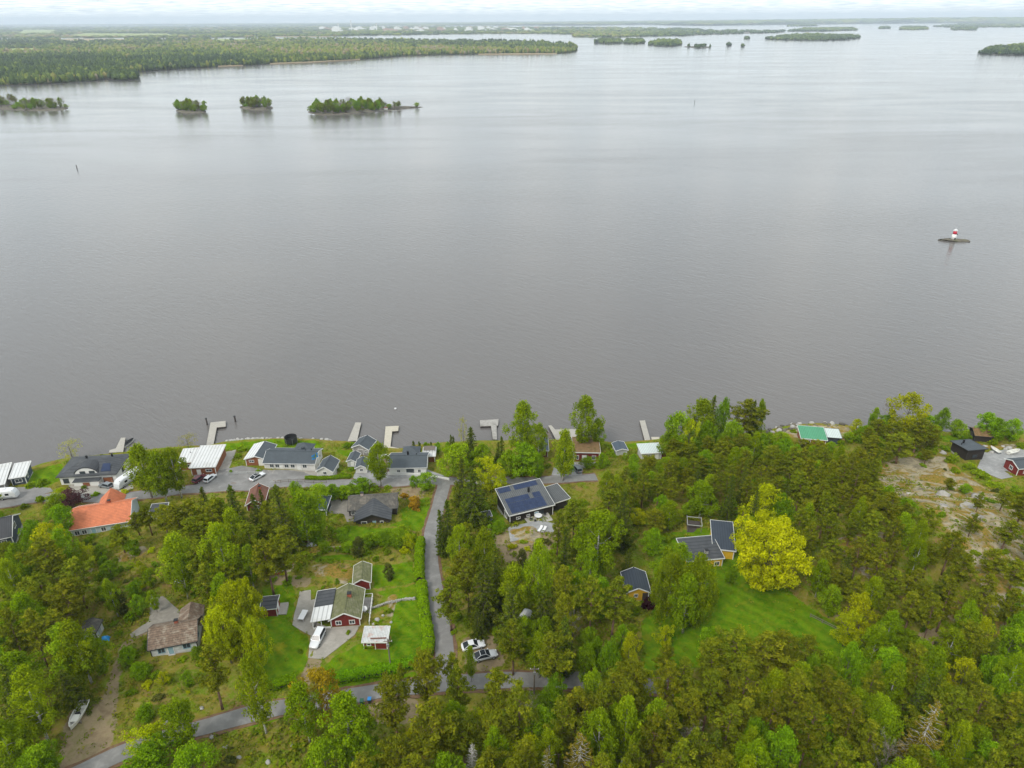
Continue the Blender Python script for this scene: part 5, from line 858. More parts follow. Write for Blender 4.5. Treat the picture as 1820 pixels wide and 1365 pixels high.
    def win(s,side,u,z,w,hh,trim=None,glass='window_glass',bars=1):
        fn=s._fn(side); mb=MB(); tr=trim or s.trim; fw=.11
        def bx(u0,u1,z0,z1,d0,d1,m): 
            a=fn(u0,d0,z0); b=fn(u1,d1,z1); m.box(min(a[0],b[0]),max(a[0],b[0]),min(a[1],b[1]),max(a[1],b[1]),z0,z1)
        bx(u-w/2-fw,u-w/2,z-hh/2-fw,z+hh/2+fw,-.01,.07,mb); bx(u+w/2,u+w/2+fw,z-hh/2-fw,z+hh/2+fw,-.01,.07,mb); bx(u-w/2,u+w/2,z+hh/2,z+hh/2+fw,-.01,.07,mb); bx(u-w/2,u+w/2,z-hh/2-fw,z-hh/2,-.01,.09,mb)
        for i in range(bars): c=u-w/2+w*(i+1)/(bars+1); bx(c-.03,c+.03,z-hh/2,z+hh/2,-.01,.05,mb)
        f=mb.build('window',tr,s.root); m2=MB(); bx(u-w/2,u+w/2,z-hh/2,z+hh/2,-.02,.02,m2); m2.build('pane',glass,f); return f
    def door(s,side,u,w=.95,hh=2.05,mat='trim_white',frame=None):
        fn=s._fn(side)
        def bx(u0,u1,z0,z1,d0,d1,m): 
            a=fn(u0,d0,z0); b=fn(u1,d1,z1); return m.box(min(a[0],b[0]),max(a[0],b[0]),min(a[1],b[1]),max(a[1],b[1]),z0,z1)
        d=bx(u-w/2,u+w/2,.02,hh,-.01,.05,MB()).build('door',mat,s.root); bx(u+w*.32,u+w*.42,.98,1.08,.05,.10,MB()).build('handle','metal_grey',d)
        m=MB(); bx(u-w/2-.1,u-w/2,.02,hh+.1,-.01,.07,m); bx(u+w/2,u+w/2+.1,.02,hh+.1,-.01,.07,m); bx(u-w/2,u+w/2,hh,hh+.1,-.01,.07,m); m.build('door_frame',frame or s.trim,s.root); return d
    def zroof(s,x,y):
        if s.kind in('gx','gy'):
            v,V=(y,s.W) if s.kind=='gx' else (x,s.L); return s.h+s.rise*(1-abs(v)/(V/2))+.14
        if s.kind=='hip': return s.h+s.rise*.6
        return s.f0+(y+s.W/2)*s.sl+.14
    def chimney(s,x,y,w=.6,hh=1.0,mat='brick_red',cap='metal_dark'):
        z=s.zroof(x,y); c=MB().box(x-w/2,x+w/2,y-w/2,y+w/2,z-.5,z+hh).build('chimney',mat,s.roof); MB().box(x-w/2-.06,x+w/2+.06,y-w/2-.06,y+w/2+.06,z+hh,z+hh+.1).build('chimney_cap',cap,s.root); return c
    def pipe(s,x,y,r=.12,hh=.7): z=s.zroof(x,y); MB().cyl(x,y,z-.3,z+hh,r,r,8).build('vent_pipe','metal_dark',s.root)
    def add(s,nm,mat,mb): return mb.build(nm,mat,s.root)
def steps(H,side,u,w=1.2,n=2):
    fn=H._fn(side); mb=MB()
    for i in range(n):
        a=fn(u-w/2,.05+.3*i,0); b=fn(u+w/2,.35+.3*i,0); mb.box(min(a[0],b[0]),max(a[0],b[0]),min(a[1],b[1]),max(a[1],b[1]),H.zmin,-.02-.16*i)
    mb.build('step','concrete',H.root)
# far left boathouses
h=House('boathouse','white sheet roofed boathouse at the lake edge behind the caravan','boathouse',-145.6,166.6,23,5.6,10.5,2.6,'mono',.3,'roof_white','grey_boards'); h.win('F',0,1.4,.9,.8)
h=House('boathouse','small boathouse with white roof and dark blue walls at the lake','boathouse',-140.2,169.2,19,3.4,6.6,2.6,'mono',.5,'roof_white','dark_blue_boards'); h.win('F',0,1.4,1.6,1.0,glass='window_glass'); h.win('R',-1,1.4,1,1)
# white villa
h=House('villa','white rendered villa with dark grey roof and a round-arched dormer','villa',-119.6,170.4,6,15.0,9.4,3.4,'hip',2.0,'roof_felt','white_render','trim_dark',.6)
for u in(-6.0,): h.win('F',u,1.7,1.3,1.3,'trim_dark')
arc=[(-3.2,1.6)]+[(3.2*math.cos(math.pi*(1-i/14)),2.9+2.55*math.sin(math.pi*(1-i/14))) for i in range(15)]+[(3.2,1.6)]
h.add('dormer','white_render',MB().extr([(a,b) for a,b in arc],-4.55,-.6,lambda u,v,z:(v-.2,u,z)))
rim_=MB()
for i in range(14):
    t0,t1=math.pi*(1-i/14),math.pi*(1-(i+1)/14); rim_.bar((3.3*math.cos(t0)-.2,-2.7,2.95+1.85*math.sin(t0)),(3.3*math.cos(t1)-.2,-2.7,2.95+1.85*math.sin(t1)),.34,3.3,up=(0,1,0)) if False else rim_.add([(3.25*math.cos(t0)-.2,-4.6,2.9+2.6*math.sin(t0)),(3.25*math.cos(t1)-.2,-4.6,2.9+2.6*math.sin(t1)),(3.25*math.cos(t1)-.2,-.5,2.9+2.6*math.sin(t1)),(3.25*math.cos(t0)-.2,-.5,2.9+2.6*math.sin(t0)),(3.5*math.cos(t0)-.2,-4.6,2.9+2.85*math.sin(t0)),(3.5*math.cos(t1)-.2,-4.6,2.9+2.85*math.sin(t1)),(3.5*math.cos(t1)-.2,-.5,2.9+2.85*math.sin(t1)),(3.5*math.cos(t0)-.2,-.5,2.9+2.85*math.sin(t0))],[(3,2,1,0),(4,5,6,7),(0,1,5,4),(2,3,7,6)])
h.add('dormer_roof','roof_black',rim_)
for u in(-1.1,1.4):
    f=MB().box(u-.75,u+.75,-4.62,-4.54,2.6,4.5).build('window','trim_dark',h.root); MB().box(u-.62,u+.62,-4.66,-4.61,2.7,4.4).build('pane','window_glass',f)
h.add('porch_wall','white_render',MB().box(-3.3,3.4,-6.4,-6.15,-.3,2.2).box(-3.3,-3.05,-6.15,-4.7,-.3,2.2).box(3.15,3.4,-6.15,-4.7,-.3,2.2)); h.add('porch_roof','roof_felt',MB().box(-3.5,3.6,-6.6,-4.69,2.21,2.36))
d_=h.add('porch_door','wood_boards',MB().box(-.9,.9,-6.46,-6.41,-.2,1.9)); h.door('F',5.2,2.4,2.1,'wood_boards'); h.win('R',0,1.6,1.4,1.2,'trim_dark'); h.pipe(-2.5,2.2,.3,.9); h.pipe(4.3,2.6,.25,.8)
sp=h.add('solar_panel','solar_cells',MB().add([(3.6,-4.3,3.97),(6.2,-4.3,3.97),(5.6,-1.9,5.05),(3.6,-1.9,5.05),(3.6,-4.3,3.9),(6.2,-4.3,3.9),(5.6,-1.9,4.98),(3.6,-1.9,4.98)],[(0,1,2,3),(7,6,5,4),(0,4,5,1),(1,5,6,2),(2,6,7,3),(3,7,4,0)]))
# flat roofed wooden house
h=House('wooden_house','long low house with white roof beside the flat roofed wooden house','house',-93.9,175.8,8,5.6,6.5,2.7,'mono',.3,'roof_white','wood_boards'); h.win('F',0,1.4,1.2,.9); h.pipe(-.5,1.2,.1,.4)
h=House('wooden_house','reddish wooden house under a large white flat roof by the parked cars','house',-88.4,174.2,5,6.6,10.6,2.9,'mono',.35,'roof_white','wood_boards'); h.door('F',-1.3); h.win('F',1.5,1.7,1.5,.7)
# white and grey gabled house
h=House('gabled_house','house with one white and one grey roof slope and wood-clad gable','house',-74.4,177.9,-3,6.2,7.6,2.5,'gy',1.0,'roof_slate','wood_boards'); 
h.add('white_roof_sheet','roof_white',MB().add([(-3.52,-4.17,2.60),(-.02,-4.17,3.72),(-.02,4.17,3.72),(-3.52,4.17,2.60),(-3.52,-4.17,2.56),(-.02,-4.17,3.68),(-.02,4.17,3.68),(-3.52,4.17,2.56)],[(0,1,2,3),(7,6,5,4),(0,4,5,1),(1,5,6,2),(2,6,7,3),(3,7,4,0)])); h.win('F',-1.4,1.7,1.3,.6); h.win('F',1.9,1.6,.8,.8)
h.add('side_wall','white_render',MB().box(.6,3.14,-3.88,-3.83,0,2.5))
# long white house
h=House('long_house','long white boarded house with slate grey gabled roof facing the road','house',-64.3,176.0,-2,14.6,7.6,2.6,'gx',1.5,'roof_slate','white_boards','trim_white',.4)
for u in(-5.2,-3.6,-.9,.9,4.4): h.win('F',u,1.5,1.1,1.0)
h.door('F',-2.4); h.door('F',2.8); h.pipe(5.2,1.3,.14,.6); h.pipe(3.6,.9,.1,.4); h.win('R',1.6,1.6,.8,.9)
h.add('rear_wing','white_boards',MB().box(-.4,4.4,3.81,6.4,h.zmin,2.5)); rw=MB(); rw.add([(-.8,2.2,2.6),(4.8,2.2,2.6),(4.8,6.8,2.55),(-.8,6.8,2.55),(2.0,4.2,4.6)],[(3,2,1,0),(0,1,4),(1,2,4),(2,3,4),(3,0,4)]); h.add('rear_roof','roof_slate',rw); h.add('roof_window','window_glass',MB().box(1.9,2.6,2.3,2.9,3.3,3.95))
h.add('terrace_deck','deck_pale',MB().box(-7.2,7.2,-5.6,-3.84,h.zmin,-.06))
h=House('small_cottage','small white cottage with grey slate gable roof next to the flagpole','cottage',-52.9,170.6,-6,4.4,5.4,2.2,'gy',1.4,'roof_slate','white_boards'); h.win('F',0,1.4,.9,.9); h.win('R',0,1.4,.9,.8)
h=House('boathouse','grey walled boathouse with dark hipped roof at the jetties','boathouse',-45.0,183.6,-15,5.0,5.0,2.4,'gy',1.3,'roof_slate','grey_boards'); h.door('F',0,1.6,1.9,'grey_boards'); h.win('F',1.7,1.4,.6,.6)
h=House('shed','pale narrow shed with grey roof between the cottage and the boathouse','shed',-46.6,175.8,-5,2.4,4.1,2.1,'gy',.6,'roof_slate','pale_boards'); h.door('F',.2,.8,1.8)
h=House('shed','small white gabled shed in front of the pale narrow shed','shed',-43.4,172.2,3,2.9,4.2,2.1,'gy',.8,'roof_slate','white_boards'); h.win('F',0,1.3,.8,.7)
h=House('waterfront_house','white waterfront house with dark slate roof and black chimney pipe','house',-29.9,172.6,1,10.4,7.4,2.6,'gx',1.5,'roof_slate','white_render','trim_white'); h.win('F',-2.6,1.3,.8,.8); h.door('F',.7,2.2,2.1,'roof_slate'); h.win('F',3.3,1.3,.7,.9); h.pipe(-.2,.6,.28,1.3); h.pipe(2.2,1.0,.1,.5)
h.add('rear_wing','white_render',MB().box(-2.0,2.4,3.71,7.0,h.zmin,2.5)); rw=MB(); rw.add([(-2.4,2.4,2.62),(2.8,2.4,2.62),(2.8,7.4,2.55),(-2.4,7.4,2.55),(.2,5.0,4.3)],[(3,2,1,0),(0,1,4),(1,2,4),(2,3,4),(3,0,4)]); h.add('rear_roof','roof_slate',rw)
h.add('balcony','roof_brown',MB().box(-8.2,-5.22,-1.5,3.2,h.zmin,1.9)); h.add('balcony_parapet','trim_white',MB().box(-8.3,-5.25,3.2,3.35,1.9,2.6).box(-8.3,-8.2,-1.5,3.2,1.92,2.6))
h=House('wooden_shed','brown wooden shed with slatted pergola roof beside the slate house','shed',-24.6,178.2,2,3.2,4.0,2.2,'flat',.2,'roof_white','wood_boards'); 
for i in range(7): h.add('slat','wood_old',MB().box(-1.7,1.7,.1+i*.33,.24+i*.33,2.95,3.1))
for a in(-1.5,1.5):
    for b in(.2,2.0): h.add('post','wood_old',MB().box(a-.05,a+.05,b-.05,b+.05,2.5,2.95))
# dark brown L-shaped house
h=House('dark_house','dark brown L-shaped house with weathered tile roof and pale chimney','house',-36.2,150.9,5,12.0,6.2,2.6,'gx',1.9,'roof_mossdark','brown_boards','trim_dark'); h.chimney(-2.8,.2,.7,.9,'stone_pink'); h.win('F',-5.1,1.5,.8,.9,'trim_white'); h.win('R',0,1.6,.7,1.2,'trim_white')
FW=4.2
h.add('front_wing_wall','brown_boards',MB().extr([(-4.3,-.6),(4.1,-.6),(4.1,2.4),(-.1,4.1),(-4.3,2.4)],-3.1-FW,-3.11,lambda u,v,z:(v+.4,u,z)))
h.add('front_wing_roof','roof_felt',MB().extr([(-4.8,2.2),(-.1,4.1),(4.6,2.2),(4.6,2.36),(-.1,4.28),(-4.8,2.36)],-3.6-FW,-.9,lambda u,v,z:(v+.4,u,z)))
m=MB(); m.bar((-4.4,-3.66-FW,2.25),(.3,-3.66-FW,4.16),.07,.22); m.bar((5.0,-3.66-FW,2.25),(.3,-3.66-FW,4.16),.07,.22); h.add('bargeboard','trim_dark',m)
for u,w_,z_ in((-1.9,1.5,1.3),(2.5,.9,1.2)):
    y=-3.1-FW; f=MB().box(u-w_/2,u+w_/2,y-.07,y+.01,z_-.55,z_+.6).build('window','trim_white',h.root); MB().box(u-w_/2+.13,u+w_/2-.13,y-.09,y-.06,z_-.42,z_+.47).build('pane','window_glass',f)
y=-3.1-FW; d_=h.add('door','trim_blue',MB().box(.2,1.1,y-.06,y+.01,-.3,1.9)); h.add('plinth','concrete',MB().box(-3.95,4.55,y-.5,y-.02,h.zmin-.6,-.55).box(4.52,4.9,y,-3.3,h.zmin-.6,-.4))
h=House('shed','narrow dark blue shed with blue sloping roof on the gravel yard','shed',-48.9,149.3,-1,2.4,4.6,2.2,'mono',.5,'roof_blue','dark_blue_boards'); h.win('R',0,1.5,.8,.6,'trim_dark'); h.door('F',0,.9,1.8,'black_boards','trim_dark')
# orange roofed house
h=House('orange_house','pale blue house with bright orange tiled roof above the shore road','house',-103.0,144.9,15,13.2,9.6,2.7,'gx',2.5,'roof_orange','blue_boards'); 
for u in(-5.4,-3.8,.5,3.8): h.win('F',u,1.3,1.0,1.1)
h.door('F',-1.7,1.0,2.0,'trim_blue'); h.win('R',0,1.6,1.0,1.0); h.add('rear_gable_wall','blue_boards',MB().extr([(-2.6,0),(2.6,0),(2.6,2.7),(0,5.0),(-2.6,2.7)],4.82,7.2,lambda u,v,z:(v+.6,u,z))); h.add('rear_gable_roof','roof_orange',MB().extr([(-3.0,2.4),(0,5.05),(3.0,2.4),(3.0,2.56),(0,5.22),(-3.0,2.56)],.6,7.5,lambda u,v,z:(v+.6,u,z))); h.chimney(1.3,1.6,.6,.8,'brick_red')
h.add('entrance_ramp','concrete',MB().box(-7.6,-6.63,-4.6,1,h.zmin,-.1))
h=House('shed','low shed with dark green felt roof behind the orange roofed house','shed',-90.5,147.4,10,3.4,3.0,2.0,'mono',.3,'roof_felt','pale_boards')
h=House('dark_gable_house','dark house with black roof behind the trees at the caravan lot','house',-126.0,137.5,22,9.0,9.0,3.0,'gx',2.6,'roof_black','dark_blue_boards'); h.win('F',2.8,1.5,1.0,1.2); h.chimney(0,-1.8,.6,.8,'metal_dark'); h.win('R',0,3.0,1.4,1.2)
h.add('front_wing_wall','dark_blue_boards',MB().extr([(-2.4,-.5),(2.4,-.5),(2.4,2.8),(0,4.8),(-2.4,2.8)],-8.5,-4.52,lambda u,v,z:(v-1.5,u,z))); h.add('front_wing_roof','roof_black',MB().extr([(-2.9,2.4),(0,4.8),(2.9,2.4),(2.9,2.56),(0,4.98),(-2.9,2.56)],-8.9,-1.6,lambda u,v,z:(v-1.5,u,z)))
h=House('red_house','brown red roofed house half hidden behind tall spruces','house',-67.2,153.0,8,4.2,6.8,2.5,'gy',1.4,'roof_rust','red_shed'); h.chimney(.6,1.8,.6,.8); h.win('F',.6,1.4,.9,.9)
h=House('shed','low shed with black felt roof in the scrub above the rowboat','shed',-50.3,134.9,2,2.8,2.7,2.0,'mono',.3,'roof_black','red_shed','trim_dark'); h.door('F',0,.9,1.7,'wood_dark')
# solar panelled house
h=House('solar_house','black modern house with rows of solar panels on its low roof','house',3.1,147.6,21.3,11.6,9.0,3.1,'mono',1.5,'roof_grey','black_boards','trim_white',.4)
h.door('F',1.3,1.0,2.1,'trim_blue'); h.win('F',2.6,1.3,1.3,1.7,'trim_dark'); h.win('F',-3.6,1.6,.9,.5,'trim_white'); h.win('F',-.9,1.6,.7,.5,'trim_white'); h.win('L',1.6,1.3,1.6,1.6); h.pipe(1.6,1.4,.3,1.4); steps(h,'F',1.3)
def panel(x,y,w_,l_):
    z0=h.zroof(x,y)+.05; z1=h.zroof(x,y+l_)+.05; h.add('solar_panel','solar_cells',MB().add([(x,y,z0),(x+w_,y,z0),(x+w_,y+l_,z1),(x,y+l_,z1),(x,y,z0-.04),(x+w_,y,z0-.04),(x+w_,y+l_,z1-.04),(x,y+l_,z1-.04)],[(0,1,2,3),(7,6,5,4),(0,4,5,1),(1,5,6,2),(2,6,7,3),(3,7,4,0)]))
for i in range(10):
    x=-5.7+i*1.06
    if i not in(3,): panel(x,3.0,1.03,1.65)
for j in range(2):
    for i in range(9): panel(-5.2+i*1.06,-4.4+j*1.72,1.03,1.66)
for i in range(6): panel(-5.2+i*1.06,-.9,1.03,1.66)
for i in range(2): panel(2.2+i*1.06,-.9,1.03,1.66)
h=House('carport','flat grey roofed carport wing beside the solar panelled house','carport',10.9,151.7,27,5.2,6.4,2.7,'mono',.3,'roof_grey','black_boards','trim_white',.25)
h=House('planter_shed','small flat roofed dark bin shed below the solar panelled house','shed',-6.6,144.3,18,2.2,1.9,1.3,'mono',.2,'roof_felt','grey_boards','trim_white',.1)
# waterfront, right
h=House('turf_house','red walled house under a brown turf roof at the water','house',22.0,180.6,-3,7.4,9.0,2.7,'monoback',.5,'sod','red_shed','trim_white',.35); h.door('F',-.6,1.2,2.1,'trim_white'); h.win('F',2.2,1.4,1.0,1.2); h.win('F',-2.8,1.4,1.0,1.2); h.chimney(-2.3,2.4,.6,.8,'metal_dark')
h=House('shed','narrow red shed with dark blue roof beside the tall shore birch','shed',9.2,182.0,0,2.6,6.0,2.3,'mono',.3,'roof_blue','red_shed')
h=House('shed','low shed with blue grey roof between turf house and pale green roof','shed',32.3,181.2,8,3.2,4.0,2.0,'gy',.5,'roof_blue','pale_boards')
h=House('pavilion','pale house with flat grey green roof by the straight jetty','house',40.6,178.0,5,5.8,4.4,2.5,'flat',.2,'roof_palegreen','pale_boards'); h.win('F',-1,1.4,1.2,1.0); h.door('F',1.6)
h=House('green_cabin','cabin with bright green sheet roof on the shore rocks','cabin',92.0,186.8,-10,7.0,6.0,2.5,'mono',.6,'roof_green','wood_boards'); h.win('F',-1.5,1.4,1.2,.9)
h=House('shed','small dark shed with pale sheet roof beside the green roofed cabin','shed',98.6,187.2,-10,3.6,4.4,2.2,'mono',.3,'roof_palegreen','dark_blue_boards','trim_dark')
h=House('black_cabin','black cabin with slate grey sheet roof and stove pipe by the quay','cabin',134.4,177.6,8,5.4,6.2,2.8,'monoback',.9,'roof_slate','black_boards','trim_dark',.5); h.pipe(-.6,1.5,.3,1.1); h.pipe(-1.9,.6,.14,.6); h.door('R',-1.2,1.0,2.0,'red_boards'); h.win('F',0,1.4,1.4,1.0,'trim_dark')
h=House('red_cabin','red cabin with dark grey roof beside the gravel quay','cabin',145.0,168.2,7,8.0,4.8,2.7,'gx',1.0,'roof_slate','red_boards'); h.win('L',0,1.4,1.0,1.0); h.win('F',-1.5,1.4,1.1,1.0); h.pipe(1.0,.5,.2,.7)
h=House('turf_boathouse','black boathouse with mossy turf roof among the shore bushes','boathouse',145.2,188.8,-11,4.6,4.8,2.2,'gx',1.0,'sod','black_boards','trim_dark'); h.door('L',0,1.6,1.9,'wood_dark','trim_dark')
# red cottage and its sheds
h=House('red_cottage','red boarded cottage with mossy grey gable roof and white trim','cottage',-33.7,108.0,4.8,5.6,7.6,2.5,'gy',1.55,'roof_moss','red_boards','trim_white',.4); h.win('F',-1.35,1.35,.95,.85); h.win('F',1.3,1.35,.95,.85); h.chimney(.55,.8,.75,.75); h.win('R',-1.6,1.4,.9,.9); h.door('R',1.2); h.win('R',-.2,1.4,.7,.9)
# lean-to with felt and white sheet roof
h.add('lean_to_wall','red_boards',MB().box(-6.1,-2.83,.2,4.0,h.zmin,2.35)); h.add('lean_to_roof','roof_felt',MB().add([(-6.5,-.3,2.35),(-2.75,-.3,2.85),(-2.75,4.3,2.85),(-6.5,4.3,2.35),(-6.5,-.3,2.47),(-2.75,-.3,2.97),(-2.75,4.3,2.97),(-6.5,4.3,2.47)],[(3,2,1,0),(4,5,6,7),(0,1,5,4),(1,2,6,5),(2,3,7,6),(3,0,4,7)]))
h.add('porch_roof','roof_white',MB().add([(-6.6,-4.3,2.38),(-2.75,-4.3,2.88),(-2.75,-.32,2.88),(-6.6,-.32,2.38),(-6.6,-4.3,2.46),(-2.75,-4.3,2.96),(-2.75,-.32,2.96),(-6.6,-.32,2.46)],[(3,2,1,0),(4,5,6,7),(0,1,5,4),(1,2,6,5),(2,3,7,6),(3,0,4,7)]))
for x,y in((-6.3,-4.1),(-4.6,-4.1),(-6.3,-2.2)): h.add('post','trim_white',MB().box(x-.06,x+.06,y-.06,y+.06,-.1,2.36))
h.add('porch_floor','deck_wood',MB().box(-6.4,-2.83,-4.2,.18,h.zmin,-.06)); h.add('porch_railing','trim_white',MB().box(-6.35,-2.85,-4.22,-4.16,0,.9).box(-6.4,-6.34,-4.15,-2.4,0,.9)); h.add('lean_to_fascia','trim_white',MB().bar((-6.6,-4.3,2.44),(-6.6,4.3,2.44),.06,.2).bar((-6.6,4.34,2.42),(-2.75,4.34,2.92),.06,.2))
h.add('deck','deck_grey',MB().box(2.83,4.6,-3.6,4.2,h.zmin,-.05)); rl=MB().box(4.54,4.62,-3.6,4.2,.55,.62).box(4.54,4.62,-3.6,4.2,.95,1.02).box(2.85,4.6,4.14,4.2,.95,1.02)
for i in range(9): rl.box(4.52,4.64,-3.6+i*.97,-3.52+i*.97,-.05,1.0)
h.add('railing','trim_white',rl); h.add('ramp','deck_wood',MB().add([(2.9,-3.62,-.06),(4.6,-3.62,-.06),(3.6,-6.6,-.9),(2.4,-6.4,-.9),(2.9,-3.62,-.2),(4.6,-3.62,-.2),(3.6,-6.6,-1.05),(2.4,-6.4,-1.05)],[(0,1,2,3),(7,6,5,4),(0,4,5,1),(1,5,6,2),(2,6,7,3),(3,7,4,0)])); h.add('side_deck','deck_wood',MB().box(-8.0,-6.42,-2.6,2.5,h.zmin,-.12))
h=House('red_shed','narrow red shed with mossy gable roof behind the red cottage','shed',-32.6,118.0,8,3.3,5.2,2.0,'gy',.95,'roof_moss','red_boards','trim_white',.3); h.win('R',0,1.2,.6,.6); h.door('R',1.5,.8,1.8)
h=House('red_shed','small red shed with grey felt roof and side deck by the lawn','shed',-49.3,108.0,8,2.9,3.4,2.1,'gx',.35,'roof_felt','red_boards','trim_white',.2); h.door('R',0,.8,1.8,'trim_white'); h.add('deck','deck_wood',MB().box(1.47,3.1,-1.3,2.0,h.zmin,-.08)); steps(h,'R',-.9,.8,1)
h=House('playhouse','low red playhouse with pale patched sheet roof on the lawn','shed',-26.2,98.9,0,4.4,3.0,1.9,'mono',.4,'roof_corrugated','red_boards','trim_white',.25); h.win('F',-1.2,1.2,.6,.5,bars=0); h.add('post','trim_white',MB().box(-.06,.06,-1.62,-1.5,0,1.85)); h.add('rust_strip','roof_rust',MB().bar((-.9,-1.0,2.22),(2.1,-.9,2.24),.3,.03)); 
# old white cottage
h=House('old_cottage','old white cottage with brown pantile roof and orange chimney','cottage',-64.4,99.0,15,8.0,6.0,2.3,'gx',1.9,'roof_brown','old_white','trim_dark',.35); h.win('F',-2.2,1.2,1.1,1.0,'trim_blue'); h.door('F',-.6,.9,1.9,'trim_blue','trim_white'); h.win('F',2.2,1.2,1.2,1.0,'trim_blue'); h.chimney(.6,.3,.6,.85,'brick_red'); h.win('R',-.6,1.5,.7,.9,'trim_blue'); steps(h,'F',-.6)
h.add('rear_wing_wall','old_white',MB().extr([(-1.9,-.3),(1.9,-.3),(1.9,2.2),(0,3.4),(-1.9,2.2)],3.02,6.0,lambda u,v,z:(v+2.3,u,z))); h.add('rear_wing_roof','roof_brown',MB().extr([(-2.3,1.95),(0,3.45),(2.3,1.95),(2.3,2.1),(0,3.62),(-2.3,2.1)],.7,6.3,lambda u,v,z:(v+2.3,u,z)))
h=House('shed','small shed with dark ribbed roof and white gable near the blue tarp','shed',-82.5,101.8,6,3.0,3.0,1.9,'gy',.6,'roof_mossdark','old_white','trim_dark',.25); h.door('R',0,.8,1.7,'old_white','trim_blue')
# yellow house and cabin
h=House('yellow_house','yellow house with two dark felt roofs meeting at an angle','house',41.8,124.3,7,8.0,6.6,2.8,'mono',.5,'roof_felt','yellow_boards','trim_white',.3); h.win('F',2.8,1.3,1.0,1.0); h.win('F',-.6,1.3,1.0,1.0); h.win('L',0,1.3,1.4,1.2); h.chimney(.8,-1.6,.7,.9,'stone')
MBW=MB().extr([(-4.1,-.4),(4.1,-.4),(4.1,4.0),(-4.1,2.9)],-2.2,2.2,lambda u,v,z:(u,v,z))
wing=link('tall_wing',MBW.mesh('tall_wing','yellow_boards'),h.root); wing.location=(6.5,3.2,0); wing.rotation_euler=(0,0,R(-17)); 
rf=link('tall_wing_roof',MB().add([(-2.5,-4.5,2.87),(2.5,-4.5,2.87),(2.5,4.4,4.06),(-2.5,4.4,4.06),(-2.5,-4.5,3.03),(2.5,-4.5,3.03),(2.5,4.4,4.22),(-2.5,4.4,4.22)],[(3,2,1,0),(4,5,6,7),(0,1,5,4),(1,2,6,5),(2,3,7,6),(3,0,4,7)]).mesh('r','roof_navy'),h.root); rf.location=wing.location; rf.rotation_euler=wing.rotation_euler
m=MB(); m.bar((-2.6,-4.54,2.95),(2.6,-4.54,2.95),.07,.28); m.bar((-2.54,-4.5,2.95),(-2.54,4.4,4.14),.07,.28); m.bar((2.54,-4.5,2.95),(2.54,4.4,4.14),.07,.28); m.bar((-2.6,4.44,4.14),(2.6,4.44,4.14),.07,.28)
fs=link('tall_wing_fascia',m.mesh('f','trim_white'),h.root); fs.location=wing.location; fs.rotation_euler=wing.rotation_euler
cb_=link('corner_board',MB().box(2.1,2.28,-4.2,-4.06,0,2.8).mesh('c','trim_white'),h.root); cb_.location=wing.location; cb_.rotation_euler=wing.rotation_euler
h=House('yellow_cabin','yellow cabin with navy gable roof beside the dark red bush','cabin',25.8,114.0,1,4.6,5.6,2.4,'gy',1.1,'roof_navy','yellow_boards','trim_white',.35); h.win('F',-.35,1.35,.65,.7); h.add('entrance_shade_panel','wood_dark',MB().box(1.0,2.28,-2.86,-2.81,0,2.0)); h.add('porch_post','trim_white',MB().box(2.15,2.3,-2.95,-2.87,0,2.1))  # thin dark panel on the front wall stands in for a shaded entrance recess
# open shelter
p=thing('pergola','open timber shelter with dark roof frame above the yellow house','shelter',43.9,137.5,gz(43.9,137.5),-10)
for a in(-1.6,1.6):
    for b in(-1.6,1.6): MB().box(a-.06,a+.06,b-.06,b+.06,-.6,2.2).build('post','wood_old',p)
for b in(-1.6,1.6): MB().bar((-1.75,b,2.25),(1.75,b,2.25),.1,.12).build('beam','pale_boards',p)
for a in(-1.7,1.7): MB().bar((a,-1.8,2.34),(a,1.8,2.34),.12,.1).build('beam','pale_boards',p)
MB().box(-1.6,1.6,-1.6,1.2,.02,.1).build('floor','wood_dark',p); MB().box(-1.5,1.5,.2,1.7,.12,1.1).build('log_stack','wood_dark',p)
FOOT.append([(41.5,135.5),(46,135.5),(46,139.6),(41.5,139.6)])
# ------------------------------------------------------------------ docks
dl={'a':('deck_wood','grey jetty with side platform behind the white villa'),'b':('deck_wood','L-shaped pale jetty left of the shore lawn'),'c':('deck_wood','short straight jetty beside the dark hipped boathouse'),'d':('deck_pale','L-shaped light wooden jetty with landing by the boathouse'),'e':('deck_grey','old T-shaped grey jetty on posts'),'f':('deck_wood','broad angled jetty platform next to the tall birch'),'g':('deck_wood','long straight jetty running out from the pale pavilion'),'h':('deck_pale','square bathing deck at the foot of the straight jetty')}
for k,poly in DOCKS.items():
    cx=sum(p[0] for p in poly)/len(poly); cy=sum(p[1] for p in poly)/len(poly); lp=[(p[0]-cx,p[1]-cy) for p in poly]; r=thing('jetty',dl[k][1],'jetty',cx,cy,0,0)
    MB().prism(lp,.58,.72).build('deck',dl[k][0],r); n=len(lp)
    for i in range(n):
        a,b=lp[i],lp[(i+1)%n]; MB().bar((a[0]*.99,a[1]*.99,.50),(b[0]*.99,b[1]*.99,.50),.16,.15).build('beam','wood_dark',r)
        L_=math.hypot(b[0]-a[0],b[1]-a[1])
        for j in range(max(1,int(L_/3))):
            t=(j+.15)/max(1,int(L_/3)); MB().cyl((a[0]+(b[0]-a[0])*t)*.97,(a[1]+(b[1]-a[1])*t)*.97,-1.2,.575,.11,.1,7).build('pile','wood_dark',r)
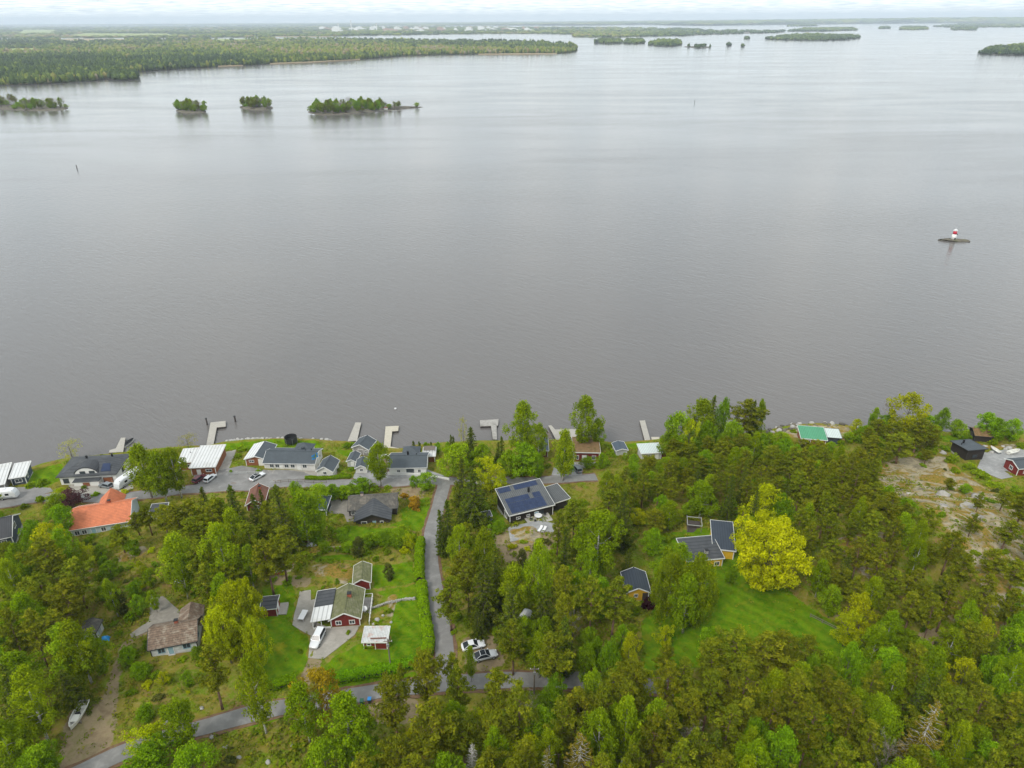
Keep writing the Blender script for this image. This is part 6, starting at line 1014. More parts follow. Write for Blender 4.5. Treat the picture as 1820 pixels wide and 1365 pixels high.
# ------------------------------------------------------------------ vehicles
def loft(st,seg=10):
    """st rows: x, half width, z low, z high -> rounded hull"""
    mb=MB(); n=len(st)
    for x,hw,z0,z1 in st:
        for k in range(seg):
            t=2*math.pi*(k+.5)/seg; c,s=math.cos(t),math.sin(t); c=math.copysign(abs(c)**.45,c); s=math.copysign(abs(s)**.45,s); mb.v.append((x,hw*c,(z0+z1)/2+(z1-z0)/2*s))
    for i in range(n-1):
        for k in range(seg): k2=(k+1)%seg; mb.f.append((i*seg+k,i*seg+k2,(i+1)*seg+k2,(i+1)*seg+k))
    mb.f.append(tuple(range(seg))[::-1]); mb.f.append(tuple((n-1)*seg+k for k in range(seg))); return mb
def wheels(r,xs,hw,rad=.33):
    for x in xs:
        for s in(-1,1):
            w_=MB().tube([(x,s*(hw-.2),rad),(x,s*(hw+.015),rad)],[rad,rad],14).build('wheel','rubber',r); MB().tube([(x,s*(hw+.016),rad),(x,s*(hw+.03),rad)],[rad*.62,rad*.5],10).build('rim','metal_grey',w_)
def car(label,x,y,rot,paint,Lg=4.5,Wd=1.82,Ht=1.45,style='sedan',group=None,roofglass=False):
    z=gz(x,y)+.14; r=thing('car',label,'car',x,y,z,rot,group); a=Lg/2; hw=Wd/2; zb=Ht*.62
    loft([(-a,hw*.80,.42,zb*.86),(-a+.12,hw*.92,.30,zb*.98),(-a*.62,hw*.99,.22,zb),(0,hw,.22,zb),(a*.45,hw*.99,.22,zb*.97),(a*.8,hw*.94,.26,zb*.86),(a-.1,hw*.84,.32,zb*.70),(a,hw*.74,.38,zb*.58)],12).build('body',paint,r,True)
    if style=='suv': b0,b1,t0,t1=-a*.95,a*.42,-a*.84,a*.10
    elif style=='estate': b0,b1,t0,t1=-a*.92,a*.40,-a*.76,a*.06
    else: b0,b1,t0,t1=-a*.86,a*.40,-a*.40,a*.04
    zt=Ht; wb,wt=hw*.93,hw*.70; zb2=zb-.03
    def quad(ps,nm,mt,off):
        c=Vector((sum(p[0] for p in ps)/4,sum(p[1] for p in ps)/4,sum(p[2] for p in ps)/4)); nrm=(Vector(ps[1])-Vector(ps[0])).cross(Vector(ps[3])-Vector(ps[0])).normalized()
        ps2=[tuple(Vector(p)+(c-Vector(p))*.10+nrm*.015) for p in ps]; ps3=[tuple(Vector(p)+(c-Vector(p))*.10-nrm*.02) for p in ps]; MB().add(ps2+ps3,[(0,1,2,3),(7,6,5,4),(0,4,5,1),(1,5,6,2),(2,6,7,3),(3,7,4,0)]).build(nm,mt,r)
    B=[(b0,-wb,zb2),(b1,-wb,zb2),(b1,wb,zb2),(b0,wb,zb2)]; Tp=[(t0,-wt,zt),(t1,-wt,zt),(t1,wt,zt),(t0,wt,zt)]
    MB().add(B+Tp,[(3,2,1,0),(4,5,6,7),(0,1,5,4),(1,2,6,5),(2,3,7,6),(3,0,4,7)]).build('cabin',paint,r)
    quad([B[1],B[2],Tp[2],Tp[1]],'windscreen','car_glass',0); quad([B[3],B[0],Tp[0],Tp[3]],'rear_window','car_glass',0); quad([B[0],B[1],Tp[1],Tp[0]],'side_window','car_glass',0); quad([B[2],B[3],Tp[3],Tp[2]],'side_window','car_glass',0)
    if roofglass: quad([Tp[0],Tp[1],Tp[2],Tp[3]],'glass_roof','car_glass',0)
    wheels(r,(-a*.62,a*.62),hw)
    for s in(-1,1): MB().box(a-.14,a-.01,s*hw*.58-.16,s*hw*.58+.16,zb*.60,zb*.72).build('headlight','lamp_glass',r); MB().box(-a-.02,-a+.1,s*hw*.62-.16,s*hw*.62+.16,zb*.72,zb*.86).build('tail_light','tail_glass',r); MB().box(b1-.25,b1-.08,s*(hw+.02)-.1,s*(hw+.02)+.1,zb,zb+.14).build('mirror',paint,r)
    FOOT.append([(x-2,y-2),(x+2,y-2),(x+2,y+2),(x-2,y+2)]); return r
car('dark maroon estate car parked beside the white hatchback on the asphalt',-88.1,166.0,68,'paint_maroon',4.5,1.82,1.5,'estate')
car('white hatchback parked next to the maroon estate car',-85.0,165.8,72,'paint_white',4.2,1.8,1.45,'estate')
car('white car with dark glass roof alone on the shore parking area',-72.1,166.9,55,'paint_white',4.7,1.85,1.45,'sedan',roofglass=True)
car('white estate car on the driveway of the red cottage',-37.9,100.0,-98,'paint_white',4.8,1.9,1.65,'suv')
car('white sedan parked further from the lower road than the silver one',-7.6,96.9,15,'paint_white',4.5,1.82,1.42,'sedan')
car('silver sedan with glass roof parked nearest the lower road',-5.3,94.6,17,'paint_silver',4.7,1.85,1.45,'sedan',roofglass=True)
car('grey green car half under the birch by the turf roofed house',18.4,169.6,112,'paint_grey',4.5,1.8,1.5,'estate')
car('dark grey car standing in front of the white villa',-113.2,163.4,160,'paint_grey',4.3,1.8,1.5,'estate')
def motorhome(label,x,y,rot,Lg,name='motorhome'):
    z=gz(x,y)+.16; r=thing(name,label,name,x,y,z,rot); a=Lg/2
    loft([(-a,1.05,.5,2.75),(-a+.1,1.15,.45,2.95),(-a*.3,1.18,.4,3.0),(a*.55,1.18,.4,3.0),(a*.82,1.15,.4,2.8),(a-.15,1.08,.4,2.0),(a,.98,.5,1.2)],14).build('body','paint_white',r)
    MB().add([(a*.86,-.95,1.75),(a*.86,.95,1.75),(a*.74,.9,2.72),(a*.74,-.9,2.72),(a*.94,-.98,1.68),(a*.94,.98,1.68),(a*.80,.92,2.78),(a*.80,-.92,2.78)],[(3,2,1,0),(4,5,6,7),(0,1,5,4),(1,2,6,5),(2,3,7,6),(3,0,4,7)]).build('windscreen','car_glass',r)
    for s in(-1,1):
        for u in(-.55,-.1,.4): MB().box(a*u-.45,a*u+.45,s*1.18-.03,s*1.18+.03,1.55,2.15).build('side_window','car_glass',r)
        MB().box(a-.12,a+.02,s*.7-.15,s*.7+.15,.8,1.0).build('headlight','lamp_glass',r); MB().box(-a*.9,a*.75,s*1.19-.015,s*1.19+.015,.95,1.12).build('stripe','paint_grey',r)
    for u in(-.5,.15): MB().box(a*u-.4,a*u+.4,-.4,.4,2.97,3.1).build('roof_hatch','plastic_white',r)
    wheels(r,(-a*.55,a*.62) if name=='motorhome' else (-a*.05,),1.1,.36); FOOT.append([(x-3,y-3),(x+3,y-3),(x+3,y+3),(x-3,y+3)]); return r
motorhome('large white motorhome parked on the drive beside the villa',-107.4,164.8,-112,8.0)
motorhome('white caravan parked on the asphalt lot at the shore',-138.4,158.6,9,7.0,'caravan')
# ------------------------------------------------------------------ boats
def boat(name,label,x,y,rot,Lg,Bm,hull,inner,z=None,tilt=0):
    z=gz(x,y)+.1 if z is None else z; r=thing(name,label,'boat',x,y,z,rot); st=[(-.5,.40),(-.35,.47),(-.1,.5),(.15,.45),(.33,.30),(.45,.12),(.5,.01)]; mb=MB(); H_=.55*Bm**.5; k=0
    for u,w_ in st:
        sh=H_*(1+.35*max(0,u+.1)); mb.v+=[(u*Lg,-w_*Bm,sh),(u*Lg,-w_*Bm*.75,.12),(u*Lg,0,0),(u*Lg,w_*Bm*.75,.12),(u*Lg,w_*Bm,sh)]
    for i in range(6):
        for j in range(4): mb.f.append((i*5+j,i*5+j+1,(i+1)*5+j+1,(i+1)*5+j))
    mb.f.append((0,1,2,3,4)); mb.build('hull',hull,r,False); m2=MB()
    for u,w_ in st:
        sh=H_*(1+.35*max(0,u+.1)); m2.v+=[(u*Lg*.98,-w_*Bm*.9,sh-.03),(u*Lg*.96,-w_*Bm*.6,.25),(u*Lg*.96,w_*Bm*.6,.25),(u*Lg*.98,w_*Bm*.9,sh-.03)]
    for i in range(6):
        for j in range(3): m2.f.append((i*4+j,i*4+j+1,(i+1)*4+j+1,(i+1)*4+j))
    m2.build('inner_hull',inner,r); g=MB()
    for s in(0,1):
        for i in range(6):
            u0,w0=st[i]; u1,w1=st[i+1]; g.bar((u0*Lg,(1-2*s)*w0*Bm*.97,H_*(1+.35*max(0,u0+.1))+.02),(u1*Lg,(1-2*s)*w1*Bm*.97,H_*(1+.35*max(0,u1+.1))+.02),.12,.06)
    g.build('gunwale',inner,r)
    for u in(-.25,.1): MB().box(u*Lg-.14,u*Lg+.14,-.42*Bm,.42*Bm,H_*.62,H_*.68).build('seat',inner,r)
    return r
b=boat('motorboat','white motorboat on its cradle in the clearing by the lower road',-73.4,81.3,-86,5.4,1.9,'gel_white','gel_white',gz(-73.4,81.3)+.35)
MB().box(.2,1.6,-.55,.55,.62,.78).build('foredeck','gel_white',b); MB().box(-.2,.15,-.35,.35,.3,.95).build('console','plastic_dark',b); MB().box(-3.0,-2.7,-.2,.2,.1,1.05).build('outboard_motor','plastic_dark',b)
for u in(-1.6,1.0): MB().box(u-.12,u+.12,-.8,.8,-.5,.08).build('cradle','wood_old',b)
FOOT.append([(-76.5,78),(-70.5,78),(-70.5,84.5),(-76.5,84.5)])
boat('rowboat','small red and white rowboat lying in the scrub above the red cottage',-51.8,119.5,8,3.8,1.4,'gel_red','gel_white',gz(-51.8,119.5)+.1)
b=boat('motorboat','small moored motorboat with outboard beside the villa jetty',-120.6,190.3,75,5.0,1.8,'gel_white','plastic_dark',-.12); b['group']='moored boats'
b=boat('rowboat','white rowing boat moored beside the old T-shaped jetty',-13.5,194.2,60,3.6,1.3,'gel_white','wood_old',-.1)
b=boat('rowboat','slim rowing boat lying along the broad angled jetty platform',11.6,193.4,100,5.0,1.2,'gel_white','wood_old',-.1)
boat('rowboat','white boat laid up on the gravel quay among the boulders',149.0,178.4,20,4.6,1.6,'gel_white','gel_white',gz(149.0,178.4)+.2)
boat('rowboat','grey blue dinghy laid up at the edge of the gravel quay',144.4,179.7,100,3.6,1.4,'paint_grey','gel_white',gz(144.4,179.7)+.2)
# ------------------------------------------------------------------ lighthouse on its skerry, marks in the water
LX,LY=263.0,413.1
mound('skerry',[(LX-9.5,LY+1.5),(LX-5,LY-1.2),(LX+2,LY-2.6),(LX+8.5,LY-2.8),(LX+9.5,LY),(LX+5,LY+2.2),(LX-3,LY+3)],1.1,'flat rocky skerry carrying the small lighthouse')
t=thing('lighthouse','small white and red lighthouse standing on a low skerry','lighthouse',LX-1.0,LY+.2,.6); t.scale=(.84,.84,.74)
MB().cyl(0,0,0,4.6,1.75,1.35,18).build('tower_base','white_render',t,True); MB().cyl(0,0,4.61,7.3,1.3,1.2,18).build('red_band','light_red',t,True); MB().cyl(0,0,7.31,7.5,1.5,1.5,18).build('gallery','trim_white',t); MB().cyl(0,0,7.51,8.2,.8,.8,12).build('lantern','lamp_glass',t); MB().cyl(0,0,8.21,8.8,1.1,.15,12).build('lantern_roof','plastic_white',t); MB().box(1.3,2.0,-.4,.4,4.0,4.9).build('light_box','metal_dark',t)
MB().box(-.4,.4,-1.8,-1.6,.1,1.9).build('door','metal_dark',t)
def mark(nm,label,x,y,hh,r,mat,cat): 
    t=thing(nm,label,cat,x,y,-.6); MB().tube([(0,0,0),(.05,0,hh*.6),(0,.05,hh+.6)],[r,r*.95,r*.8],8).build('post',mat,t); MB().cyl(0,0.05,hh+.6,hh+.75,r*1.3,r*1.3,8).build('cap','metal_dark',t)
mark('sea_mark','tall dark beacon pole standing alone in the lake',-391.7,660.6,3.2,.4,'wood_dark','pole'); mark('mooring_post','dark mooring post beside the corner of the L-shaped jetty',-100.2,201.9,2.3,.28,'wood_dark','post'); mark('mooring_post','dark mooring post standing free in the water off the L-shaped jetty',-91.6,203.8,2.0,.32,'wood_dark','post')
o=thing('buoy','small white mooring buoy floating off the jetties','buoy',-39.8,211.9,0); m=MB(); m.tube([(0,0,-.2),(0,0,0),(0,0,.3),(0,0,.5)],[.15,.4,.4,.12],10); m.build('float','plastic_white',o,True); MB().cyl(0,0,.5,.7,.05,.05,6).build('ring','metal_dark',o)
mark('sea_mark','far thin beacon pole out on the open lake',287,1186,5,.35,'wood_dark','pole')
# ------------------------------------------------------------------ small things in the gardens
def pole(label,x,y,hh,nm='utility_pole'):
    t=thing(nm,label,'pole',x,y,gz(x,y)-.2); MB().tube([(0,0,0),(0,0,hh)],[.15,.10],8).build('post','wood_old',t); MB().box(-.8,.8,-.06,.06,hh-.7,hh-.58).build('crossarm','wood_old',t)
    for u in(-.7,0,.7): MB().cyl(u,0,hh-.58,hh-.4,.06,.05,6).build('insulator','trim_white',t)
    MB().box(-.2,.2,-.32,-.12,hh-1.7,hh-1.1).build('junction_box','metal_grey',t)
pole('wooden utility pole at the hedge corner of the red cottage garden',-22.4,91.8,8.0); pole('leaning wooden utility pole in front of the birches by the narrow blue shed',-50.9,141.8,9.0); pole('wooden utility pole between the trees behind the silver sedan',-.6,98.8,8.5); pole('bare wooden utility pole at the lower road past the parked sedans',3.6,86.4,7.0)
t=thing('flagpole','white flagpole flying a blue and yellow flag beside the small cottage','flagpole',-54.5,168.5,gz(-54.5,168.5)); MB().tube([(0,0,0),(0,0,8.2)],[.07,.04],8).build('post','plastic_white',t); MB().cyl(0,0,8.2,8.35,.09,.02,8).build('finial','leaf_gold',t)
def flagpart(nm,u0,u1,z0,z1,mt):
    mb=MB(); K=5
    for i in range(K+1):
        u=u0+(u1-u0)*i/K; yy=.16*math.sin(u*3.4); dz=-.55*u
        mb.v+=[(-.06-u,yy,z0+dz),(-.06-u,yy,z1+dz),(-.06-u,yy+.02,z0+dz),(-.06-u,yy+.02,z1+dz)]
    for i in range(K): a=i*4; b=a+4; mb.f+=[(a,b,b+1,a+1),(a+2,a+3,b+3,b+2),(a,a+2,b+2,b),(a+1,b+1,b+3,a+3)]
    mb.build(nm,mt,t)
for z0,z1,u0,u1,mt in((6.5,7.1,0,.6,'plastic_blue'),(6.5,7.1,.85,1.9,'plastic_blue'),(7.35,7.95,0,.6,'plastic_blue'),(7.35,7.95,.85,1.9,'plastic_blue'),(7.1,7.35,0,1.9,'leaf_gold'),(6.5,7.1,.6,.85,'leaf_gold'),(7.35,7.95,.6,.85,'leaf_gold')): flagpart('flag_field' if mt=='plastic_blue' else 'flag_cross',u0,u1,z0,z1,mt)
t=thing('trampoline','round black trampoline with safety net on the shore lawn','trampoline',-68.6,188.2,gz(-68.6,188.2)); MB().cyl(0,0,.8,.9,1.9,1.9,24).build('mat','plastic_dark',t); m=MB()
for k in range(24):
    a0,a1=6.283*k/24,6.283*(k+1)/24; m.add([(1.9*math.cos(a0),1.9*math.sin(a0),.9),(1.9*math.cos(a1),1.9*math.sin(a1),.9),(1.9*math.cos(a1),1.9*math.sin(a1),2.5),(1.9*math.cos(a0),1.9*math.sin(a0),2.5)],[(0,1,2,3)])
m.build('safety_net','plastic_dark',t)
for k in range(6): MB().cyl(1.95*math.cos(k*1.047),1.95*math.sin(k*1.047),0,2.6,.04,.04,6).build('post','metal_grey',t)
def bin_(label,x,y,lid):
    t=thing('wheelie_bin',label,'bin',x,y,gz(x,y)+.1); m=MB(); m.add([(-.22,-.25,.08),(.22,-.25,.08),(.22,.25,.08),(-.22,.25,.08),(-.29,-.34,1.0),(.29,-.34,1.0),(.29,.34,1.0),(-.29,.34,1.0)],[(3,2,1,0),(4,5,6,7),(0,1,5,4),(1,2,6,5),(2,3,7,6),(3,0,4,7)]); m.build('body','plastic_green' if lid!='plastic_blue' else 'plastic_dark',t); MB().box(-.31,.31,-.37,.36,1.0,1.1).build('lid',lid,t); MB().bar((-.25,.4,1.0),(.25,.4,1.0),.05,.05).build('handle','plastic_dark',t)
    for s in(-1,1): MB().tube([(s*.2,.27,.1),(s*.27,.27,.1)],[.1,.1],8).build('wheel','rubber',t)
bin_('dark wheelie bin at the road edge, furthest from the blue lidded one',-27.3,83.6,'plastic_dark'); bin_('green wheelie bin standing between two other bins at the road edge',-26.1,83.8,'plastic_green'); bin_('wheelie bin with a bright blue lid at the road edge',-24.8,84.0,'plastic_blue')
def table(label,x,y,rot,lx,ly,top='plastic_white',nm='garden_table'):
    t=thing(nm,label,'table',x,y,gz(x,y)+.1,rot); MB().box(-lx/2,lx/2,-ly/2,ly/2,.70,.76).build('tabletop',top,t)
    for a in(-1,1):
        for b in(-1,1): MB().bar((a*(lx/2-.1),b*(ly/2-.1),.02),(a*(lx/2-.15),b*(ly/2-.15),.70),.06,.06).build('leg',top,t)
    return t
table('long white garden table on the gravel drive of the red cottage',-42.5,106.6,82,2.6,1.2)
t=thing('satellite_dish','white satellite dish on the deck rail of the red cottage','dish',-30.2,107.6,gz(-30.2,107.6)+.2); MB().tube([(0,0,1.2),(.03,-.1,1.5),(.04,-.14,1.54)],[.1,.5,.55],14).build('dish','plastic_white',t); MB().cyl(0,0,-.2,1.3,.04,.04,6).build('mast','metal_grey',t)
d_=thing('patio_deck','wooden patio deck in front of the solar panelled house','deck',6.4,142.6,gz(6.4,142.6)+.25,21)
for i in range(10): MB().box(-3.2,3.2,-1.9+i*.36,-1.57+i*.36,-.12,0).build('plank','deck_wood',d_)
MB().box(-3.2,3.2,-1.9,1.7,-.8,-.13).build('frame','wood_dark',d_)
t=thing('round_table','round white table on the patio deck of the solar panelled house','table',6.4,143.0,gz(6.4,142.6)+.25); MB().cyl(0,0,.68,.74,.95,.95,20).build('tabletop','plastic_white',t); MB().cyl(0,0,0,.68,.08,.08,8).build('pedestal','metal_grey',t)
for i,(x,y,rz) in enumerate(((4.6,142.0,40),(8.0,143.9,200),(5.6,141.3,80))):
    t=thing('patio_chair','dark patio chair beside the round white table','chair',x,y,gz(6.4,142.6)+.25,rz,'chairs round the patio table'); MB().box(-.25,.25,-.25,.25,.40,.46).build('seat','plastic_dark',t); MB().box(-.25,-.19,-.25,.25,.46,.92).build('backrest','plastic_dark',t)
    for a in(-.21,.21):
        for b in(-.21,.21): MB().box(a-.02,a+.02,b-.02,b+.02,0,.40).build('leg','metal_dark',t)
for i,x in enumerate((6.6,7.5)):
    t=thing('sun_lounger','white sun lounger on the slope below the solar panelled house','lounger',x,137.2-.2*i,gz(x,137.2)+.05,60,'pair of white sun loungers'); MB().box(-.9,.35,-.32,.32,.28,.36).build('seat','plastic_white',t); MB().add([(.35,-.32,.28),(.35,.32,.28),(1.0,.32,.75),(1.0,-.32,.75),(.35,-.32,.36),(.35,.32,.36),(1.0,.32,.83),(1.0,-.32,.83)],[(0,1,2,3),(7,6,5,4),(0,4,5,1),(1,5,6,2),(2,6,7,3),(3,7,4,0)]).build('backrest','plastic_white',t)
    for a in(-.8,.3):
        for b in(-.26,.26): MB().box(a-.03,a+.03,b-.03,b+.03,0,.28).build('leg','plastic_white',t)
def tarp(label,x,y,rot,lx,ly,hh,mat,nm='tarpaulin'):
    rn=random.Random(int(x*10)); mb=MB(); K=7
    for i in range(K):
        for j in range(K):
            u,v=i/(K-1)*2-1,j/(K-1)*2-1; e=max(abs(u),abs(v)); mb.v.append((u*lx/2+rn.uniform(-.06,.06),v*ly/2+rn.uniform(-.06,.06),hh*(1-e**3)*rn.uniform(.85,1.05)+.04))
    for i in range(K-1):
        for j in range(K-1): a=i*K+j; mb.f.append((a,a+K,a+K+1,a+1))
    o=mb.build(nm,mat,None,True); o.location=(x,y,gz(x,y)+.03); o.rotation_euler=(0,0,R(rot)); return tag(o,label,'tarpaulin')
x,y=-79.2,100.2; tarp('bright blue tarpaulin bundle at the corner of the small dark roofed shed',x,y,20,1.6,1.4,1.0,'tarp_blue')
tarp('crumpled white tarpaulin in the scrub above the old white cottage',-72.5,118.6,10,2.6,1.6,.6,'tarp_white'); tarp('white tarpaulin on the scree behind the low black shed',-47.6,132.0,30,2.2,1.4,.8,'tarp_white'); tarp('white covered trailer load half hidden by trees behind the parked sedans',2.3,105.0,60,4.0,2.2,1.9,'tarp_white')
# stones
def stone(nm,label,x,y,s,mat='stone',group=None,z=None,seed=0,flat=.6):
    rn=np.random.default_rng(seed+int(abs(x*13+y*7)*10)%9999); v=iv2*(1+.16*rn.normal(size=(len(iv2),1)).clip(-1.3,1.3))*np.array([s,s*.8,s*flat]); me=nmesh(nm,v,if2,mat); o=link(nm,me); o.location=(x,y,(max(gz(x,y),-.05) if z is None else z)+s*.12); o.rotation_euler=(0,0,rn.random()*6.28); return tag(o,label,'stone',group)
rn=random.Random(12)
for i in range(46):
    x=rn.uniform(-90,-57); y=float(np.interp(x,_sx,_sy))+rn.uniform(-.9,.5); stone('boulder','grey boulder in the stone edging of the shore lawn',x,y,rn.uniform(.35,.8),'stone','boulders edging the shore lawn')
for i in range(40):
    x=rn.uniform(78,112); y=float(np.interp(x,_sx,_sy))+rn.uniform(-4.5,.4); stone('boulder','boulder on the rocky shore by the green roofed cabin',x,y,rn.uniform(.3,1.1),'shore_rock' if i%3 else 'stone','boulders by the green roofed cabin')
for i in range(26):
    x=rn.uniform(128,160); y=rn.uniform(178,184); stone('boulder','pale boulder bordering the gravel quay',x,y,rn.uniform(.4,1.0),'stone','boulders by the gravel quay')
wp=[(-29.3,109.3),(-26.5,111.2),(-22.9,112.3),(-20.7,112.4)]
w_=thing('stone_wall','low dry stone wall across the red cottage garden','wall',-25,111.5,gz(-25,111.5))
for i in range(26):
    t=i/25*2.999; k=int(t); f=t-k; x=wp[k][0]+(wp[k+1][0]-wp[k][0])*f; y=wp[k][1]+(wp[k+1][1]-wp[k][1])*f
    for j in range(2):
        rg=np.random.default_rng(i*3+j); v=iv*(1+.15*rg.normal(size=(12,1)).clip(-1,1))*np.array([.3,.26,.2]); o=link('stone',nmesh('stone',v,if_,'stone'),w_); o.location=(x+25+rn.uniform(-.08,.08),y-111.5+rn.uniform(-.12,.12),gz(x,y)-gz(-25,111.5)+.12+.26*j)
for (x,y,s) in((-27.5,106.2,.6),(-27.9,105.0,.5),(-25.2,103.6,.55),(-28.2,103.2,.5),(-24.6,105.4,.35),(-26.6,107.6,.4)): stone('rockery_stone','pale rockery stone in the flower bed right of the red cottage',x,y,s,'stone','rockery stones')
for (x,y,s) in((-58.6,80.6,.45),(-60.3,82.6,.35),(-54,84,.4),(-47,76,.5),(-44,74,.4),(-50,78,.45),(-39,73,.5),(-36,76,.35),(-53,76,.4)): stone('field_stone','grey field stone lying in the rough ground below the lower road',x,y,s,'stone','field stones')
for i in range(14):
    x,y=rn.uniform(86,124),rn.uniform(118,150); stone('rock_slab','grey rock slab breaking through the bare hilltop',x,y,rn.uniform(.8,2.0),'rock','rock slabs on the bare hill',None,5,.35)
# white retaining wall in front of the slate roofed house
w_=thing('garden_wall','low white garden wall along the slate roofed waterfront house','wall',-28,168.4,gz(-28,168.4)); MB().bar((-7.5,.6,.35),(1.5,-.3,.35),.25,1.0).build('wall_run','white_render',w_); MB().bar((1.5,-.3,.3),(10.2,-2.6,.3),.25,.9).build('wall_run','white_render',w_)
def fence(label,pts,hh,mat,nm='fence'):
    x0,y0=pts[0]; z0=gz(x0,y0); f_=thing(nm,label,'fence',x0,y0,z0); Q=resample(pts,1.8)
    for i,q in enumerate(Q):
        z=gz(q.x,q.y)-z0; MB().box(q.x-x0-.05,q.x-x0+.05,q.y-y0-.05,q.y-y0+.05,z-.3,z+hh).build('post',mat,f_)
        if i<len(Q)-1:
            p=Q[i+1]; z1=gz(p.x,p.y)-z0
            for t in(.4,.85): MB().bar((q.x-x0,q.y-y0,z+hh*t),(p.x-x0,p.y-y0,z1+hh*t),.04,.12).build('rail',mat,f_)
fence('grey pole fence at the edge of the big lawn below the yellow maple',[(58.5,103.5),(62.5,100.0),(66.5,96.6)],.9,'wood_old'); fence('pale rail fence along the terrace by the asphalt parking',[(-81,168.8),(-76,169.3),(-71,169.4)],1.0,'pale_boards'); fence('dark plank fence on the road side of the shore parking',[(-66,163.6),(-60,164.2),(-52,164.4)],1.1,'wood_old')
# ------------------------------------------------------------------ hedges
hl=['clipped bright green hedge along the upper part of the lane','long clipped bright green hedge curving along the lane','clipped hedge between the red cottage lawn and the lower road','short clipped hedge at the lower corner of the left lawn','low dark hedge along the shore parking','small hedge in front of the red playhouse']
for i,pts in enumerate(HEDGES):
    Q=resample(pts,.45); hh,wd=((2.2,1.9),(2.2,2.0),(1.9,1.8),(1.7,1.7),(1.0,1.0),(.9,.9))[i]; rg=np.random.default_rng(50+i); C=[];Nn=[]; x0,y0=pts[0]; z0=gz(x0,y0); rn=random.Random(i)
    for k,q in enumerate(Q):
        d=(Q[min(k+1,len(Q)-1)]-Q[max(k-1,0)]).normalized(); r=Vector((d.y,-d.x,0)); z=gz(q.x,q.y)-z0; bulge=1+.10*math.sin(k*.9+i)+rn.uniform(-.06,.06)
        for j in range(150):
            t=rg.random()*1.0; a=(t-.5)*math.pi*1.35; ca,sa=math.sin(a),math.cos(a); ca=math.copysign(abs(ca)**.95,ca); sa=math.copysign(abs(sa)**.5,sa)
            o=r*(ca*wd/2*bulge)+d*rg.uniform(-.25,.25); zz=z+hh*.42+sa*hh*.58*bulge; C.append((q.x-x0+o.x,q.y-y0+o.y,max(zz,z+.05))); nv=r*ca+Vector((0,0,sa+.2)); Nn.append(nv[:])
    C=np.array(C)+rg.normal(size=(len(C),3))*.05; Nn=unit(np.array(Nn)+.55*rg.normal(size=(len(C),3))); r_=thing('hedge',hl[i],'hedge',x0,y0,z0); link('foliage',leaves('foliage',C,Nn,.19*(.7+.6*rg.random(len(C))),rg.random(len(C)),'leaf_hedge' if i<4 else 'leaf_bush',.6,rg),r_)
    core=MB(); K=len(Q)
    for k,q in enumerate(Q):
        d=(Q[min(k+1,K-1)]-Q[max(k-1,0)]).normalized(); r=Vector((d.y,-d.x,0))*wd*.28; z=gz(q.x,q.y)-z0
        for s,zz in((-1,-.1),(-1,hh*.5),(1,hh*.5),(1,-.1)): core.v.append((q.x-x0+r.x*s,q.y-y0+r.y*s,z+zz))
    for k in range(K-1):
        for j in range(4): core.f.append((k*4+j,k*4+(j+1)%4,(k+1)*4+(j+1)%4,(k+1)*4+j))
    core.build('stems','wood_dark',r_)
# ------------------------------------------------------------------ trees and bushes
TL={'pine':('tall olive green pine with reddish trunk','pine tree','pines of the hillside wood'),'spruce':('dark green cone shaped spruce','spruce tree','dark spruces'),'birch':('slender birch with drooping fresh green crown','birch tree','fresh green birches'),'leafy':('round bright green broadleaf tree','tree','round bright green trees'),'gold':('small yellow green broadleaf tree','tree','yellow green small trees'),'bare':('leafless grey tree with fine twigs','bare tree','leafless trees'),'thuja':('narrow dark clipped conifer','conifer','narrow conifers at the water'),'airy':('thin crowned yellowish shore tree','tree','thin crowned shore trees'),'juniper':('dense dark olive juniper column','juniper','juniper columns'),'maple':('broad golden green maple beside the old white cottage','maple','golden maples by the old cottage'),'oldspruce':('ragged yellowish spruce with bare pale branches','spruce tree','ragged yellowish spruces'),'weeping':('broad weeping birch among the pines','birch tree',None),'purple':('purple brown leaved tree beside the shore road','tree',None),'oak':('orange yellow oak leaning over the lower road','oak',None),'deadspruce':('dead white grey spruce skeleton in the wood','dead tree',None)}
TK={'oak':'big yellow green tree spreading over the rocky shore','bigmaple':'huge round golden maple on the lawn of the yellow house','greenmaple':'large light green maple behind the golden maple','weeping':'big weeping birch in front of the yellow house','goldmaple':None,'weep2':'weeping birch between the yellow cabin and the yellow house','roadoak':'orange yellow oak leaning over the lower road'}
LAND=[('the white villa',-120,170),('the flat roofed wooden house',-88,172),('the long white house',-64,174),('the slate roofed waterfront house',-30,172),('the orange roofed house',-103,145),('the half hidden red house',-67,152),('the dark brown house',-36,150),('the low black shed',-50,135),('the rowboat in the scrub',-56,120),('the old white cottage',-66,100),('the white motorboat',-74,81),('the red cottage',-34,107),('the bins at the lower road',-26,82),('the parked sedans',-6,95),('the solar panelled house',3,147),('the turf roofed house',22,180),('the pale pavilion',41,178),('the yellow house',43,126),('the yellow cabin',26,114),('the huge golden maple',53,108),('the green roofed cabin',92,186),('the black cabin on the quay',134,177),('the bare rocky hill',108,140),('the west end of the bare hill',82,150),('the grey pole fence',64,98),('the lower road past the sedans',12,86),('the wooden shelter',44,138),('the lower edge of the big lawn',40,88),('the wood between lawn and shore',60,160),('the foot of the bare hill',90,110)]
def near(x,y):
    return min(LAND,key=lambda q:(q[1]-x)**2+(q[2]-y)**2)[0]
cnt={}
